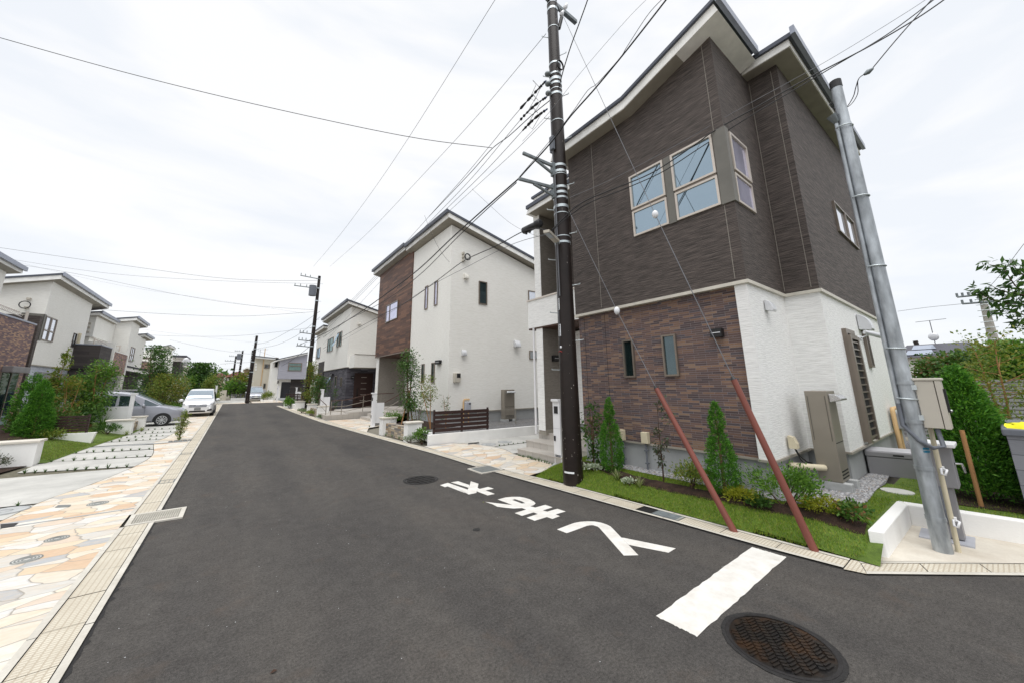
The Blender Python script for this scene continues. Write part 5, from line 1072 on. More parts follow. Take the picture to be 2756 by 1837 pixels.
# porch steps with handrail
ps = thing('porch_steps', (7.0, 20.2, 0.1), 'grey stone porch steps under the wood clad overhang', 'steps')
for i in range(4): MB().box(6.1+.38*i, 9.3, 18.7+.0*i, 22.4, 0.1+.17*i-.2, 0.1+.17*(i+1)).build('step', 'granite_tile', ps)
MB().box(5.75, 6.2, 18.4, 19.2, 0.05, 0.30).build('side_block', 'concrete_block', ps)
def handrail(name, paths, posts, label, r=0.022, mat='heater_taupe', top='soffit_wood'):
    c = paths[0][0]; t = thing(name, (c[0], c[1], min(p[0][2] for p in posts)), label, 'handrail')
    for i, p in enumerate(paths): m = MB(); m.tube(p, r if i == 0 else r*.7, 7, True, False); m.build('rail', top if i == 0 else mat, t)
    for p in posts: m = MB(); m.tube(p, r*.9, 7); m.build('post', mat, t)
    return t
handrail('handrail', [[(6.05, 18.9, 1.02), (7.35, 18.9, 1.70), (8.5, 18.9, 1.72)], [(6.1, 18.9, 0.72), (7.35, 18.9, 1.36), (8.5, 18.9, 1.38)], [(6.1, 18.9, 0.42), (7.35, 18.9, 1.04), (8.5, 18.9, 1.06)]], [[(6.15, 18.9, 0.15), (6.15, 18.9, 1.06)], [(7.35, 18.9, 0.7), (7.35, 18.9, 1.70)]], 'taupe tubular handrail up the porch steps of the cream house')

# ================================================================ third house on the right: cream over grey ledge stone
h3 = thing('grey_stone_house', (9, 34, 0.3), 'two storey house, cream above dark grey stone, with brown front door and ramp', 'house')
k = 28.0/29.56; KX, KY = 6.8*k, 28.0
zz3 = lambda z: 2+(z-2)*k
MB().prism([(KX, zz3(3.45)), (KX, zz3(8.17)), (14, 6.3), (14, zz3(3.45))], 'y', KY, 38.66*k).build('upper_wall', 'siding_cream', h3)
MB().box(KX+.05, 14, KY+.05, 38.7*k, 0.2, zz3(3.45)).build('stone_wall', 'ledge_stone', h3)
MB().box(KX+.25, 14, 38.7*k, 46*k, zz3(4.4), zz3(7.9)).build('rear_upper_wall', 'siding_cream', h3)
MB().box(KX-.0, KX+1.5, 38.9*k, 41.8*k, 0.2, zz3(4.42)).build('dark_bay', 'ledge_dark', h3)
MB().box(KX+.2, 14, 41.8*k, 46*k, 0.2, zz3(4.4)).build('rear_lower_wall', 'siding_cream', h3)
m = MB(); m.tube([(KX+.9, 38.9*k-.06, zz3(3.9)), (KX+.9, 38.9*k-.12, zz3(3.8)), (KX+.55, 38.9*k-.1, zz3(3.6)), (KX+.5, 38.9*k-.1, 0.4)], 0.05, 7); m.build('downpipe', 'black_metal', h3)
MB().box(KX-.03, KX+.06, KY-.03, 38.6*k, zz3(3.42), zz3(3.46)).build('band_trim', 'trim_taupe', h3)
rk = rake(h3, KX-.4, zz3(8.66), 11.9, zz3(7.1), KY-.35, 39.6*k, 0.32); MB().box(KX-.48, KX-.402, KY-.4, 39.65*k, zz3(8.5), zz3(8.7)).build('edge_gutter', 'roof_metal', rk)
rake(h3, KX-.2, zz3(8.15), 12, 7.2, 39.9*k, 46.3*k, 0.3)
def w3(y0, y1, z0, z1, **kw): return window(h3, 'x', KX, y0*k, y1*k, zz3(z0), zz3(z1), -1, **kw)
w3(35.3, 37.8, 5.15, 6.42, glass='glass_dark', vbars=(36.9*k,)); w3(32.05, 32.75, 5.3, 6.55, glass='glass_dark')
o = MB().add([(KX-.02, 33.0*k, zz3(6.5)), (KX-.02, 33.75*k, zz3(6.5)), (KX-.42, 33.75*k, zz3(5.35)), (KX-.42, 33.0*k, zz3(5.35))], [(0, 1, 2, 3)]).build('open_window_sash', 'glass_sky', h3)
w3(33.0, 33.75, 5.3, 6.55, glass='glass_dark')
for y0, y1, z0, z1 in ((36.3, 37.1, 2.0, 2.85), (35.2, 36.0, 2.0, 2.85), (32.9, 33.6, 1.85, 2.85), (31.0, 31.5, 2.0, 2.7)): window(h3, 'x', KX+.05, y0*k, y1*k, zz3(z0), zz3(z1), -1, 'glass_teal')
o = MB().add([(KX+.02, 35.2*k, zz3(2.82)), (KX+.02, 36.0*k, zz3(2.82)), (KX-.32, 36.0*k, zz3(2.05)), (KX-.32, 35.2*k, zz3(2.05))], [(0, 1, 2, 3)]).build('open_window_sash', 'glass_sky', h3)
wall_lamp(h3, 'x', KX+.05, 34.3*k, 35.2*k, zz3(2.93), zz3(3.08), -1, 0.16); wall_lamp(h3, 'x', KX, 40.0*k, 40.9*k, zz3(2.9), zz3(3.06), -1, 0.16)
for y0, y1 in ((39.4, 40.1), (40.4, 41.2)): window(h3, 'x', KX, y0*k, y1*k, zz3(2.0), zz3(2.8), -1, 'glass_teal')
window(h3, 'x', KX+.25, 43.0*k, 45.0*k, zz3(5.0), zz3(6.2), -1, 'glass_sky', vbars=(44.2*k,))
o = MB().box(7.12, 8.25, KY-.0, KY+.05, 0.50, 2.88).build('front_door', 'door_brown', h3)
m = MB(); [m.box(7.50, 7.90, KY-.008, KY+.0, 0.95+i*.42, 0.975+i*.42) for i in range(5)]; m.build('door_inlay', 'alu_light', o)
MB().box(7.24, 7.28, KY-.07, KY-.02, 1.05, 1.85).build('door_handle', 'black_metal', o)
m = MB(); m.box(7.02, 7.12, KY-.01, KY+.05, .5, 2.95); m.box(8.25, 8.35, KY-.01, KY+.05, .5, 2.95); m.box(7.12, 8.25, KY-.01, KY+.05, 2.88, 2.95); m.build('door_frame', 'door_brown', h3)
wall_lamp(h3, 'y', KY+.05, 6.78, 6.98, 2.55, 2.72, -1, 0.14)
MB().box(8.55, 8.75, KY-1.3, KY+.04, .5, 3.3).build('side_panel', 'wood_panel', h3)
bal = MB(); bal.box(6.58, 9.6, KY-1.45, KY-1.33, zz3(3.37), zz3(4.3)); bal.box(6.58, 6.7, KY-1.33, KY, zz3(3.37), zz3(4.3)); bal = bal.build('balcony', 'siding_cream', h3)
MB().box(6.56, 9.6, KY-1.47, KY-1.31, zz3(4.3), zz3(4.34)).build('coping', 'alu_bronze', bal); MB().box(6.6, 9.6, KY-1.44, KY, zz3(3.34), zz3(3.368)).build('balcony_soffit', 'soffit', bal)
vent_hood(h3, 'y', KY, 7.05, zz3(6.9), -1, .2, .22, 'hood_cream')
# ramp
rp = thing('ramp', (6, 24, 0.15), 'pale granite tiled ramp with railing before the grey stone house door', 'ramp')
MB().prism([(4.30, 0.12), (4.30, 0.40), (5.5, 0.42), (5.52, 0.50), (8.3, 0.55), (8.3, 0.1)], 'y', 22.7, 26.5).build('ramp_body', 'granite_tile', rp)
handrail('handrail', [[(4.55, 22.9, 1.18), (5.4, 22.9, 1.22), (6.7, 22.9, 1.52), (8.2, 22.9, 1.54)], [(4.55, 22.9, 0.85), (5.4, 22.9, 0.87), (6.7, 22.9, 1.14), (8.2, 22.9, 1.16)], [(4.55, 22.9, 0.58), (5.4, 22.9, 0.58), (6.7, 22.9, 0.80), (8.2, 22.9, 0.82)]], [[(x, 22.9, .38), (x, 22.9, z_)] for x, z_ in ((4.58, 1.18), (5.15, 1.2), (6.35, 1.44), (7.4, 1.53))], 'taupe railing along the front edge of the granite ramp')
handrail('handrail', [[(4.38, 23.2, 0.95), (4.40, 25.6, 1.25)], [(4.38, 23.2, 0.6), (4.40, 25.6, 0.9)]], [[(4.38, 23.2, .2), (4.38, 23.2, .95)], [(4.4, 25.6, .3), (4.4, 25.6, 1.25)]], 'short taupe handrail at the outer end of the granite ramp')
gate_post2(4.75, 26.6, 0.17, 'white gate post beside the ramp of the grey stone house', h=1.6)
cap_pillar(4.25, 4.85, 24.9, 25.2, 0.16, 0.68, 'white capped pillar before the gate post of the ramp', G1); cap_pillar(4.10, 4.66, 27.75, 28.05, 0.18, 0.68, 'white capped pillar beside the ramp planting, farther one', G1)
m = MB(); m.box(4.28, 4.42, 25.2, 27.75, .14, .62); simple('planter_wall', m, 'stone_clad', 'low stone wall between the two pillars by the ramp', 'wall')
cap_pillar(3.97, 4.6, 32.6, 33.0, 0.23, 0.66, 'low white capped wall end beyond the second utility pole', G1)
m = MB(); m.box(4.0, 4.25, 33.0, 36.9, .2, .62); simple('low_wall', m, 'white_render', 'low white garden wall near the far slat fence', 'wall')
m = MB(); m.box(3.62, 5.2, 37.0, 37.25, .2, .72); simple('low_wall', m, 'white_render', 'white wall block below the far slat fence', 'wall')
slat_fence((4.0, 40.2), (5.9, 39.6), 0.55, 0.85, 5, 'dark brown slat fence before the lavender house', group='dark slat fences', posts=3)
sb_ = MB(); sb_.add([(x, y, zg(y)+.12) for x, y in ((4.4, 25.2), (6.3, 25.2), (6.3, 36), (4.3, 36))], [(0, 1, 2, 3)]); struct('soil_bed', sb_, 'soil')

# ================================================================ houses closing the street
D4 = 53.0
cd7 = crop(560, 900, 7.127)
def y_at(p, Y=D4): v = atY(*cd7(*p), Y); return float(v[0]), float(v[2])
def poly_y(root, name, pts, Y0, Y1, mat): return MB().prism([y_at(p, Y0) for p in pts], 'y', Y0, Y1).build(name, mat, root)
z4 = 0.35
h4 = thing('lavender_house', (6.5, D4+3, z4), 'house with lavender grey upper storey and black front door closing the street', 'house')
poly_y(h4, 'upper_wall', [(1340, 847), (1875, 847), (1915, 345), (1385, 470)], D4-.7, D4+6, 'siding_lavender')
xa, _ = y_at((1325, 900)); xb, zb = y_at((1590, 850)); xc, _ = y_at((1900, 850))
MB().box(xa, xb, D4, D4+6, z4, zb).build('lower_wall', 'siding_cream', h4); MB().box(xb, xc, D4-.05, D4+6, z4, zb-.01).build('lower_wall', 'ledge_dark', h4)
# left side wing of the lavender house, facing the street
x1, zt1 = y_at((1385, 490)); x0, _ = y_at((1240, 530))
MB().box(x0, xa-.01, D4+.3, D4+5, z4, zt1-.2).build('side_wall', 'siding_cream', h4)
r4 = MB().prism([y_at((1345, 462), D4-1), y_at((1915, 335), D4-1), y_at((1915, 347), D4-1), y_at((1345, 476), D4-1)], 'y', D4-1.1, D4+6.3).build('roof', 'roof_metal', h4)
MB().prism([y_at((1348, 477), D4-1), y_at((1912, 348), D4-1), y_at((1912, 368), D4-1), y_at((1348, 497), D4-1)], 'y', D4-1.05, D4+6.2).build('fascia', 'fascia_white', r4)
MB().prism([y_at((1240, 512)), y_at((1385, 470)), y_at((1385, 490)), y_at((1240, 535))], 'y', D4-.2, D4+5.4).build('side_roof', 'fascia_white', h4)
(a0, t0), (a1, t1) = y_at((1530, 540)), y_at((1775, 700)); window(h4, 'y', D4-.7, a0, a1, t1, t0, -1, 'glass_curtain', 'alu_bronze', 0.1, hbars=(t1+(t0-t1)*.62,))
(a0, t0), (a1, t1) = y_at((1412, 905)), y_at((1550, 1195)); o = MB().box(a0, a1, D4-.06, D4, z4+.3, t0).build('front_door', 'door_black', h4); MB().box(a0+.15, a0+.2, D4-.12, D4-.06, 1.0, 1.9).build('door_handle', 'black_metal', o)
wall_lamp(h4, 'y', D4, *sorted((y_at((1325, 945))[0], y_at((1345, 945))[0])), 2.45, 2.75, -1, .15)
MB().box(xa, xb+.3, D4-1.2, D4, z4-.1, z4+.3).build('door_step', 'concrete_block', h4); MB().box(xa+.1, xb+.6, D4-1.8, D4-1.2, z4-.1, z4+.12).build('door_step', 'concrete_block', h4)
window(h4, 'y', D4+.3, x0+.25, x0+.6, 4.4, 5.6, -1, 'glass_dark', 'alu_bronze', .06)
h5 = thing('beige_house', (2.5, 58, z4), 'plain beige two storey house behind the parked silver van', 'house')
D5 = 57.0
x0, _ = y_at((905, 450), D5); x1, zt = y_at((1300, 480), D5); _, zt0 = y_at((920, 440), D5)
MB().prism([(x0, z4), (x0, zt0), (x1+.8, zt-.1), (x1+.8, z4)], 'y', D5, D5+7).build('wall', 'stucco_beige', h5)
r5 = MB().prism([y_at((895, 398), D5-.5), y_at((1350, 448), D5-.5), y_at((1350, 460), D5-.5), y_at((895, 412), D5-.5)], 'y', D5-.6, D5+7.4).build('roof', 'roof_metal', h5)
MB().prism([y_at((900, 413), D5-.5), y_at((1350, 461), D5-.5), y_at((1350, 485), D5-.5), y_at((900, 445), D5-.5)], 'y', D5-.5, D5+7.3).build('fascia', 'fascia_white', r5)
(a0, t0), (a1, t1) = y_at((1085, 562), D5), y_at((1245, 650), D5); window(h5, 'y', D5, a0, a1, t1, t0, -1, 'glass_grey', 'alu_bronze', .09, vbars=((a0+a1)/2,))
(a0, t0), (a1, t1) = y_at((1062, 930), D5), y_at((1098, 1030), D5); window(h5, 'y', D5, a0, a1, t1, t0, -1, 'glass_grey', 'alu_bronze', .06)
xw, _ = y_at((960, 700), D5); m = MB(); m.box(x0-.02, x0+.02, D5-.02, D5+.1, .5, zt0); MB().tube([(y_at((1055, 600), D5)[0], D5-.06, .6), (y_at((1055, 600), D5)[0], D5-.06, 7)], .05, 6).build('downpipe', 'pipe_tan', h5)
for i, zz in enumerate((565, 615, 665)):
    a0, t0 = y_at((905, zz-18), D5); a1, t1 = y_at((930, zz+18), D5); window(h5, 'y', D5, a0, a1, t1, t0, -1, 'glass_frost', 'fascia_white', .06)
m = MB(); a0, z0 = y_at((1005, 400), D5); m.tube([(a0, D5+2, z0-.3), (a0, D5+2, z0+1.0)], .02, 5); m.tube([(a0-.9, D5+2, z0+.9), (a0+.9, D5+2, z0+1.0)], .015, 5); [m.tube([(a0+i*.3, D5+1.7, z0+.95+i*.015), (a0+i*.3, D5+2.3, z0+.95+i*.015)], .01, 4) for i in (-2, -1, 0, 1, 2)]; m.build('roof_antenna', 'cable_grey', h5)
gm = thing('gas_meter', (y_at((1065, 1090), D5)[0], D5, .5), 'white gas meter on the beige house behind the silver van', 'gas meter'); a0, z0 = y_at((1065, 1090), D5); MB().box(a0-.2, a0+.2, D5-.2, D5, z0-.3, z0+.25).build('meter_body', 'grey_plate', gm, .03); MB().tube([(a0, D5-.1, z0-.3), (a0, D5-.1, .3)], .05, 6).build('pipe', 'pipe_tan', gm)
wh3 = thing('water_heater', (y_at((1165, 1100), D5)[0], D5-.3, z4), 'grey water heater standing between the beige and lavender houses', 'water heater'); a0, z0 = y_at((1140, 1055), D5-.5); a1, _ = y_at((1190, 1150), D5-.5); heater(wh3, a0, a1, D5-.6, D5-.2, z4, z0)
gate_post2(3.92, 47.1, 0.37, 'slim white gate post before the steps of the lavender house', h=1.7, panel=False)
gate_post2(float(atY(*cd7(1690, 1180), 47.5)[0]), 47.5, 0.37, 'white gate post with mailbox panel near the lavender house corner', h=1.5)
m = MB(); m.box(2.7, 3.6, 48.2, 48.6, .3, .62); m.box(2.55, 2.72, 48.2, 51, .3, .62); simple('planter_wall', m, 'white_render', 'low white planter wall beside the parked silver van', 'wall')
# small house farther left of the beige one, and the far row
def far_house(name, label, quad_pts, Y0, dep, wall, roofpts, roofmat, wins=(), bands=(), extra=None, base=0.6):
    v = [atY(*p, Y0) for p in quad_pts]; t = thing(name, (float(np.mean([q[0] for q in v])), Y0+dep/2, base), label, 'house')
    MB().prism([(q[0], q[2]) for q in v], 'y', Y0, Y0+dep).build('wall', wall, t)
    if roofpts is not None: MB().prism([(q[0], q[2]) for q in [atY(*p, Y0-.6) for p in roofpts]], 'y', Y0-.6, Y0+dep+.4).build('roof', roofmat, t)
    for (p, q, gl) in wins:
        a, b = atY(*p, Y0), atY(*q, Y0); window(t, 'y', Y0, a[0], b[0], b[2], a[2], -1, gl, 'fascia_white', .10)
    for p, q in bands:
        a, b = atY(*p, Y0), atY(*q, Y0); MB().box(min(a[0], b[0]), max(a[0], b[0]), Y0-.08, Y0, min(a[2], b[2]), max(a[2], b[2])).build('band_trim', 'fascia_white', t)
    return t
far_house('cream_annex_house', 'narrow cream house with peach wall panel left of the beige house', [cd7(690, 1000), cd7(860, 1000), cd7(880, 640), cd7(700, 665)], 66, 7, 'stucco_peach', [cd7(680, 655), cd7(745, 620), cd7(900, 640), cd7(900, 672), cd7(745, 645), cd7(685, 672)], 'fascia_white', [(cd7(718, 790), cd7(740, 825), 'glass_grey')])
far_house('brown_row_house', 'brown row house with white bands and pink red roof far down the street', [cd7(335, 1120), cd7(690, 1120), cd7(690, 745), cd7(355, 800)], 92, 10, 'siding_brown', [cd7(330, 800), cd7(480, 720), cd7(620, 695), cd7(700, 745), cd7(560, 772), cd7(350, 812)], 'red_roof', [(cd7(598, 795), cd7(632, 860), 'glass_grey'), (cd7(650, 795), cd7(685, 860), 'glass_grey'), (cd7(370, 830), cd7(390, 890), 'glass_grey')], [(cd7(370, 862), cd7(690, 875)), (cd7(340, 940), cd7(690, 955))])
far_house('tan_house', 'tan house with pink hipped roof seen far behind the street tree', [cd7(140, 1060), cd7(330, 1060), cd7(335, 790), cd7(140, 790)], 104, 9, 'stucco_tan', [cd7(100, 795), cd7(150, 712), cd7(270, 735), cd7(362, 790), cd7(362, 800), cd7(100, 806)], 'red_roof', [(cd7(190, 825), cd7(240, 880), 'glass_grey')])
far_house('white_porch_house', 'small pale house with pink porch roof between two brown houses', [cd7(270, 1070), cd7(345, 1070), cd7(345, 800), cd7(310, 810)], 98, 5, 'siding_cream', [cd7(255, 948), cd7(290, 920), cd7(350, 930), cd7(350, 945)], 'red_roof', [(cd7(312, 830), cd7(338, 880), 'glass_grey')])
# garden wall and low fences at the street's end
v0, v1 = atY(*cd7(180, 1225), 58), atY(*cd7(365, 1040), 58); m = MB(); m.box(v0[0], v1[0], 58, 58.2, .3, v1[2]-.12); simple('garden_wall', m, 'stucco_beige', 'plain greenish beige garden wall at the end of the street', 'wall')
v0, v1 = atY(*cd7(430, 1250), 55), atY(*cd7(715, 1205), 55); m = MB(); m.box(v0[0], v1[0], 54.6, 54.85, .3, v1[2]); m.box(v0[0]-2.2, v0[0]-.01, 54.7, 54.9, .3, v1[2]-.25); simple('low_wall', m, 'white_render', 'stepped low white wall across the end of the street', 'wall')
mf2 = thing('mesh_fence', (v0[0]+1, 55.5, .5), 'dark green wire fence before the hedge at the end of the street', 'fence'); m = MB(); v2 = atY(*cd7(720, 1130), 55.4)
for x in np.arange(v0[0], v1[0], .12): m.tube([(x, 55.4, .4), (x, 55.4, v2[2])], .008, 3)
for z_ in np.linspace(.6, v2[2], 5): m.tube([(v0[0], 55.4, z_), (v1[0], 55.4, z_)], .008, 3)
m.build('wire_mesh', 'conduit_grey', mf2); [MB().tube([(x, 55.45, .3), (x, 55.45, v2[2]+.03)], .04, 6).build('post', 'conduit_grey', mf2) for x in np.linspace(v0[0], v1[0], 4)]
# ---- right background: neighbour house with solar roof, grey fence
def yz(p, Y): v = atY(*p, Y); return v
r5c = crop(2256, 650, 4.706)
def Xd(p, X): return atX(*p, X)
sh = thing('solar_house', (45, 1, 0.5), 'distant white house with dark hipped roof and solar panels behind the hedge', 'house')
XS = 42.0
v = [Xd(r5c(*p), XS) for p in ((855, 1470), (1500, 1500))]; ys0, ys1 = v[0][1], v[1][1]-2
MB().box(XS, XS+9, ys1, ys0, 0, v[0][2]).build('wall', 'siding_cream', sh)
ev = v[0][2]; pk = Xd(r5c(1230, 1290), XS+4.5); m = MB(); e0, e1 = ys0+.6, ys1-.6
m.add([(XS-.6, e0, ev), (XS-.6, e1, ev), (XS+9.6, e1, ev), (XS+9.6, e0, ev), (XS+4.5, pk[1]+1.6, pk[2]), (XS+4.5, pk[1]-1.6, pk[2])], [(0, 1, 5, 4), (1, 2, 5), (2, 3, 4, 5), (3, 0, 4), (0, 3, 2, 1)]); rf = m.build('roof', 'dark_roof', sh)
def on_roof(u, w): a = Vector((XS-.6, e0+(e1-e0)*u, ev)); b_ = Vector((XS+4.5, pk[1]+1.6-3.2*u, pk[2])); return a.lerp(b_, w)+Vector((-.05, 0, .06))
for u0, u1, w0, w1 in ((.10, .38, .12, .46), (.14, .44, .52, .86)): MB().add([on_roof(u0, w0), on_roof(u1, w0), on_roof(u1, w1), on_roof(u0, w1)], [(0, 1, 2, 3)]).build('solar_panel', 'solar', rf)
m = MB(); a = Vector((XS+4.5, pk[1], pk[2])); m.tube([a, a+Vector((0, 0, 1.9))], .03, 5); m.tube([a+Vector((0, .8, 1.9)), a+Vector((0, -.9, 1.95))], .02, 4); m.build('roof_antenna', 'cable_grey', sh); MB().ball(a+Vector((-.1, 0, .55)), .32, (.3, 1, 1)).build('satellite_dish', 'hood_metal', sh)
gf = thing('slat_wall_fence', (19, -2, .28), 'grey fence of many thin horizontal slats behind the conifers', 'fence')
r6 = crop(2256, 983, 2.766); XF = 17.0; a = Xd(r6(750, 100), XF); b_ = Xd(r6(1383, 390), XF); zf = a[2]; yr = -9.0
m = MB(); n = 17; [m.box(XF, XF+.03, yr, a[1]+1.5, .3+(zf-.3)*i/n, .3+(zf-.3)*(i+.72)/n) for i in range(n)]; m.build('slats', 'fence_grey', gf); MB().box(XF+.04, XF+.07, yr, a[1]+1.5, .3, zf-.03).build('backing', 'trim_taupe', gf); [MB().box(XF-.03, XF+.0, y_, y_+.05, .2, zf+.02).build('post', 'fence_grey', gf) for y_ in np.arange(yr, a[1]+1.4, 2.0)]
# ================================================================ houses on the left
ce = crop(0, 680, 7.127); cf = crop(0, 880, 7.127); cg = crop(250, 880, 6.533); ch = crop(330, 850, 7.84)
def face_y(root, name, pts, Y0, dep, mat): return MB().prism([(float(q[0]), float(q[2])) for q in [atY(*p, Y0) for p in pts]], 'y', Y0, Y0+dep).build(name, mat, root)
def rake_l(root, xf, zf, xb, zb, y0, y1, th=.32, dark=.10):
    """roof falling away from the street (towards -x), eave level along the street"""
    r = MB().prism([(xf, zf), (xb, zb), (xb, zb-dark), (xf, zf-dark)], 'y', y0-.05, y1+.05).build('roof', 'roof_metal', root)
    MB().prism([(xf-.05, zf-dark-.002), (xb, zb-dark-.002), (xb, zb-th), (xf-.05, zf-th)], 'y', y0, y1).build('fascia', 'fascia_white', r)
    MB().box(xf, xf+.08, y0-.05, y1+.05, zf-.17, zf+.04).build('edge_gutter', 'roof_gutter', r)
    MB().prism([(xf-.08, zf-th-.002), (xb, zb-th-.002), (xb, zb-th-.015), (xf-.08, zf-th-.015)], 'y', y0+.04, y1-.04).build('soffit', 'soffit', r); return r
# nearest left house, mostly out of frame: brick balcony front
a2 = thing('brick_balcony_house', (-10, 24, .3), 'pale house with pinkish brown brick balcony front at the left picture edge', 'house')
MB().box(-15, -9.62, 17, 28.0, .2, 7.66).build('wall', 'siding_cream', a2)
rake_l(a2, -9.2, 8.0, -15, 6.6, 16.6, 28.35, .3)
MB().box(-9.6, -8.0, 17, 27.0, .2, 4.98).build('brick_front', 'brick_pinkish', a2)
MB().box(-9.62, -7.97, 17, 27.03, 4.98, 5.05).build('coping', 'roof_gutter', a2)
MB().box(-9.5, -8.2, 27.95, 28.25, .2, 5.56).build('wing_wall', 'siding_dark', a2)
m = MB(); m.box(-8.0, -7.97, 24.9, 26.55, .45, 2.75); o = m.build('door_frame', 'alu_bronze', a2)
MB().box(-7.975, -7.955, 25.0, 25.75, .5, 2.7).build('door_glass', 'glass_dark', o); MB().box(-7.965, -7.945, 25.7, 26.4, .5, 2.7).build('door_glass', 'glass_teal', o)
m = MB(); m.box(-7.965, -7.93, 25.70, 25.76, .5, 2.7); m.build('mullion', 'alu_bronze', o)
MB().box(-8.0, -7.70, 24.95, 26.6, 2.72, 2.98).build('shutter_box', 'shutter_grey', a2, .02)
m = MB(); m.tube([(-8.35, 22, 5.55), (-8.35, 26.2, 5.45)], .02, 6); m.tube([(-8.25, 22, 5.35), (-8.25, 26.2, 5.25)], .02, 6); m.tube([(-8.1, 26.2, 5.0), (-8.1, 26.2, 5.5)], .05, 6); [m.tube([(-8.35, 24.4+.22*i, 5.5), (-8.22, 24.45+.22*i, 5.3)], .01, 4) for i in range(9)]; m.build('drying_rail', 'alu_light', a2)
# tall white house
a3 = thing('white_tall_house', (-11, 34.7, .3), 'tall white house with corner window and dark tiled box balcony on the left', 'house')
XF3 = -9.0
v = atY(*ce(130, 545), 31.1)
sl3 = (8.03-float(atY(*ce(110, 605), 31.1)[2]))/(float(XF3-atY(*ce(110, 605), 31.1)[0]))
MB().prism([(XF3, 3.3), (XF3, 8.05), (-15, 8.05-sl3*6), (-15, 3.3)], 'y', 31.1, 38.3).build('upper_wall', 'siding_cream', a3)
MB().box(-15, XF3-.06, 31.15, 38.2, .2, 3.3).build('lower_wall', 'siding_paleblue', a3)
MB().box(XF3-.03, XF3+.03, 31.05, 38.3, 3.26, 3.32).build('band_trim', 'trim_taupe', a3)
rake_l(a3, XF3+.42, 8.46, -15.2, 8.46-sl3*6.6, 30.7, 40.6, .36)
m = MB(); m.box(XF3-.8, XF3+.02, 31.05, 31.12, 4.62, 6.08); m.box(XF3-.0, XF3+.03, 31.05, 31.30, 4.62, 6.08); m.build('corner_panel', 'panel_grey', a3)
window(a3, 'x', XF3, 31.3, 32.08, 4.68, 6.03, 1, 'glass_skywhite', 'alu_bronze', .06, hbars=(5.25,)); window(a3, 'x', XF3, 32.1, 32.88, 4.68, 6.03, 1, 'glass_skywhite', 'alu_bronze', .06, hbars=(5.25,))
MB().box(-10.5, -7.76, 36.6, 39.4, 3.33, 4.92).build('box_balcony', 'ledge_dark', a3); MB().box(-10.52, -7.73, 36.57, 39.43, 4.92, 4.98).build('coping', 'roof_gutter', a3)
MB().box(-9.1, -7.9, 36.75, 39.2, .2, 3.33).build('lower_porch', 'ledge_dark', a3)
window(a3, 'x', XF3, 36.0, 36.55, 4.7, 5.62, 1, 'glass_grey', 'alu_dark', .05)
MB().tube([(XF3+.06, 36.9, 4.9), (XF3+.06, 36.9, 5.7)], .09, 8).build('downpipe', 'pvc_beige', a3)
m = MB(); m.tube([(-8.2, 36.9, 4.98), (-8.2, 36.9, 5.4)], .04, 6); m.tube([(-8.3, 36.7, 5.45), (-8.0, 39.1, 5.2)], .03, 6); [m.tube([(-8.25, 37+.2*i, 5.42-.02*i), (-8.1, 37.05+.2*i, 5.25-.02*i)], .012, 4) for i in range(9)]; m.build('drying_rail', 'alu_light', a3)
for y0, y1 in ((31.9, 33.4), (34.0, 35.9)):
    MB().box(XF3-.06, XF3+.2, y0, y1, 2.55, 2.95).build('shutter_box', 'shutter_grey', a3, .02); w = window(a3, 'x', XF3-.06, y0+.05, y1-.05, .6 if y0 > 33 else 1.2, 2.55, 1, 'glass_dark' if y0 > 33 else 'glass_frost', 'alu_bronze', .07, vbars=((y0+y1)/2,))
for zz in (5.9, 5.4, 4.95):
    MB().box(XF3-.75, XF3-.6, 30.98, 31.1, zz+.9, zz+1.02).build('wire_anchor', 'box_beige', a3)
m = MB(); m.tube([(XF3-.72+.2*math.cos(a), 30.9, 6.5+.2*math.sin(a)) for a in np.linspace(0, 6.283, 15)], .025, 5, False); m.build('cable_coil', 'cable_black', a3)
# stepped white house with brick balcony panel
a4 = thing('white_stepped_house', (-10, 46, .3), 'stepped white house with two roofs and a pinkish brick balcony panel on the left', 'house')
MB().box(-13, -9.0, 39.83, 45.2, 5.82, 7.38).build('front_block', 'siding_cream', a4); MB().box(-13, -9.3, 40.5, 45.3, .2, 5.8).build('wall', 'siding_cream', a4)
rake_l(a4, -8.72, 7.72, -13, 7.0, 39.5, 44.6, .32)
MB().box(-13, -8.0, 45.23, 48.33, .2, 7.85).build('main_wall', 'siding_cream', a4); rake_l(a4, -7.65, 8.27, -13, 7.2, 44.9, 50.0, .34)
MB().box(-13, -8.02, 48.33, 52.5, 3.4, 6.95).build('side_wall', 'siding_cream', a4); rake_l(a4, -7.7, 7.35, -13, 6.6, 50.06, 54.2, .32)
window(a4, 'x', -8.0, 46.55, 48.1, 4.4, 5.72, 1, 'glass_skywhite', 'alu_bronze', .08, vbars=(47.3,), hbars=(5.0,))
MB().box(-10, -7.8, 40.25, 40.5, 3.1, 5.48).build('balcony_fin', 'siding_cream', a4); MB().box(-10, -7.8, 40.5, 44.6, 3.13, 4.79).build('brick_balcony', 'brick_pinkish', a4); MB().box(-10, -7.77, 40.5, 44.63, 4.79, 4.85).build('coping', 'fascia_white', a4)
MB().box(-7.82, -7.74, 44.63, 44.85, 3.1, 4.85).build('corner_post', 'fascia_white', a4)
m = MB(); m.tube([(-8.3, 44.4, 4.8), (-8.3, 44.4, 5.6)], .05, 6); m.tube([(-8.3, 44.4, 5.55), (-9.6, 44.3, 5.5)], .04, 6); m.build('drying_rail', 'alu_light', a4)
MB().box(-12, -8.3, 40.6, 45.2, .2, 3.12).build('lower_wall', 'ledge_stone', a4)
MB().box(-8.3, -8.05, 42.5, 44.3, 2.62, 2.98).build('shutter_box', 'shutter_grey', a4, .02); MB().box(-8.3, -8.2, 42.6, 44.2, .4, 2.62).build('shutter', 'shutter_grey', a4)
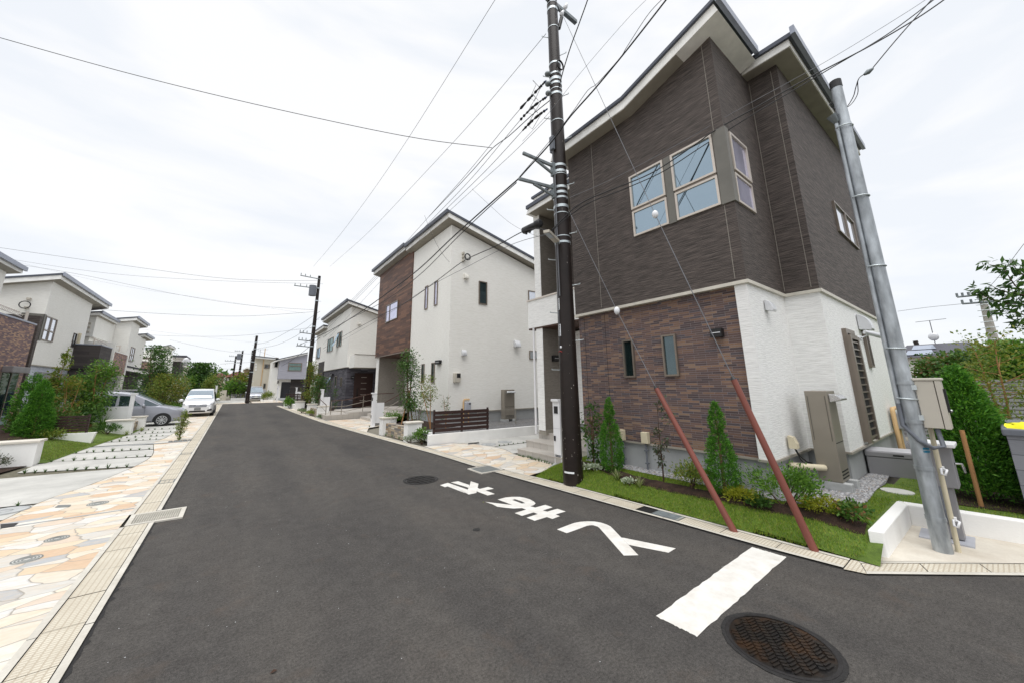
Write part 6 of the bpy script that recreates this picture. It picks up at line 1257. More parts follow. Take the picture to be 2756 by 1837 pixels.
MB().box(-12, -7.18, 46.3, 49.3, .2, 3.5).build('annex', 'ledge_dark', a4)
m = MB(); m.prism([(-12, 4.9), (-6.7, 3.55), (-6.7, 3.68), (-12, 5.06)], 'y', 46.0, 49.5); m.build('annex_roof', 'dark_roof', a4); MB().prism([(-12, 4.6), (-6.8, 3.28), (-6.8, 3.55), (-12, 4.9)], 'y', 46.05, 49.4).build('annex_fascia', 'fascia_white', a4)
for zz in (6.7, 6.4, 6.05): MB().box(-9.35, -9.2, 39.7, 39.83, zz, zz+.12).build('wire_anchor', 'box_beige', a4)
MB().tube([(-6.9, 45.9, 1.7), (-6.9, 45.9, 2.75)], .13, 10).build('flue', 'white_metal', a4)
# farther ones
a5 = thing('white_house_dark_balcony', (-9, 65, .5), 'white house with shed roof behind the tall left garden trees', 'house')
face_y(a5, 'wall', [ch(330, 960), ch(480, 715), ch(965, 655), ch(985, 930), ch(940, 1240), ch(330, 1240)], 63.3, 3.6, 'siding_cream')
face_y(a5, 'roof', [ch(478, 660), ch(700, 660), ch(1015, 600), ch(1015, 612), ch(470, 700)], 62.9, 5.4, 'roof_metal'); face_y(a5, 'fascia', [ch(470, 702), ch(1015, 614), ch(1008, 645), ch(470, 730)], 63.0, 5.2, 'fascia_white')
(p0, p1) = (atY(*ch(405, 862), 63.3), atY(*ch(700, 915), 63.3)); window(a5, 'y', 63.3, p0[0], p1[0], p1[2], p0[2], -1, 'glass_grey', 'alu_bronze', .1, vbars=(p0[0]+(p1[0]-p0[0])*.45,))
face_y(a5, 'balcony', [ch(300, 940), ch(980, 930), ch(955, 1180), ch(300, 1180)], 61.5, 1.7, 'siding_cream'); face_y(a5, 'balcony_panel', [ch(230, 912), ch(395, 912), ch(360, 1110), ch(190, 1080)], 60.9, .5, 'siding_brown'); face_y(a5, 'balcony_brick_panel', [ch(395, 940), ch(640, 985), ch(640, 1200), ch(360, 1200)], 61.2, .2, 'brick_pinkish')  # includes a pinkish brick panel before the balcony
face_y(a5, 'lower_wall', [ch(330, 1190), ch(950, 1190), ch(920, 1500), ch(300, 1500)], 62.2, 1, 'ledge_dark')
a6 = thing('dark_box_house', (-8, 74, .6), 'house with dark box front and shallow grey roof beyond the left trees', 'house')
face_y(a6, 'wall', [ch(1000, 880), ch(1290, 880), ch(1270, 1060), ch(1000, 1060)], 71, 5, 'siding_cream'); face_y(a6, 'roof', [ch(1015, 822), ch(1350, 828), ch(1362, 872), ch(1010, 858)], 70.6, 6, 'dark_roof'); face_y(a6, 'fascia', [ch(1010, 860), ch(1300, 874), ch(1360, 874), ch(1300, 890), ch(1010, 880)], 70.7, 5.6, 'fascia_white')
face_y(a6, 'dark_front', [ch(985, 960), ch(1225, 960), ch(1175, 1290), ch(930, 1290)], 68, 4.5, 'ledge_dark'); face_y(a6, 'coping', [ch(985, 950), ch(1228, 950), ch(1226, 960), ch(984, 960)], 67.9, 4.7, 'alu_bronze')
p0 = atY(*ch(1335, 960), 70.5); MB().ball(p0, .45, (1, .3, 1.3)).build('satellite_dish', 'hood_metal', a6); m = MB(); m.tube([tuple(p0), (p0[0]-.8, p0[1]+.2, p0[2]-.3)], .04, 5); m.build('dish_arm', 'cable_grey', a6)
MB().tube([tuple(atY(*ch(1220, 885), 70.9)), tuple(atY(*ch(1212, 960), 70.9))], .06, 6).build('downpipe', 'white_metal', a6)
a7 = thing('cream_wall_house', (-6, 84, .7), 'narrow cream and dark green box house at the far end of the left row', 'house')
face_y(a7, 'wall', [ch(1255, 1075), ch(1385, 1075), ch(1300, 1500), ch(1170, 1500)], 82, 5, 'stucco_beige'); face_y(a7, 'coping', [ch(1255, 1066), ch(1390, 1066), ch(1388, 1076), ch(1255, 1076)], 81.9, 5.2, 'alu_light'); face_y(a7, 'green_box', [ch(1388, 1098), ch(1440, 1098), ch(1410, 1320), ch(1350, 1320)], 88, 5, 'panel_grey')

# ================================================================ left gardens
def hg(x, y): return zg(y)+0.02+0.42*min(1, max(0, (-3.72-x+0.06*(y-17)*0)/1.6))
gm_ = MB(); vs = []; xs_ = [-3.55-.25*i for i in range(24)]; ys_ = rows(15.3, 24.0, .4)
for y in ys_:
    sh_ = lerp_path([(-0.22, 15.3), (-0.12, 17), (0.0, 18.5), (0.15, 20), (0.35, 22), (.35, 24)], y)
    for x in xs_: vs.append((x+sh_, y, hg(x+.02, y)))
n_ = len(xs_); gm_.add(vs, [(j*n_+i, j*n_+i+1, (j+1)*n_+i+1, (j+1)*n_+i) for j in range(len(ys_)-1) for i in range(n_-1)], True); struct('garden_bank', gm_, 'lawn_turf')
so = MB(); vs = []; xs_ = [-4.9-.3*i for i in range(14)]
for y in ys_:
    for x in xs_: vs.append((x+.1*math.sin(y*3), y, hg(x, y)+.02))
n_ = len(xs_); so.add(vs, [(j*n_+i, j*n_+i+1, (j+1)*n_+i+1, (j+1)*n_+i) for j in range(len(ys_)-1) for i in range(n_-1)], True); struct('garden_soil', so, 'soil')
so = MB(); so.add([(x, y, .10) for x, y in ((-4.2, 13.9), (-4.0, 15.1), (-9, 15.6), (-9, 13.0))], [(0, 1, 2, 3)]); so.add([(x, y, .30) for x, y in ((-5.0, 15.25), (-5.2, 15.6), (-9, 16.5), (-9, 15.2))], [(0, 1, 2, 3)]); struct('garden_soil', so, 'soil')
def samp_left(rg, n):
    y = rg.uniform(15.6, 22, n); sh_ = np.interp(y, [15.3, 17, 18.5, 20, 22], [-.22, -.12, 0, .15, .35]); x = -3.57+sh_-np.abs(rg.normal(size=n))*.7; return np.c_[x, y]
blades('lawn_grass', 14000, samp_left, lambda x, y: hg(x-.02, y)-.005, .015, .04, 'grass_blade', 31, 'turf on the garden bank beside the concrete driveway'); blades('dry_grass', 9000, samp_left, lambda x, y: hg(x-.02, y), .012, .035, 'grass_dry', 32, 'dry brown grass on the left garden bank')
# white garden walls and pillars
G2 = 'white capped pillars of the left gardens'
cap_pillar(-4.72, -3.92, 15.02, 15.42, .07, .64, 'broad white capped pillar at the end of the pale stone planter wall', G2)
m = MB(); m.prism([(-4.75, 14.98), (-4.75, 15.3), (-9.5, 16.0), (-9.5, 15.65)], 'z', .0, .50); o = simple('stone_planter_wall', m, 'stone_clad', 'pale stone clad planter wall at the left picture edge', 'wall')
cap_pillar(-3.98, -3.22, 21.6, 21.95, .13, .62, 'white capped pillar in front of the silver minivan, nearer one', G2); cap_pillar(-3.75, -3.10, 23.35, 23.7, .14, .62, 'white capped pillar right under the silver minivan door', G2)
m = MB(); m.prism([(21.95, .1), (21.95, .52), (23.35, .56), (23.35, .1)], 'x', -3.45, -3.32); simple('stone_planter_wall', m, 'stone_clad', 'short stone wall between the two pillars before the silver minivan', 'wall')
m = MB(); m.prism([(-5.3, .30), (-5.3, .52), (-3.72, .50), (-3.80, .12)], 'y', 19.05, 19.25); simple('wedge_wall', m, 'white_render', 'wedge shaped low white retaining wall on the garden bank', 'wall')
slat_fence((-5.55, 19.3), (-3.95, 19.15), .50, .62, 6, 'dark brown slat fence above the wedge shaped white wall', posts=2, group='dark slat fences'); slat_fence((-7.3, 17.2), (-5.75, 17.0), .45, .62, 5, 'dark brown slat fence at the left picture edge behind the conifer', posts=2, group='dark slat fences')
t = thing('gate_post', (-4.0, 23.06, .14), 'white gate post with wide mailbox panel before the silver minivan', 'gate post', 'white gate posts')
m = MB(); m.box(-3.66, -3.52, 23.0, 23.12, .14, 1.72); m.box(-3.68, -3.44, 22.98, 23.14, 1.72, 1.78); m.build('post', 'white_metal', t, .005); MB().box(-4.42, -3.66, 23.03, 23.09, .35, 1.22).build('panel', 'white_metal', t, .005)
q = atG(*cg(1510, 1375)); Y_ = float(q[1]); (xa_, za_), (xb_, zb_) = [(float(v[0]), float(v[2])) for v in (atY(*cg(1525, 1180), Y_), atY(*cg(1550, 1370), Y_))]
t = thing('gate_post', ((xa_+xb_)/2, Y_, zb_), 'white gate post with panel before the dark car on the left', 'gate post', 'white gate posts')
m = MB(); m.box(xa_, xb_, Y_, Y_+.12, zb_-.05, za_); m.box(xa_-.02, xb_+.12, Y_-.02, Y_+.14, za_, za_+.06); m.build('post', 'white_metal', t); xc_, _, zc_ = atY(*cg(1440, 1240), Y_); MB().box(float(xc_), xa_, Y_+.03, Y_+.09, zb_+.1, float(zc_)).build('panel', 'white_metal', t)
gate_post2(float(atY(*cg(2168, 1160), 46.8)[0]), 46.8, .37, 'white gate post at the far left end of the street beside the white van', h=1.75, panel=False)
# ================================================================ utility poles and wires
PX1, PY1 = 5.76, 5.45
def prad(z, h, r0, r1): return r0+(r1-r0)*z/h
p1 = thing('utility_pole', (PX1, PY1, .08), 'thick dark brown steel utility pole on the turf bank before the brown house', 'utility pole', 'brown utility poles')
H1P = 14.0
MB().tube([(PX1, PY1, 0.0)]+[(PX1, PY1, z) for z in (2, 5, 8, 11, H1P)], [prad(z, H1P, .205, .125) for z in (0, 2, 5, 8, 11, H1P)], 28).build('shaft', 'pole_brown', p1)
def arc_band(z, hgt, mat='galv_bright', r_=.008, name='band', full=True, h_=H1P, r0=.205, r1=.125, px=PX1, py=PY1, par=None):
    m = MB(); rr_ = prad(z, h_, r0, r1); m.tube([(px, py, z-hgt/2), (px, py, z+hgt/2)], rr_+r_, 24); return m.build(name, mat, par or p1)
for z_, hh_ in ((12.05, .02), (11.85, .07), (11.25, .02), (10.1, .05), (9.78, .05), (9.62, .08), (9.48, .06), (9.32, .02), (9.18, .06), (8.40, .02), (7.15, .06), (6.99, .06), (6.92, .02), (6.57, .06), (6.43, .06), (6.30, .045), (6.08, .07), (5.91, .02), (5.33, .02), (5.18, .05)):
    arc_band(z_, hh_)
m = MB(); r_ = random.Random(3)
for i in range(15):
    z_ = 2.3+.62*i; a = R(-62) if i % 2 else R(150); rr_ = prad(z_, H1P, .205, .125)
    m2 = MB(); m2.tube([(PX1+rr_*math.cos(a)*.95, PY1+rr_*math.sin(a)*.95, z_), (PX1+(rr_+.17)*math.cos(a), PY1+(rr_+.17)*math.sin(a), z_+.01), (PX1+(rr_+.17)*math.cos(a), PY1+(rr_+.17)*math.sin(a), z_+.035)], .011, 6); m2.build('step_bolt', 'galv_bright', p1)
# brackets reaching over the street (towards -x)
def bracket(z, L, par, px, py, rr_, ang=math.pi+0.25, s=1.0, name='bracket_arm'):
    c, s_ = math.cos(ang), math.sin(ang); m = MB()
    def bar(a, b, w):
        a, b = Vector(a), Vector(b); d = (b-a).normalized(); u = Vector((-s_, c, 0))*w; v = d.cross(u).normalized()*w
        m.add([a+u+v, a+u-v, a-u-v, a-u+v, b+u+v, b+u-v, b-u-v, b-u+v], [(0, 1, 2, 3), (7, 6, 5, 4), (0, 4, 5, 1), (1, 5, 6, 2), (2, 6, 7, 3), (3, 7, 4, 0)])
    bar((px+rr_*c, py+rr_*s_, z), (px+L*c, py+L*s_, z+.12*s), .032*s); bar((px+rr_*c, py+rr_*s_, z-.28*s), (px+L*.62*c, py+L*.62*s_, z+.04*s), .026*s); bar((px+rr_*c, py+rr_*s_, z+.08), (px+rr_*c, py+rr_*s_, z-.36*s), .05*s)
    return m.build(name, 'galv_dark', par)
tip1 = atD(*(1201*1.1718, 351*1.1718), 7.2); tip2 = atD(1191*1.1718, 412*1.1718, 7.2)
def bracket_to(zb, pix, par, X0=None):
    """arm from the pole at height zb out to the tip seen along a sight line, tip taken above y = pole"""
    tip = Vector(atY(*pix, PY1+.15)); base = Vector((PX1, PY1, zb)); ang = math.atan2(tip.y-base.y, tip.x-base.x); L = (tip-base).xy.length; rr_ = prad(zb, H1P, .205, .125)+.02
    c, s_ = math.cos(ang), math.sin(ang); m = MB()
    def bar(a, b, w):
        a, b = Vector(a), Vector(b); d = (b-a).normalized(); u = Vector((-s_, c, 0))*w; v = d.cross(u).normalized()*w
        m.add([a+u+v, a+u-v, a-u-v, a-u+v, b+u+v, b+u-v, b-u-v, b-u+v], [(0, 1, 2, 3), (7, 6, 5, 4), (0, 4, 5, 1), (1, 5, 6, 2), (2, 6, 7, 3), (3, 7, 4, 0)])
    bar((PX1+rr_*c, PY1+rr_*s_, zb), tip, .030); mid = Vector((PX1+rr_*c, PY1+rr_*s_, zb)).lerp(tip, .6); bar((PX1+rr_*c, PY1+rr_*s_, zb-.22), mid-Vector((0, 0, .03)), .024); bar((PX1+rr_*c, PY1+rr_*s_, zb+.07), (PX1+rr_*c, PY1+rr_*s_, zb-.27), .05)
    m.build('bracket_arm', 'galv_dark', par); return tip
T1 = bracket_to(7.14, (1201*1.1718, 352*1.1718), p1); T2 = bracket_to(6.56, (1192*1.1718, 411*1.1718), p1)
# top crossarm, insulators
m = MB(); m.box(PX1-.2, PX1+.95, PY1-.05, PY1+.05, 12.12, 12.22); m.build('crossarm', 'galv_dark', p1)
m = MB(); m.tube([(PX1+.16, PY1-.06, 11.35), (PX1+.24, PY1-.1, 11.72)], .05, 8); m.build('strain_clamp', 'black_metal', p1)
for a, b in (((5.96, 5.34, 11.75), (6.03, 5.30, 11.92)), ((6.06, 5.28, 12.0), (6.13, 5.24, 12.17))): MB().tube([a, Vector(a).lerp(Vector(b), .3), Vector(a).lerp(Vector(b), .6), b], [.03, .06, .05, .03], 10).build('insulator', 'porcelain', p1)
m = MB(); 
for z_ in (9.8, 9.5, 9.22): m.ball((PX1-.2, PY1+.08, z_), .075, (1, 1, .8)); m.tube([(PX1-.1, PY1, z_), (PX1-.26, PY1+.1, z_)], .03, 6)
m.build('spool_insulator', 'galv_dark', p1)
m = MB()
for k_ in range(3): m.tube([(PX1-.02+.11*math.cos(a), PY1-.19-.012*k_, 9.95+.13*math.sin(a)) for a in np.linspace(0, 6.283, 17)], .012, 5, False)
m.build('cable_coil', 'cable_black', p1)
m = MB(); m.tube([(PX1-.19, PY1+.04, 9.2), (PX1-.205, PY1+.02, 7.5), (PX1-.2, PY1-.02, 6.7), (PX1-.21, PY1+.02, 5.2), (PX1-.225, PY1, 3.0)], .008, 5); m.tube([(PX1-.20, PY1-.04, 6.9), (PX1-.215, PY1-.04, 5.0), (PX1-.22, PY1-.05, 3.9)], .012, 6); m.build('riser_cable', 'cable_grey', p1)
MB().box(PX1-.26, PX1-.19, PY1-.07, PY1+.05, 7.55, 7.9).build('junction_box', 'conduit_grey', p1)
# street lamp fixed to the pole
la = Vector(atY(*crop(1400, 520, 9.8)(965, 1270), PY1-.12)); lb = Vector(atY(*crop(1400, 520, 9.8)(690, 1005), PY1-.45)); d = (lb-la).normalized(); u = d.cross(Vector((0, 0, 1))).normalized(); w_ = u.cross(d)
def obar(m, a, b, hu, hv): m.add([a+u*hu+w_*hv, a-u*hu+w_*hv, a-u*hu-w_*hv, a+u*hu-w_*hv, b+u*hu+w_*hv, b-u*hu+w_*hv, b-u*hu-w_*hv, b+u*hu-w_*hv], [(0, 1, 2, 3), (7, 6, 5, 4), (0, 4, 5, 1), (1, 5, 6, 2), (2, 6, 7, 3), (3, 7, 4, 0)]); return m
o = obar(MB(), la, lb, .065, .028).build('street_lamp', 'box_beige', p1); obar(MB(), la.lerp(lb, .5)-w_*.032, la.lerp(lb, .95)-w_*.032, .05, .006).build('lamp_lens', 'glass_frost', o); obar(MB(), la-d*.1, la+d*.02, .045, .04).build('lamp_mount', 'galv_bright', o)
# labels and marks on the shaft
def pole_label(z0, z1, az, wd, mat='label_white', glyph=True, name='pole_label', n=8):
    m = MB(); rr_ = lambda z: prad(z, H1P, .205, .125)+.0022
    A = np.linspace(az-wd/2, az+wd/2, n); m.add([(PX1+rr_(z)*math.cos(a), PY1+rr_(z)*math.sin(a), z) for z in (z0, z1) for a in A], [(i, i+1, n+i+1, n+i) for i in range(n-1)]); o = m.build(name, mat, p1)
    if glyph:
        g_ = MB(); nn = int((z1-z0)/.05); q = random.Random(int(z0*100))
        for i in range(nn):
            zc = z1-.04-.05*i
            for s_ in range(4):
                a0 = az+wd*(q.uniform(-.22, .12)); a1 = a0+wd*q.uniform(.05, .22); zz = zc+q.uniform(-.016, .016); hh = q.choice((.004, .014)); r2 = prad(zz, H1P, .205, .125)+.004
                g_.add([(PX1+r2*math.cos(a), PY1+r2*math.sin(a), z) for z in (zz-hh, zz+hh) for a in (a0, a1 if hh < .01 else a0+.04)], [(0, 1, 3, 2)])
        g_.build('lettering', 'ink_black', o)
AZ = math.atan2(-PY1, -PX1)
pole_label(3.60, 3.86, AZ-.95, .36); pole_label(3.02, 3.28, AZ-.92, .42)
pole_label(.25, .285, AZ-.42, 1.1, glyph=False, name='reflective_strip', n=14)
MB().ball((PX1+.195*math.cos(AZ-.78), PY1+.195*math.sin(AZ-.78), 2.78), .022, (1, 1, 1.3)).build('tack', 'porcelain', p1)
m = MB(); m.tube([(PX1+.203*math.cos(a), PY1+.203*math.sin(a), 2.69+.012*math.sin(9*a)) for a in np.linspace(AZ-1.25, AZ-.6, 12)], .006, 5); m.build('red_tie', 'red_tape', p1)
# guy wires with guard tubes
def guy(base, pix_top, pix_ball, pix_pole, Xg, label):
    b = Vector(base); top = Vector(atX(*pix_top, Xg)); ball = Vector(atX(*pix_ball, Xg)); up_ = Vector(atX(*pix_pole, Xg)) if pix_pole else None
    t = thing('guy_wire', b, label, 'guy wire', 'guy wires of the thick pole')
    d = (top-b).normalized(); MB().tube([b-d*.15, top], [.045, .040], 14).build('guard_tube', 'guard_red', t); MB().tube([top, top+d*.05], [.043, .018], 12).build('tube_cap', 'black_plastic', t)
    m = MB(); m.tube([top, ball], .007, 6); m.tube([ball, up_], .006, 6); m.build('wire', 'cable_grey', t)
    i_ = MB(); i_.ball(ball, .062, (.9, .9, 1.25), 12, 8); i_.build('insulator', 'porcelain', t); return t
r1 = crop(1300, 0, 3.357); r2 = crop(1300, 400, 3.357); r3 = crop(1400, 800, 3.357)
guy((5.71, 2.51, .10), r3(1230, 820), r2(1210, 1465), r2(775, 560), 5.73, 'guy wire with reddish brown guard tube nearer the thick pole')
guy((5.83, 1.66, .10), r3(1930, 740), r2(1555, 595), r1(665, 20), 5.78, 'guy wire with reddish brown guard tube nearest the street corner')
# second pole
PX2, PY2 = 4.82, 33.8
def small_pole(px, py, zb, h, r0, r1, label, arms, mat='pole_brown', group='brown utility poles', bolts=6, trans=None, lean=(0, 0)):
    t = thing('utility_pole', (px, py, zb), label, 'utility pole', group); lx, ly = lean
    at_ = lambda z: (px+lx*z/h, py+ly*z/h)
    MB().tube([(px, py, zb-.3), (px+lx, py+ly, zb+h)], [r0, r1], 14).build('shaft', mat, t)
    for z_, x0, x1, dz in arms:
        q = at_(z_); m = MB(); m.tube([(q[0]+x0, q[1]-.1, zb+z_+dz), (q[0]+x1, q[1]-.1, zb+z_)], .04, 6)
        for f in (.04, .3, .6): xx = x0+(x1-x0)*f*.8; m.tube([(q[0]+xx, q[1]-.1, zb+z_+dz*(1-f)), (q[0]+xx, q[1]-.1, zb+z_+dz*(1-f)+.22)], .03, 6)
        m.build('crossarm', 'galv_dark', t)
    for i in range(bolts):
        z_ = 1.8+i*h/bolts*.85; q = at_(z_); s_ = 1 if i % 2 else -1; MB().tube([(q[0], q[1]-.05, zb+z_), (q[0]+s_*(r0+.14), q[1]-.05, zb+z_)], .015, 5).build('step_bolt', 'galv_bright', t)
    for z_ in (h*.45, h*.6, h*.8, h*.9): q = at_(z_); MB().tube([(*q, zb+z_-.04), (*q, zb+z_+.04)], r0*(1-z_/h)+r1*z_/h+.02, 14).build('band', 'galv_bright', t)
    if trans: q = at_(trans); MB().tube([(q[0]-.42, q[1]-.05, zb+trans-.45), (q[0]-.42, q[1]-.05, zb+trans+.45)], .28, 14).build('transformer', 'conduit_grey', t)
    return t
def z_on(pix, Y): return float(atY(*pix, Y)[2])
c27 = crop(400, 700, 3.92); zt2 = z_on(c27(1803, 170), PY2); xt2 = float(atY(*c27(1803, 170), PY2)[0])
b2 = .25; h2p = zt2-b2
def arm2(pl, pr):
    a, b = atY(*c27(*pl), PY2), atY(*c27(*pr), PY2); return (float(b[2]-b2), float(a[0]-b[0]), 0.1, float(a[2]-b[2]))
small_pole(PX2, PY2, b2, h2p, .20, .11, 'brown utility pole with grey transformer by the grey stone house', [arm2((1600, 165), (1800, 205)), arm2((1540, 272), (1795, 305)), arm2((1600, 765), (1745, 785)), arm2((1590, 842), (1740, 858)), arm2((1565, 900), (1725, 918))], bolts=12, trans=z_on(c27(1770, 330), PY2)-b2, lean=(xt2-PX2, 0))
c57 = crop(560, 900, 7.127)
def far_pole(pb, pt, Y, label, armp=(), r0=.2, r1=.12, mat='pole_brown', trans=None, bolts=8, group='brown utility poles'):
    a, b = atY(*pb, Y), atY(*pt, Y); zb = float(a[2]); h = float(b[2]-a[2]); arms = []
    for l, r_ in armp: u0, u1 = atY(*l, Y), atY(*r_, Y); arms.append((float(u1[2]-zb), float(u0[0]-u1[0]), .15, float(u0[2]-u1[2])))
    return small_pole(float(a[0]), Y, zb, h, r0, r1, label, arms, mat, group, bolts, z_on(trans, Y)-zb if trans else None, (float(b[0]-a[0]), 0))
far_pole(c57(743, 1300), c57(937, 25), 47.97, 'tall brown utility pole in front of the parked silver van', bolts=14)
far_pole(c57(765, 1180), c57(860, 300), 62.0, 'brown utility pole just behind the one at the silver van', bolts=10)
far_pole(c57(560, 1000), c57(668, 305), 74.0, 'distant brown utility pole carrying a grey transformer box', [(c57(512, 318), c57(665, 325)), (c57(560, 480), c57(645, 482)), (c57(560, 540), c57(640, 540))], trans=c57(640, 420), bolts=6)
far_pole(c57(430, 1130), c57(537, 405), 78.0, 'distant brown utility pole leftmost at the street end', [(c57(405, 415), c57(535, 418)), (c57(325, 505), c57(525, 505))], bolts=6)
far_pole(ch(1590, 1080), ch(1605, 990), 70.0, 'pole tip rising behind the round street tree', r0=.16, r1=.13, bolts=0)
v0, v1 = atX(*r5c(1965, 1240), 30.0), atX(*r5c(1810, 660), 30.0)
t = thing('utility_pole', (30.0, v0[1], 0.3), 'pale concrete utility pole beyond the hedge on the right', 'utility pole')
MB().tube([(30.0, v0[1], .2), tuple(v0), (30.0, v1[1], v1[2])], [.2, .17, .11], 12).build('shaft', 'concrete_pole', t)
for pl, pr in (((1505, 705), (1760, 680)), ((1570, 790), (1980, 760)), ((1905, 930), (2010, 918))):
    a, b = atX(*r5c(*pl), 29.9), atX(*r5c(*pr), 29.9); m = MB(); m.tube([tuple(a), tuple(b)], .05, 6)
    for f in (.02, .3, .6, .9): q = a+(b-a)*f; m.tube([tuple(q), (q[0], q[1], q[2]+.2)], .045, 6)
    m.build('crossarm', 'galv_dark', t)
for i in range(8): q = Vector((30, v0[1], v0[2])).lerp(Vector((30, v1[1], v1[2])), i/8); MB().tube([(29.8, q.y-.25, q.z), (29.8, q.y+.25, q.z)], .02, 5).build('step_bolt', 'galv_bright', t)
v = [atX(*r5c(*p), 60.0) for p in ((1000, 1320), (975, 1255))]; m = MB(); m.tube([(60, v[0][1], 1), tuple(v[0]), tuple(v[1])], .2, 8); simple('utility_pole', m, 'pole_brown', 'short distant pole tip above the solar roof house', 'utility pole')

# ---- wires, each along measured sight lines between its supports
V = lambda *pts: [(x*1.1718, y*1.1718) for x, y in pts]
W = lambda lab, pix, d0, d1, r=.006, mat='cable_black', grp='overhead wires': wire('overhead_wire', sight(pix, d0, d1), r, lab, 'overhead wire', mat, grp)
W('long black service cable crossing the sky from the upper left corner', V((-60, 70), (0, 87), (300, 170), (600, 243), (930, 313), (1130, 340)), 9.0, 9.8, .008)
W('thin wire from the top edge down to the tip of the second pole', V((1150, -20), (1137, 0), (930, 330), (800, 515), (720, 612)), 9.5, 29.5, .007, 'cable_grey')
W('thin wire from high on the thick pole to the second pole', V((1254, 78), (1100, 262), (950, 425), (850, 530), (758, 612)), 9.0, 29.5, .007, 'cable_grey')
for i, (pp, d0, lab) in enumerate(((V((1255, 185), (1185, 262), (1080, 390), (985, 498), (870, 625), (742, 755)), 9.3, 'uppermost of the sleeved supply wires leaving the thick pole'), (V((1257, 222), (1205, 265), (1090, 402), (985, 512), (870, 630), (740, 762)), 9.1, 'middle one of the sleeved supply wires leaving the thick pole'), (V((1258, 250), (1215, 285), (1120, 388), (1000, 505), (880, 625), (738, 770)), 8.9, 'lowest of the sleeved supply wires leaving the thick pole'))):
    w = W(lab, pp, d0, 29.4, .008, 'cable_grey', 'sleeved supply wires')
    pt = sight(pp, d0, 29.4, 40); L0 = Vector(w.location); r_ = random.Random(i); m = MB()
    k0, k1 = 2, 26
    k_ = k0
    while k_ < k1:
        n_ = r_.randint(2, 6); m.tube(pt[k_:k_+n_+1], [.012]+[r_.uniform(.018, .04) for _ in range(n_-1)]+[.012], 7); k_ += n_-1+r_.randint(0, 2)
    m.build('sleeve', 'cable_black', w); m = MB(); m.tube([pt[1], pt[6], pt[9]], [.02, .016, .014], 6); m.build('blue_sleeve', 'blue_sleeve', w)
    m = MB(); q = pt[10]; m.tube([q+Vector((r_.uniform(-.1, .1), 0, 0)), q+Vector((-.15, .1, .22)), pt[14]+Vector((0, 0, .2)), pt[20], pt[16]-Vector((0, 0, .25)), pt[8]], .006, 5); m.build('jumper_loop', 'cable_black', w)
W('black bundled cable curving from the thick pole towards the wire joints', V((1262, 232), (1225, 262), (1170, 312), (1130, 342), (1080, 398), (985, 498)), 8.8, 14.5, .011)
W('thin wire starting at the thick pole beside the bracket arms', V((1262, 268), (1180, 350), (1090, 432), (985, 530), (880, 640), (742, 790)), 8.6, 29.4, .006, 'cable_grey')
W('thin wire passing behind the thick pole from the top edge', V((1505, -20), (1440, 45), (1330, 172), (1262, 258), (1200, 325)), 8.0, 8.6, .004, 'cable_grey')
W('thick black telephone cable sagging from the top edge to the bracket tip', V((1545, -20), (1530, 0), (1440, 115), (1370, 200), (1310, 268), (1268, 325), (1190, 412)), 6.8, 8.3, .016)
W('looping lashing wire along the thick black telephone cable', V((1530, -10), (1490, 32), (1440, 108), (1425, 132), (1372, 192), (1350, 208), (1312, 262), (1268, 318), (1192, 408)), 6.75, 8.25, .006)
W('thick black telephone cable running from the bracket tip down the street', V((1190, 412), (1110, 482), (1040, 545), (960, 620), (880, 680), (820, 722), (752, 762), (680, 795)), 8.3, 30.5, .018)
W('second strand of the telephone cable along the cream house', V((1186, 420), (1115, 484), (1048, 548), (968, 628), (885, 690), (800, 735), (742, 775)), 8.35, 30.0, .012)
m = None
W('steep black cable from the top edge to the thick pole clamp', V((1352, -10), (1348, 5), (1330, 55), (1310, 110), (1293, 165), (1283, 205)), 7.6, 8.6, .012)
W('cable from the thick pole past the cream house wall anchors', V((1268, 532), (1215, 527), (1140, 565), (1068, 598), (1010, 640), (940, 690), (880, 722), (810, 760), (742, 800)), 7.7, 30.3, .011)
W('thin wire beside the cable past the cream house', V((1266, 536), (1180, 560), (1075, 612), (980, 662), (880, 728), (742, 806)), 7.75, 30.3, .006, 'cable_grey')
jc = thing('cable_closure', tuple(atD(1220*1.1718, 523*1.1718, 8.6)), 'black cylindrical cable closure hanging on the wire left of the thick pole', 'cable closure')
a, b = Vector(atD(*crop(1400, 520, 9.8)(70, 1010), 8.9)), Vector(atD(*crop(1400, 520, 9.8)(540, 780), 8.4)); d = (b-a); MB().tube([a, a+d*.06, a+d*.5, a+d*.72, a+d*.78, a+d*.98, b], [.05, .085, .085, .08, .10, .10, .05], 12).build('body', 'black_plastic', jc); m = MB(); [m.tube([a+d*f-Vector((0, 0, .08)), a+d*f-Vector((0, 0, .12))], .03, 6) for f in (.2, .4, .9)]; m.build('clip', 'black_metal', jc)
W('black cable from the thick pole across the brown house to the upper right', V((1268, 528), (1330, 470), (1400, 438), (1500, 396), (1600, 330), (1642, 300), (1740, 245), (1860, 178), (2000, 105), (2110, 40), (2185, -12)), 7.55, 6.0, .011)
W('second black cable across the brown house to the upper right', V((1268, 530), (1340, 473), (1420, 440), (1520, 396), (1620, 332), (1760, 245), (1900, 162), (2040, 78), (2160, -12)), 7.6, 6.05, .009)
W('thin cable above the pair crossing the brown house', V((1300, 458), (1420, 405), (1560, 330), (1700, 250), (1900, 140), (2080, 30), (2140, -10)), 7.6, 6.1, .004, 'cable_grey')
W('service cable from the top edge to the steel pole head', V((2150, -12), (2120, 22), (2060, 90), (2010, 150), (1998, 165)), 6.0, 6.2, .009)
W('looped tail wires at the steel pole head', V((1998, 165), (1975, 178), (1966, 200), (1960, 222), (1945, 246), (1930, 252), (1915, 250), (1905, 240), (1915, 232)), 6.2, 6.25, .007)
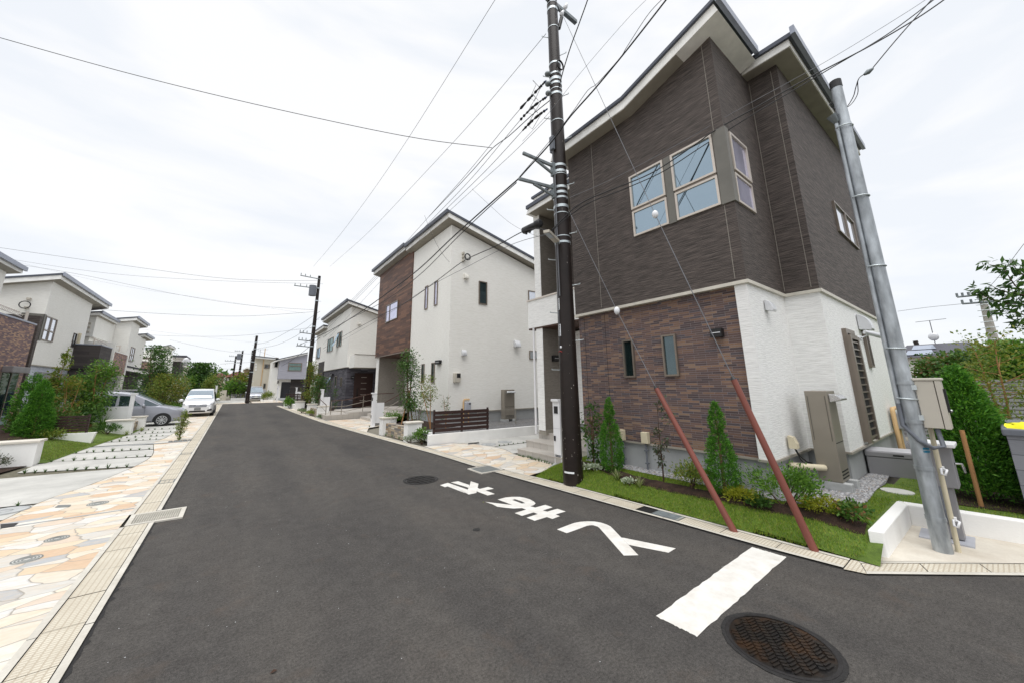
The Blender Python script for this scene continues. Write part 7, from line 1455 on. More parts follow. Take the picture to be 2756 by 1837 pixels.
W('tail wire hanging beside the steel pole head', V((1998, 165), (1972, 182), (1970, 215), (1955, 240), (1935, 252)), 6.2, 6.22, .006)
m = MB(); a, b = Vector(atD(2005*1.1718, 158*1.1718, 6.15)), Vector(atD(1985*1.1718, 172*1.1718, 6.2)); m.tube([a, a.lerp(b, .5), b], [.02, .045, .02], 7); simple('wire_clamp', m, 'galv_dark', 'small grey wire clamp on the service cable above the steel pole', 'wire clamp')
for pp, d0, d1, r_, lab in ((V((-20, 564), (0, 569), (300, 612), (520, 640), (700, 645), (735, 643)), 26, 31, .010, 'upper long wire over the left houses ending at the second pole'), (V((-20, 588), (0, 592), (250, 628), (500, 645), (735, 652)), 28, 31, .008, 'second long wire over the left houses'), (V((-20, 597), (0, 601), (180, 630), (400, 675), (560, 700), (720, 712)), 27, 31, .009, 'sloping wire over the left houses to the second pole'), (V((0, 590), (120, 622), (300, 660), (500, 690), (700, 720)), 30, 32, .005, 'faint thin wire over the left houses'), (V((110, 702), (240, 712), (400, 722), (560, 726), (725, 716)), 27, 31, .010, 'service wire from the tall white house to the second pole'), (V((280, 766), (420, 772), (560, 770), (720, 752)), 40, 31, .009, 'service wire from the stepped white house to the second pole'), (V((130, 718), (300, 752), (480, 775), (620, 790)), 28, 60, .006, 'thin sloping wire behind the left roofs'), (V((505, 835), (560, 832), (620, 828), (690, 824)), 75, 90, .02, 'far wire crossing between the distant poles'), (V((430, 840), (520, 846), (600, 846), (700, 844)), 80, 95, .02, 'low far wire crossing the street end'), (V((390, 780), (480, 800), (570, 812), (588, 808)), 60, 47, .012, 'wire rising to the pole at the silver van'), (V((590, 790), (620, 783), (660, 762), (690, 745), (735, 715)), 47, 31, .012, 'first wire between the second pole and the pole at the van'), (V((592, 800), (640, 790), (690, 765), (735, 728)), 47, 31, .012, 'second wire between the second pole and the pole at the van'), (V((600, 860), (650, 838), (690, 812), (735, 775)), 55, 31, .018, 'telephone cable between the second pole and the beige house'), (V((592, 805), (640, 822), (690, 845)), 47, 56, .009, 'service wire dropping to the beige house')):
    W(lab, pp, d0, d1, r_, 'cable_grey' if r_ < .008 else 'cable_black')
for pp, lab in ((V((2062, 715), (2130, 706), (2190, 700), (2250, 694)), 'wire left of the concrete pole beyond the hedge'), (V((2240, 690), (2290, 640), (2352, 560)), 'wire rising right from the concrete pole'), (V((2262, 700), (2320, 655), (2375, 612)), 'second wire rising right from the concrete pole')):
    W(lab, pp, 24.0, 18.0, .012, 'cable_grey')
a = Vector(atY(*crop(800, 500, 3.357)(1330, 640), 13.9)); wire('service_drop', sight([crop(800, 500, 3.357)(*p) for p in ((1150, 270), (1200, 400), (1265, 540), (1330, 640), (1375, 690))], 16.5, 15.3), .006, 'short service wire dropping to the cream house corner', 'overhead wire', 'cable_black', 'overhead wires')
W('thin wire from the joints passing behind the cable closure', [crop(800, 500, 3.357)(*p) for p in ((1580, 30), (1720, 160), (1900, 320), (2040, 405), (2180, 460))], 12, 11, .005, 'cable_grey')
# ================================================================ cars
def car(label, loc, rz, paint, L=4.70, H=1.84, Wd=1.72, style='silver', hood=0.92):
    """minivan: x forward from the nose at 0 to the tail at -L, built round the nose foot"""
    t = thing('minivan', loc, label, 'car', None, rz)
    half = Wd/2
    if style == 'white': st = [(0.0, .34, .62, .60), (-.04, .26, .80, .70), (-.14, .22, .97, .79), (-.40, .21, 1.045, .845), (-.80, .21, 1.105, .86), (-.93, .21, 1.14, .86), (-1.25, .21, 1.42, .86), (-1.60, .21, 1.66, .86), (-1.85, .21, 1.765, .86), (-2.4, .21, H-.01, .86), (-3.3, .21, H, .86), (-4.2, .21, H-.03, .855), (-4.52, .22, H-.11, .84), (-4.64, .25, 1.45, .82), (-4.69, .30, .95, .80), (-4.70, .38, .8, .74)]
    elif style == 'sedan': st = [(0.0, .34, .60, .60), (-.06, .26, .74, .72), (-.25, .22, .86, .80), (-.9, .20, .96, .84), (-1.1, .20, 1.0, .85), (-1.75, .20, 1.40, .85), (-2.2, .20, H-.03, .85), (-3.0, .20, H, .85), (-3.7, .20, H-.10, .85), (-4.1, .22, 1.1, .83), (-L, .3, .8, .76)]
    else: st = [(0.0, .34, .58, .60), (-.05, .26, .74, .70), (-.20, .22, .86, .79), (-.50, .205, .945, .845), (-.90, .205, 1.03, .86), (-1.02, .205, 1.06, .86), (-1.45, .205, 1.34, .86), (-1.95, .205, 1.62, .86), (-2.25, .205, 1.735, .86), (-2.7, .205, H-.02, .86), (-3.4, .205, H, .86), (-4.2, .205, H-.03, .855), (-4.52, .22, H-.11, .84), (-4.64, .25, 1.4, .82), (-4.69, .30, .95, .80), (-4.70, .38, .8, .74)]
    # resample densely
    xs = np.array([s[0] for s in st]); NX = 64; xq = -np.interp(np.linspace(0, 1, NX), np.linspace(0, 1, len(xs)), -xs)
    def smooth(col): return np.interp(-xq, -xs, np.array([s[col] for s in st]))
    z0, zt, w = smooth(1), smooth(2), smooth(3)*Wd/1.72
    for _ in range(1):
        zt[1:-1] = .25*zt[:-2]+.5*zt[1:-1]+.25*zt[2:]
    ring = 17; V_ = []
    for x, a, b, ww in zip(xq, z0, zt, w):
        belt = min(1.02, b-.05); pts = [(ww*.86, a), (ww*.97, a+.07), (ww, a+.20), (ww*1.0, min(.66, .5*(a+belt)+.12)), (ww*.992, belt-.08), (ww*.975, belt)]
        yt = ww*(.975-.20*min(1, max(0, b-belt)/.8)); 
        pts += [(ww*.975+(yt-ww*.975)*f, belt+(b-.085-belt)*f) for f in (.33, .66, 1.0)] if b-.085 > belt else [(ww*.96, belt+.01), (ww*.95, belt+.015), (ww*.93, belt+.02)]
        yt2 = pts[-1][0]; zt2_ = pts[-1][1]
        for q in (.35, .7, 1.0): pts.append((yt2-.10*ww*(1-math.cos(q*math.pi/2))*1.3, zt2_+(b-zt2_)*math.sin(q*math.pi/2)))
        for f in (.72, .48, .24, .0): pts.append((pts[11][0]*f if f else 0.0, b+.012*(1-f*f)))
        V_ += [(x, y, z) for y, z in pts[:16]]
    n = 16; m = MB(); VL = [(x, y, z) for x, y, z in V_]; VR = [(x, -y, z) for x, y, z in V_]
    F = [(i*n+j, i*n+j+1, (i+1)*n+j+1, (i+1)*n+j) for i in range(NX-1) for j in range(n-1)]
    m.add(VL, F, True); m.add(VR, [f[::-1] for f in F], True)
    for s_ in (0, NX-1):
        a = [V_[s_*n+j] for j in range(n)]; m.add(a+[(p[0], -p[1], p[2]) for p in a[::-1]], [tuple(range(2*n))])
    m.add([V_[i*n] for i in range(NX)]+[(V_[i*n][0], -V_[i*n][1], V_[i*n][2]) for i in range(NX)], [(i, i+1, NX+i+1, NX+i) for i in range(NX-1)])
    root = Vector(loc)
    def B(mb, name, mat, par=t, smooth=False):
        me = bpy.data.meshes.new(name); me.from_pydata(mb.v, [], mb.f); me.polygons.foreach_set('use_smooth', mb.sm)
        b_ = bmesh.new(); b_.from_mesh(me); bmesh.ops.remove_doubles(b_, verts=b_.verts[:], dist=.0008); bmesh.ops.recalc_face_normals(b_, faces=b_.faces[:]); b_.to_mesh(me); b_.free()
        return link_mesh(name, me, mat, par)
    body = B(m, 'body', paint); bm = bmesh.new(); bm.from_mesh(body.data); bvh = BVHTree.FromBMesh(bm); bm.free()
    def patch(name, mat, q, dirv, off=.006, N=10, par=None, Mm=6):
        """four corners projected on the body along dirv"""
        d = Vector(dirv).normalized(); vs = []; q = [Vector(p) for p in q]
        for i in range(N+1):
            for j in range(Mm+1):
                p = q[0].lerp(q[1], i/N).lerp(q[3].lerp(q[2], i/N), j/Mm); h = bvh.ray_cast(p-d*9, d)
                if h[0] is None: h = bvh.find_nearest(p-d*(L if d.x > .5 else 1))
                vs.append(tuple((h[0] if h[0] else p)-d*off))
        mb = MB(); k = Mm+1; mb.add(vs, [(i*k+j, (i+1)*k+j, (i+1)*k+j+1, i*k+j+1) for i in range(N) for j in range(Mm)], True); return B(mb, name, mat, par or t)
    white = style == 'white'; x_ws0, x_ws1 = (-.98, -1.80) if white else (-1.06, -2.2) if style != 'sedan' else (-1.12, -2.1)
    zw0, zw1 = (1.19, 1.735) if white else (1.09, 1.715) if style != 'sedan' else (1.02, 1.36)
    # windscreen seen from the front
    patch('windscreen', 'glass_shield', [(0, -half*.86, zw0), (0, half*.86, zw0), (0, half*.74, zw1), (0, -half*.74, zw1)], (-1, 0, 0), .035, 26, None, 26)
    tb, tt = (1.07, 1.62) if style != 'sedan' else (.96, 1.32)
    for s_ in (1, -1):
        d = (0, -s_, 0)
        patch('front_quarter_glass', 'glass_car', [(x_ws0-.02, s_, tb-.01), (x_ws0-.62, s_, tb), (x_ws0-.66, s_, tb+.34), (x_ws0-.57, s_, tb+.30)] if not white else [(x_ws0-.10, s_, tb), (x_ws0-.42, s_, tb), (x_ws0-.45, s_, tb+.40), (x_ws0-.42, s_, tb+.30)], d, .006, 6)
        xa = x_ws0-.72 if not white else x_ws0-.5
        patch('side_window', 'glass_car', [(xa, s_, tb), (xa-.85, s_, tb+.02), (xa-.88, s_, tt), (xa-.52 if not white else xa-.30, s_, tt-.03)], d, .006, 8)
        patch('side_window', 'glass_car', [(xa-.97, s_, tb+.02), (xa-1.85 if style != 'sedan' else xa-1.6, s_, tb+.05), (xa-1.85 if style != 'sedan' else xa-1.5, s_, tt), (xa-.97, s_, tt)], d, .006, 8)
        if style != 'sedan': patch('side_window', 'glass_car', [(xa-1.95, s_, tb+.05), (-L+.22, s_, tb+.08), (-L+.30, s_, tt-.02), (xa-1.95, s_, tt)], d, .006, 8)
        for nm, x0, x1 in (('front', -.90, 0), ('rear', -L+.86, 0)):
            arch = MB(); wh_ = []; r0 = .335
            ya = s_*(half-.0)
            pr = [(x0+r0*1.12*math.cos(a), .31+r0*1.12*math.sin(a)) for a in np.linspace(-.25, math.pi+.25, 22)]
            arch.add([(p[0], s_*(half+.004), p[1]) for p in pr], [tuple(range(len(pr)))]); B(arch, 'wheel_arch', 'car_black_trim')
            ty = MB(); ty.tube([(x0, s_*(half-.20), .315), (x0, s_*(half-.02), .315), (x0, s_*(half+.012), .315)], [.315, .315, .29], 26); wo = B(ty, 'wheel', 'tyre')
            rm = MB(); rm.tube([(x0, s_*(half+.005), .315), (x0, s_*(half+.016), .315)], .215, 24, True, False); B(rm, 'rim_back', 'rim_dark', wo)
            sp_ = MB()
            for k_ in range(10):
                a = 2*math.pi*k_/10; c, sn = math.cos(a), math.sin(a); u = Vector((c, 0, sn)); v = Vector((-sn, 0, c)); o_ = Vector((x0, s_*(half+.022), .315))
                sp_.add([o_+u*.03+v*.012, o_+u*.205+v*.022, o_+u*.205-v*.022, o_+u*.03-v*.012], [(0, 1, 2, 3)])
            sp_.tube([(x0, s_*(half+.01), .315), (x0, s_*(half+.026), .315)], .045, 12); 
            rr2 = [(x0+q_*math.cos(a), s_*(half+.022), .315+q_*math.sin(a)) for q_ in (.20, .222) for a in np.linspace(0, 6.283, 25)[:-1]]; sp_.add(rr2, [(i, (i+1) % 24, 24+(i+1) % 24, 24+i) for i in range(24)]); B(sp_, 'rim_spokes', 'rim', wo)
        mi = MB(); mi.ball((x_ws0-.62 if not white else x_ws0-.3, s_*(half+.13), 1.08), .13, (.55, 1.0, .72), 12, 8); mo = B(mi, 'door_mirror', paint); ar = MB(); ar.tube([(x_ws0-.64 if not white else x_ws0-.32, s_*(half-.06), 1.02), (x_ws0-.62 if not white else x_ws0-.3, s_*(half+.05), 1.04)], .03, 6); B(ar, 'mirror_arm', 'car_black_trim', mo)
        for x0 in (x_ws0-.55, x_ws0-1.62, x_ws0-2.55):
            patch('door_seam', 'car_black_trim', [(x0, s_, .34), (x0-.008, s_, .34), (x0-.03, s_, 1.03), (x0-.022, s_, 1.03)], d, .003, 1, None, 10)
        patch('side_sill', 'car_black_trim', [(-1.3, s_, .21), (-L+1.25, s_, .21), (-L+1.25, s_, .27), (-1.3, s_, .27)], d, .004, 8, None, 2)
        for x0 in (x_ws0-1.42, x_ws0-1.85):
            patch('door_handle', 'chrome', [(x0, s_, .94), (x0-.18, s_, .94), (x0-.18, s_, .97), (x0, s_, .97)], d, .018, 3, None, 1)
        if style == 'silver':
            patch('headlight', 'headlight', [(-.04, s_, .70), (-.62, s_, .86), (-.66, s_, .91), (-.14, s_, .80)], d, .006, 8); patch('headlight', 'headlight', [(0, s_*.42, .66), (0, s_*.80, .70), (0, s_*.80, .82), (0, s_*.44, .76)], (-1, 0, 0), .006, 8)
        elif white:
            patch('headlight', 'headlight', [(0, s_*.46, .755), (0, s_*.83, .80), (0, s_*.83, .885), (0, s_*.46, .81)], (-1, 0, 0), .006, 8); patch('fog_lamp_recess', 'car_black_trim', [(0, s_*.50, .36), (0, s_*.76, .40), (0, s_*.76, .50), (0, s_*.54, .46)], (-1, 0, 0), .006, 8)
            patch('headlight', 'headlight', [(-.10, s_, .80), (-.42, s_, .87), (-.42, s_, .91), (-.16, s_, .88)], d, .006, 6)
        else: patch('headlight', 'headlight', [(0, s_*.48, .64), (0, s_*.80, .66), (0, s_*.80, .78), (0, s_*.5, .74)], (-1, 0, 0), .006, 8)
    fr = (-1, 0, 0)
    if white:
        patch('grille', 'car_black_trim', [(0, -.46, .64), (0, .46, .64), (0, .50, .82), (0, -.50, .82)], fr, .004, 12)
        for z_ in (.675, .72, .765): patch('grille_bar', 'chrome', [(0, -.47, z_), (0, .47, z_), (0, .47, z_+.016), (0, -.47, z_+.016)], fr, .012, 12, None, 1)
        patch('grille_bar', 'chrome', [(0, -.80, .835), (0, .80, .835), (0, .80, .865), (0, -.80, .865)], fr, .010, 16, None, 1)
        patch('lower_intake', 'car_black_trim', [(0, -.46, .31), (0, .46, .31), (0, .40, .42), (0, -.40, .42)], fr, .004, 12)
        e = patch('emblem', 'chrome', [(0, -.085, .755), (0, .085, .755), (0, .095, .88), (0, -.095, .88)], fr, .02, 3, None, 3); e2 = patch('emblem_ground', 'car_black_trim', [(0, -.062, .775), (0, .062, .775), (0, .070, .862), (0, -.070, .862)], fr, .024, 3, e, 3)
        for q in ([(0, -.05, .78), (0, -.03, .78), (0, -.036, .858), (0, -.058, .858)], [(0, .03, .78), (0, .05, .78), (0, .058, .858), (0, .036, .858)], [(0, -.036, .808), (0, .036, .808), (0, .036, .826), (0, -.036, .826)]): patch('emblem_letter', 'chrome', q, fr, .028, 1, e, 1)
        patch('licence_plate', 'plate_grey', [(0, -.17, .45), (0, .17, .45), (0, .17, .61), (0, -.17, .61)], fr, .022, 2, None, 2)
    else:
        patch('grille', 'car_black_trim', [(0, -.40, .62), (0, .40, .62), (0, .42, .69), (0, -.42, .69)], fr, .004, 10); patch('grille_bar', 'chrome', [(0, -.42, .69), (0, .42, .69), (0, .42, .715), (0, -.42, .715)], fr, .010, 10, None, 1)
        patch('lower_intake', 'car_black_trim', [(0, -.48, .32), (0, .48, .32), (0, .42, .44), (0, -.42, .44)], fr, .004, 10); patch('licence_plate', 'plate_white', [(0, -.17, .47), (0, .17, .47), (0, .17, .61), (0, -.17, .61)], fr, .022, 2, None, 2)
        if style == 'pale':
            for s_ in (1, -1): patch('headlight', 'headlight', [(0, s_*.44, .68), (0, s_*.82, .74), (0, s_*.82, .88), (0, s_*.48, .80)], fr, .006, 8)
            patch('emblem', 'chrome', [(0, -.07, .72), (0, .07, .72), (0, .07, .79), (0, -.07, .79)], fr, .018, 2, None, 2)
    patch('tail_light', 'red_tape', [(0, .60, .95), (0, .72, .95), (0, .66, 1.3), (0, .58, 1.3)], (1, 0, 0), .006, 3); patch('tail_light', 'red_tape', [(0, -.60, .95), (0, -.72, .95), (0, -.66, 1.3), (0, -.58, 1.3)], (1, 0, 0), .006, 3)
    t.scale = (.92, .92, .92)
    wi = MB(); wi.tube([(x_ws0+.02, .1, zw0+.0), (x_ws0-.16, -.5, zw0+.12)], .010, 5); B(wi, 'wiper', 'car_black_trim'); mm = MB(); mm.box(x_ws1+.12, x_ws1+.16, -.12, .12, zw1-.16, zw1-.10); B(mm, 'rear_view_mirror', 'car_black_trim'); return t
car('silver grey minivan parked nose to the street behind the white capped pillars', (-1.86, 25.5, zg(25)+.012), 0.0, 'paint_silver', style='silver')
car('white minivan with chrome grille facing down the street at the left kerb', (-1.70, 29.9, zg(30)+.015), -math.pi/2, 'paint_white', style='white', Wd=1.73)
car('pale silver minivan parked by the beige house at the end of the street', (float(atY(*crop(560, 900, 7.127)(912, 1250), 50.5)[0]), 50.5, zg(50)+.01), -math.pi/2, 'paint_palesilver', style='pale', H=1.86)
car('dark car parked among the trees behind the white minivan', (-3.0, 36.4, zg(36)+.012), 0.0, 'paint_black', style='silver', H=1.80)
# ================================================================ plants by the brown house
z_ = lambda x, y: hl(x, y)
tree('leafy_shrub', 'loose dark leaved shrub right of the thick pole before the brick wall', 'shrub', (6.62, 5.62, z_(6.62, 5.62)), 1.28, (.34, .34), 420, .085, 'leaf_dark', 1, r=.022, z0=.12, stems=2, spread=.25, aspect=.62, clumps=22, shape=.8, tight=.16)
CP = [(0, .12), (.08, .22), (.3, .24), (.5, .20), (.62, .15), (.70, .07), (.78, .105), (.9, .06), (1, .01)]
conifer('columnar_conifer', 'slim bright green conifer nearer the thick pole before the brick wall', (6.36, 4.92, z_(6.36, 4.92)), 1.45, CP, 12000, .036, 2, tuft=.34, group='slim conifers before the brick wall')
conifer('columnar_conifer', 'slim bright green conifer between the two reddish guard tubes', (6.46, 2.85, z_(6.46, 2.85)), 1.42, [(0, .10), (.08, .25), (.3, .23), (.5, .19), (.60, .13), (.67, .08), (.76, .125), (.9, .07), (1, .01)], 12500, .036, 3, tuft=.34, group='slim conifers before the brick wall')
tree('thin_shrub', 'sparse upright maroon tinged shrub against the brick wall between the conifers', 'shrub', (6.42, 3.86, z_(6.4, 3.9)), 1.5, (.26, .26), 330, .06, 'leaf_maroon', 4, 'stem_dark', r=.014, z0=.15, aspect=.5, clumps=24, tight=.10, droop=.0)
bush('azalea_bush', 'dense round azalea bush behind the first reddish guard tube', 'shrub', (6.40, 3.35, z_(6.4, 3.35)), .30, .34, .42, 1500, .045, 'leaf_olive', 5, .45, 'azalea bushes in the bed')
bush('azalea_bush', 'broad fresh green azalea bush behind the reddish tube nearest the corner', 'shrub', (6.50, 2.08, z_(6.5, 2.1)), .36, .40, .62, 2400, .050, 'leaf_green', 6, .42, 'azalea bushes in the bed')
bush('golden_juniper', 'low golden yellow feathery shrub between conifer and azalea', 'shrub', (6.36, 2.56, z_(6.36, 2.56)), .20, .24, .22, 900, .06, 'leaf_yellow', 7, .25, 'golden feathery shrubs', droop=.2)
bush('golden_juniper', 'low golden yellow feathery shrub at the gravel edge right of the azalea', 'shrub', (6.62, 1.68, z_(6.6, 1.7)), .30, .22, .22, 1000, .06, 'leaf_yellow', 8, .25, 'golden feathery shrubs', droop=.3)
bush('nandina', 'low green shrub with reddish lower leaves beside the white corner wall', 'shrub', (6.62, 1.36, z_(6.6, 1.36)), .26, .15, .2, 420, .07, 'leaf_redtip', 9, .5, droop=.2)
bush('ground_cover', 'low dark green ground cover under the reddish guard tube', 'shrub', (6.35, 2.38, z_(6.3, 2.4)), .14, .2, .18, 360, .055, 'leaf_dark', 10, .6)
bush('flowering_ground_cover', 'low grey white variegated ground cover right of the thick pole', 'shrub', (6.22, 5.30, z_(6.2, 5.3)), .14, .24, .13, 420, .045, 'flower_white', 11, .7)
bush('flowering_ground_cover', 'small pale variegated ground cover between the striped grass tufts', 'shrub', (6.10, 4.35, z_(6.1, 4.35)), .12, .16, .09, 240, .04, 'flower_white', 12, .7)
tuft('striped_grass', 'yellow striped arching grass tuft in front of the slim conifer', (6.10, 4.62, z_(6.1, 4.62)), .36, 46, 'leaf_variegated', 13, .012, 'striped grass tufts'); tuft('striped_grass', 'yellow striped arching grass tuft farther right of the slim conifer', (6.06, 4.12, z_(6.06, 4.12)), .34, 40, 'leaf_variegated', 14, .012, 'striped grass tufts')
bush('ground_cover', 'small leafy clump between white gate post and thick pole', 'shrub', (6.75, 6.45, .08), .12, .16, .30, 160, .05, 'leaf_yellow', 15, .6)
m = MB(); r_ = random.Random(2)
for i in range(7): a = (6.20+.09*i+r_.uniform(-.02, .02), 6.62+.10*i*0.6, .02); m.ball(a, .055, (1.2, 1, .6), 7, 5)
simple('edging_stones', m, 'concrete_block', 'short row of grey edging stones at the end of the flagstones', 'edging')
tf = tuft('dwarf_grass', 'small dark dwarf grass tuft in a paving joint', (0, 0, 0), .085, 22, 'leaf_dark', 16, .007, 'dwarf grass tufts in paving joints'); FIRST = [tf]
def put_tuft(x, y, z, s, rz):
    o = tf if FIRST else copy_tree(tf); FIRST.clear(); o.location = (x, y, z); o.scale = (s, s, s*random.Random(int(x*1000+y*77)).uniform(.8, 1.25)); o.rotation_euler = (0, 0, rz); return o
r_ = random.Random(44)
def tuft_row(a, b, n, s=1.0, jit=.03):
    for i in range(n):
        q = (i+.5)/n; put_tuft(a[0]+(b[0]-a[0])*q+r_.uniform(-jit, jit), a[1]+(b[1]-a[1])*q+r_.uniform(-jit, jit), zg(a[1])+.004, 1.5*s*r_.uniform(.7, 1.25), r_.uniform(0, 6.28))
for y, xr, xl, sl_, n in ((13.29, -1.83, -3.85, .75, 11), (14.85, -1.73, -3.8, .65, 10), (16.37, -1.88, -3.7, .55, 9), (19.05, -2.0, -3.4, .2, 7), (20.15, -1.95, -3.4, .2, 7), (21.45, -1.9, -3.3, .2, 7), (22.95, -1.9, -3.2, .2, 6)): tuft_row((xr, y), (xl, y+sl_*.95), n, 1.15)
tuft_row((-2.62, 10.36), (-5.0, 10.9), 7, .9); tuft_row((7.1, 10.08), (8.7, 10.0), 8, .9); tuft_row((6.66, 6.95), (6.76, 8.55), 15, 1.05, .02)
tuft_row((6.9, 17.9), (8.6, 18.1), 6, 1.2)
# big conifer and trees behind the white corner wall
bc = conifer('bushy_conifer', 'large dark green bushy conifer with bare trunk right of the steel pole', (9.1, .36, .20), 1.98, [(0, .30), (.14, .42), (.35, .43), (.55, .35), (.7, .27), (.85, .18), (.95, .08), (1, .01)], 34000, .055, 17, lift=.10, trunk=.02, tuft=.55)
MB().tube([(8.56, .40, .2), (8.50, .40, .9), (8.50, .40, 1.3)], .026, 7).build('support_stake', 'bark_pale', bc)
so = MB(); so.add([(x, y, .285) for x, y in ((8.4, .6), (8.9, .95), (9.8, .6), (9.8, -.6), (8.6, -.5))], [(0, 1, 2, 3, 4)]); struct('soil_bed', so, 'soil')
conifer('bushy_conifer', 'second dark conifer cut off by the right picture edge', (11.6, -.9, .27), 2.1, [(0, .4), (.2, .6), (.5, .5), (.8, .3), (1, .03)], 7000, .10, 18)
vt = atX(*r6(1230, 330), 13.5)
tree('yellow_green_tree', 'loose yellow green tree before the grey slat fence on the right', 'tree', (13.5, float(vt[1]), .27), 2.75, (.85, .9), 2300, .075, 'leaf_olive', 19, 'bark_pale', r=.035, z0=.3, stems=2, spread=.35, clumps=26, tight=.16)
def hedge_tree(pix_top, X_, w_, leaf, seed, label, n=5200, ls=.16, hfrac=.1, base=.3, cat='tree'):
    v = atX(*pix_top, X_); h = float(v[2])-base
    return tree('hedge_tree', label, cat, (X_, float(v[1]), base), h*.86, (w_*.65, w_*.8), n, ls, leaf, seed, r=.08, z0=hfrac, clumps=34, tight=.2, shape=.7, aspect=.6, group='trees of the hedge on the right')
hedge_tree(r5c(1150, 1385), 27, 1.5, 'leaf_redtip', 20, 'round red tipped hedge tree nearest the steel pole')
hedge_tree(r5c(1420, 1330), 26, 1.6, 'leaf_redtip', 21, 'red tipped hedge tree in the middle of the hedge')
hedge_tree(r5c(1700, 1250), 25, 1.6, 'leaf_dark', 22, 'dark green hedge tree left of the yellow green tree')
hedge_tree(r5c(2020, 1230), 24, 1.7, 'leaf_olive', 23, 'yellowish hedge tree under the concrete pole')
hedge_tree(r5c(2260, 1140), 23, 1.8, 'leaf_green', 24, 'fresh green hedge tree at the right picture edge')
hedge_tree(r5c(1560, 1300), 31, 2.6, 'leaf_dark', 25, 'dark tree mass behind the hedge')
for i, (px, ls) in enumerate(((1000, 'leaf_dark'), (1500, 'leaf_dark'), (2150, 'leaf_dark'))):
    v = atX(*r5c(px, 1480), 22.0); bush('hedge_bush', ('dark hedge foliage left part above the grey slat fence', 'dark hedge foliage middle part above the grey slat fence', 'dark hedge foliage right part above the grey slat fence')[i], 'hedge', (22, float(v[1]), .3), .8, 1.4, 1.75, 2400, .11, ls, 26+i, .6, 'hedge behind the slat fence', clump=40)
# branches reaching into the upper right
bt = thing('branching_tree', (16, -3.2, .3), 'sparse dark leaved tree branches reaching in from the right picture edge', 'tree'); XB = 16.0; m = MB(); tips = []; r_ = random.Random(6)
def brn(pts, r0): P_ = [Vector(atX(*r5c(*p), XB+.3*math.sin(i+p[0]*.01))) for i, p in enumerate(pts)]; m.tube(P_, [r0*(1-.8*i/(len(P_)-1)) for i in range(len(P_))], 5); return P_
trunk = [Vector((XB, -4.4, .3)), Vector(atX(*r5c(2700, 1300), XB)), Vector(atX(*r5c(2600, 900), XB)), Vector(atX(*r5c(2500, 500), XB))]; m.tube(trunk, [.09, .075, .055, .03], 7)
for pts in (((2640, 1000), (2480, 960), (2350, 930), (2150, 880), (2040, 900)), ((2600, 850), (2420, 800), (2250, 790), (2080, 790), (2000, 830)), ((2590, 760), (2400, 680), (2240, 560), (2150, 430), (2080, 330), (1900, 290)), ((2560, 620), (2420, 480), (2250, 350), (2170, 220)), ((2500, 520), (2380, 420), (2310, 340)), ((2600, 1120), (2450, 1080), (2330, 1050), (2250, 1010)), ((2450, 700), (2250, 660), (2050, 620), (1960, 570)), ((2050, 770), (1950, 740), (1850, 690), (1780, 640), (1700, 600))):
    P_ = brn(pts, .022)
    for i in range(len(P_)-1):
        for k_ in range(7 if i else 3): q = P_[i].lerp(P_[i+1], r_.random()); tips.append(q+Vector((r_.gauss(0, .06), r_.gauss(0, .05), r_.gauss(0, .05))))
m.build('trunk', 'stem_dark', bt); T = np.array([t_[:] for t_ in tips]); rg = np.random.default_rng(3); T = np.repeat(T, 3, 0)+rg.normal(size=(len(T)*3, 3))*.045; D = rg.normal(size=(len(T), 3)); D[:, 1] += .6; leaf_mesh('crown', T, D, .20, 'leaf_dark', bt, .34, 4, .25, .1)

# ================================================================ plants by the cream and stone houses
tree('slender_tree', 'slender dense green multi stemmed tree with supports before the wood clad house', 'tree', (5.85, 14.55, .37), 3.05, (.62, .62), 2700, .105, 'leaf_dark', 30, r=.035, z0=.22, stems=4, spread=.25, aspect=.36, clumps=36, tight=.22, stake=True)
tree('slender_tree', 'small airy tree with slanting stems left of the slat fence', 'tree', (6.25, 13.25, .37), 1.95, (.50, .50), 900, .065, 'leaf_olive', 31, 'bark_pale', r=.022, z0=.55, stems=2, spread=.5, aspect=.55, clumps=24, tight=.16, lean=(-.18, .25))
tree('leafy_shrub', 'thin wiry shrub between the two trees of the cream house', 'shrub', (6.0, 13.9, .37), 1.35, (.45, .45), 420, .06, 'leaf_green', 32, r=.014, z0=.15, stems=3, spread=.6, aspect=.5, clumps=20, tight=.14)
tree('leafy_shrub', 'wiry shrub leaning right behind the slat fence', 'shrub', (6.75, 12.95, .37), 1.35, (.3, .3), 200, .06, 'leaf_redtip', 33, 'bark_pale', r=.016, z0=.2, stems=2, spread=.5, aspect=.5, clumps=14, tight=.13)
bush('round_bush', 'small rounded bright bush above the left white pillar of the cream house', 'shrub', (5.55, 15.5, .37), .34, .34, .62, 900, .06, 'leaf_green', 34, .6)
bush('planter_bush', 'leafy bush at the end of the long low white wall', 'shrub', (5.45, 12.25, .03), .32, .34, .52, 900, .065, 'leaf_green', 35, .45, 'planting along the cream house kerb'); bush('planter_bush', 'pale grey green low plant beside the white pillar at the kerb', 'shrub', (5.15, 12.55, .03), .22, .24, .28, 360, .06, 'leaf_grey', 36, .3, 'planting along the cream house kerb')
for i, y in enumerate((13.5, 14.1, 14.7)): tuft('edging_grass', ('striped low grass nearest the right pillar of the stone planter', 'striped low grass at the middle of the stone planter', 'striped low grass near the left pillar of the stone planter')[i], (5.12-.05*i, y, .06), .22, 40, 'leaf_grey', 37+i, .014, 'grass along the stone planter wall', 1.0)
tuft('edging_grass', 'low dark grass at the foot of the gate post of the cream house', (5.35, 18.0, .1), .16, 34, 'leaf_dark', 41, .012)
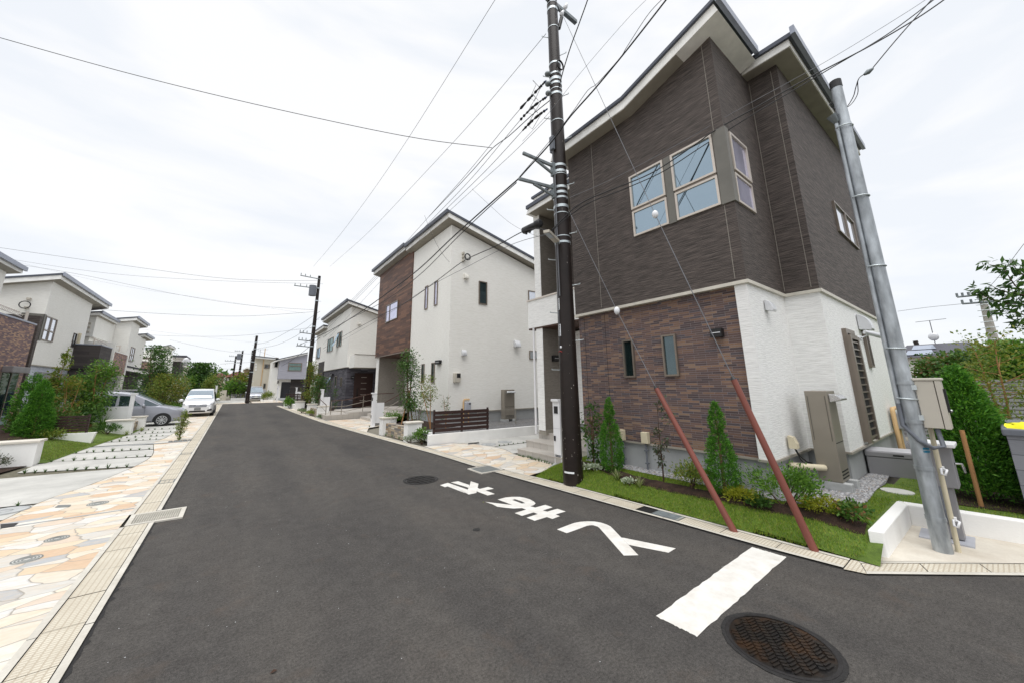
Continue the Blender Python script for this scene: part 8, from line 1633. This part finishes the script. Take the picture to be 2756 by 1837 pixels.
tree('garden_tree', 'yellow green tree growing round the second utility pole', 'tree', (4.95, 32.6, .3), 3.5, (.85, .9), 2400, .12, 'leaf_autumn', 42, r=.035, z0=.2, stems=3, aspect=.5, clumps=28, tight=.2)
tree('garden_tree', 'dark green shrubby tree between second pole and ramp', 'tree', (5.0, 29.2, .3), 2.3, (.8, .8), 1900, .11, 'leaf_dark', 43, r=.03, z0=.1, stems=3, aspect=.5, clumps=26, tight=.2)
tree('leafy_shrub', 'thin shrub behind the ramp railing', 'shrub', (5.6, 26.9, .35), 1.5, (.3, .3), 260, .08, 'leaf_dark', 44, r=.015, z0=.15, aspect=.5, clumps=14)
bush('planter_bush', 'broad leaved bush at the far low white wall', 'shrub', (3.85, 35.3, .25), .42, .5, .9, 700, .13, 'leaf_green', 45, .6); bush('planter_bush', 'low plants before the far stone planter', 'shrub', (4.0, 28.9, .2), .3, .6, .35, 420, .09, 'leaf_grey', 46, .4); bush('planter_bush', 'low plants between the two far white pillars', 'shrub', (4.12, 26.5, .18), .25, .7, .36, 420, .09, 'leaf_olive', 47, .4)
bush('planter_bush', 'weedy plants at the foot of the gate post of the ramp', 'shrub', (4.35, 23.9, .16), .35, .5, .22, 320, .08, 'leaf_dark', 48, .3)
bush('planter_bush', 'potted looking green bush in the white planter beside the silver van', 'shrub', (3.1, 49.2, .5), .55, .5, 1.0, 620, .16, 'leaf_olive', 49, .4)
# hedge and trees at the street's end
def end_bush(p, w_, h_, Y_, leaf, seed, label, n=1500, ls=.22): v = atY(*c57(*p), Y_); return bush('hedge_bush', label, 'hedge', (float(v[0]), Y_, .5), w_, w_*.7, h_, n, ls, leaf, seed, .6, 'hedge at the end of the street', clump=36)
end_bush((500, 1130), 1.3, 2.6, 59, 'leaf_green', 50, 'bright green bush at the left end of the far hedge'); end_bush((600, 1130), 1.5, 2.3, 59.5, 'leaf_maroon', 51, 'dark reddish bush in the middle of the far hedge'); end_bush((690, 1130), 1.3, 2.3, 60, 'leaf_maroon', 52, 'dark reddish bush by the pole in the far hedge')
v = atY(*c57(640, 920), 66); tree('garden_tree', 'autumn tinted tree above the far reddish hedge', 'tree', (float(v[0]), 66, .6), float(v[2])+.6, (2.2, 2.0), 2200, .3, 'leaf_autumn', 53, r=.08, z0=.25, aspect=.6, clumps=26)
v = atG(*cg(1930, 1130)); v2 = atY(*cg(1950, 700), 50.0); tree('street_tree', 'dense round dark green tree behind the white minivan', 'tree', (float(v2[0]), 50.0, .4), float(v2[2])-.2, (2.1, 2.0), 9000, .21, 'leaf_dark', 54, r=.09, z0=.22, aspect=.6, clumps=44, tight=.2, shape=.8)
v2 = atY(*cg(2120, 830), 47.5); tree('street_tree', 'lighter yellow green small tree at the right side of the round tree', 'tree', (float(v2[0]), 47.5, .4), float(v2[2])-.3, (.75, .8), 1900, .16, 'leaf_olive', 55, r=.04, z0=.12, aspect=.55, clumps=24)
for p, lf, sd_, lab in (((1690, 1000), 'leaf_green', 56, 'green bushy trees left of the round dark tree'),): v2 = atY(*cg(*p), 48.5); tree('street_tree', lab, 'tree', (float(v2[0]), 48.5, .4), float(v2[2])+.3, (1.0, .9), 1500, .18, lf, sd_, r=.04, z0=.1, aspect=.55, clumps=22)
for i, x in enumerate((-150, -90, -40, 40, 100, 170)): bush('distant_trees', 'low dark tree line on the horizon'.replace('low', ('leftmost low', 'left low', 'mid left low', 'mid right low', 'right low', 'rightmost low')[i]), 'trees', (x, 230, 2), 38, 12, 9, 1500, 3.0, 'leaf_dark', 57+i, .7, 'tree line on the horizon', clump=60)
# ---- left gardens
def gy(pix, Y_): v = atY(*pix, Y_); return float(v[0]), float(v[2])
def ltree(name, pt, pb, Y_, w_, n, ls, leaf, seed, label, base=None, **kw):
    x, zt_ = gy(pt, Y_); xb, zb = gy(pb, Y_); b0 = base if base is not None else hg(xb, Y_) if Y_ < 24 else zg(Y_)
    return tree(name, label, 'tree' if zt_-b0 > 1.5 else 'shrub', (xb, Y_, b0), zt_-b0, (w_, w_), n, ls, leaf, seed, lean=((x-xb)*.6, 0), **kw)
def gpos(px, py, zb): v = atZ(px, py, zb); return float(v[0]), float(v[1]), zb
def topz(px, py, Y_): return float(atY(px, py, Y_)[2])
b_ = gpos(82, 1190, .30); conifer('columnar_conifer', 'plump dark green conifer behind the broad white pillar on the left', b_, topz(106, 1024, b_[1])-.30, [(0, .30), (.12, .42), (.35, .42), (.55, .30), (.66, .24), (.76, .26), (.88, .17), (1, .02)], 20000, .055, 70, tuft=.4)
b_ = gpos(128, 1160, .35); tree('leafy_shrub', 'tall thin light green shrub rising above the plump conifer', 'shrub', b_, topz(122, 936, b_[1])-.35, (.32, .32), 1100, .095, 'leaf_olive', 71, 'bark_pale', r=.022, z0=.3, aspect=.62, clumps=34, tight=.14, shape=.9, stems=1)
b_ = gpos(165, 1165, .35); tree('leafy_shrub', 'yellowing leafy shrub between the plump conifer and the green tree', 'shrub', b_, topz(160, 1010, b_[1])-.35, (.45, .42), 1300, .075, 'leaf_autumn', 72, 'bark_pale', r=.022, z0=.15, stems=3, spread=.5, aspect=.6, clumps=26, tight=.16)
bush('garden_bush', 'grey green fine leaved bush right of the plump conifer', 'shrub', gpos(140, 1170, .33), .42, .4, .85, 1200, .06, 'leaf_grey', 73, .5); bush('garden_bush', 'low mixed green bush below the grey green one', 'shrub', gpos(125, 1190, .28), .35, .4, .5, 800, .06, 'leaf_olive', 74, .5)
bush('golden_bush', 'small golden yellow bush before the dark slat fence on the bank', 'shrub', gpos(180, 1178, .25), .24, .25, .34, 520, .05, 'leaf_yellow', 75, .5, 'golden low bushes of the left garden'); bush('golden_bush', 'golden yellow groundcover above the stone planter at the left edge', 'shrub', (-5.9, 15.7, .42), .6, .3, .26, 900, .05, 'leaf_yellow', 76, .5, 'golden low bushes of the left garden')
conifer('columnar_conifer', 'small rounded dark conifer before the pale blue house wall', (-5.75, 20.4, .42), topz(180, 1012, 20.4)-.42, [(0, .3), (.3, .42), (.6, .38), (.85, .24), (1, .03)], 5000, .09, 77, tuft=.55)
b_ = gpos(240, 1155, .35); tree('garden_tree', 'bright green feathery tree in the middle of the left garden', 'tree', b_, topz(225, 975, b_[1])-.35, (.72, .7), 4200, .11, 'leaf_green', 78, 'bark_pale', r=.035, z0=.18, stems=3, spread=.4, aspect=.42, clumps=44, tight=.2)
tree('garden_tree', 'green tree overlapping the silver minivan roof', 'tree', (-5.15, 22.6, .42), topz(250, 990, 22.6)-.42, (.6, .6), 2300, .11, 'leaf_green', 79, r=.03, z0=.15, stems=2, aspect=.42, clumps=34, tight=.2)
bush('garden_bush', 'dense lower shrubbery in front of the silver minivan', 'shrub', (-5.0, 21.7, .38), .75, .6, 1.0, 2400, .09, 'leaf_dark', 80, .5, clump=40); bush('garden_bush', 'reddish green shrubbery between slat fence and green tree', 'shrub', (-5.3, 20.2, .40), .8, .6, 1.25, 2000, .08, 'leaf_redtip', 81, .5, clump=36); bush('garden_bush', 'low dark fern like plants behind the white pillars', 'shrub', (-3.85, 21.2, .25), .35, .35, .42, 700, .08, 'leaf_dark', 82, .35)
tuft('tall_grass', 'tall arching grass clump beside the silver minivan', (-4.2, 22.3, .30), .95, 130, 'leaf_green', 83, .022, None, .9); tuft('edging_grass', 'pale striped grass at the white capped pillars', (-3.3, 21.3, .14), .34, 60, 'leaf_variegated', 84, .014, 'grass at the left planter'); tuft('edging_grass', 'pale striped grass between the white capped pillars', (-3.05, 22.6, .14), .38, 60, 'leaf_variegated', 85, .014, 'grass at the left planter')
for i, (x, y, h_, lf) in enumerate(((-5.1, 14.75, .38, 'leaf_variegated'), (-5.7, 14.55, .32, 'leaf_grey'), (-6.4, 14.4, .34, 'leaf_variegated'))): tuft('striped_grass', ('striped grass clump nearest the broad white pillar', 'dusky grass clump along the stone planter wall', 'striped grass clump at the left picture edge')[i], (x, y, .10), h_, 70, lf, 86+i, .016, 'grass clumps before the stone planter wall')
bush('garden_bush', 'dusky low heather like plants at the foot of the stone planter wall', 'shrub', (-4.6, 14.75, .10), .35, .22, .36, 520, .055, 'leaf_maroon', 89, .3); tuft('tall_grass', 'upright herb stalks before the broad white pillar', (-4.5, 14.85, .1), .6, 26, 'leaf_grey', 90, .014, None, .3)
tree('leafy_shrub', 'lone small shrub standing at the flagstone edge by the gutter', 'shrub', (-1.42, 18.3, .10), 1.12, (.24, .24), 900, .065, 'leaf_olive', 91, r=.014, z0=.1, stems=2, spread=.3, aspect=.42, clumps=24, tight=.17); tuft('edging_grass', 'grass ring at the foot of the lone small shrub', (-1.42, 18.25, .10), .26, 110, 'leaf_variegated', 92, .012, None, 1.1); m = MB(); [m.ball((-1.62+.13*i, 17.95+.04*(i % 2), .12), .06, (1.1, 1, .6), 7, 5) for i in range(5)]; simple('edging_stones', m, 'iron_grey', 'grey stones edging the lone small shrub', 'edging')
# trees farther along the left side
ltree('garden_tree', cg(1130, 380), cg(1050, 1200), 33.5, 1.25, 5200, .13, 'leaf_dark', 93, 'tall green tree before the white house with dark balcony', r=.06, z0=.18, stems=2, aspect=.5, clumps=44, tight=.19)
ltree('garden_tree', cg(1380, 850), cg(1330, 1250), 33.0, 1.15, 3400, .12, 'leaf_autumn', 94, 'orange tinted leafy tree left of the dark car', r=.04, z0=.1, stems=3, aspect=.5, clumps=34, tight=.2)
ltree('garden_tree', cg(1190, 850), cg(1200, 1300), 32.4, .85, 2200, .12, 'leaf_olive', 95, 'olive green shrubby tree above the silver minivan nose', r=.04, z0=.1, stems=3, aspect=.5, clumps=30, tight=.2)
ltree('leafy_shrub', cg(1575, 800), cg(1560, 1130), 42.0, .7, 520, .15, 'leaf_grey', 96, 'sparse pale tree before the cream end house', r=.04, z0=.2, stems=2, aspect=.5, clumps=22, tight=.14)
bush('garden_bush', 'green bushes at the foot of the orange tinted tree', 'shrub', (gy(cg(1400, 1330), 32)[0], 32, .25), .8, .6, .8, 1100, .1, 'leaf_green', 97, .5); bush('garden_bush', 'thin shrub before the dark annex wall', 'shrub', (gy(cg(780, 1100), 38)[0], 38, .3), .8, .6, 2.2, 900, .12, 'leaf_green', 98, .45); bush('garden_bush', 'yellow green plants at the far left gate post', 'shrub', (gy(cg(2155, 1290), 46)[0], 46, .35), .35, .35, 1.3, 420, .12, 'leaf_olive', 99, .5)
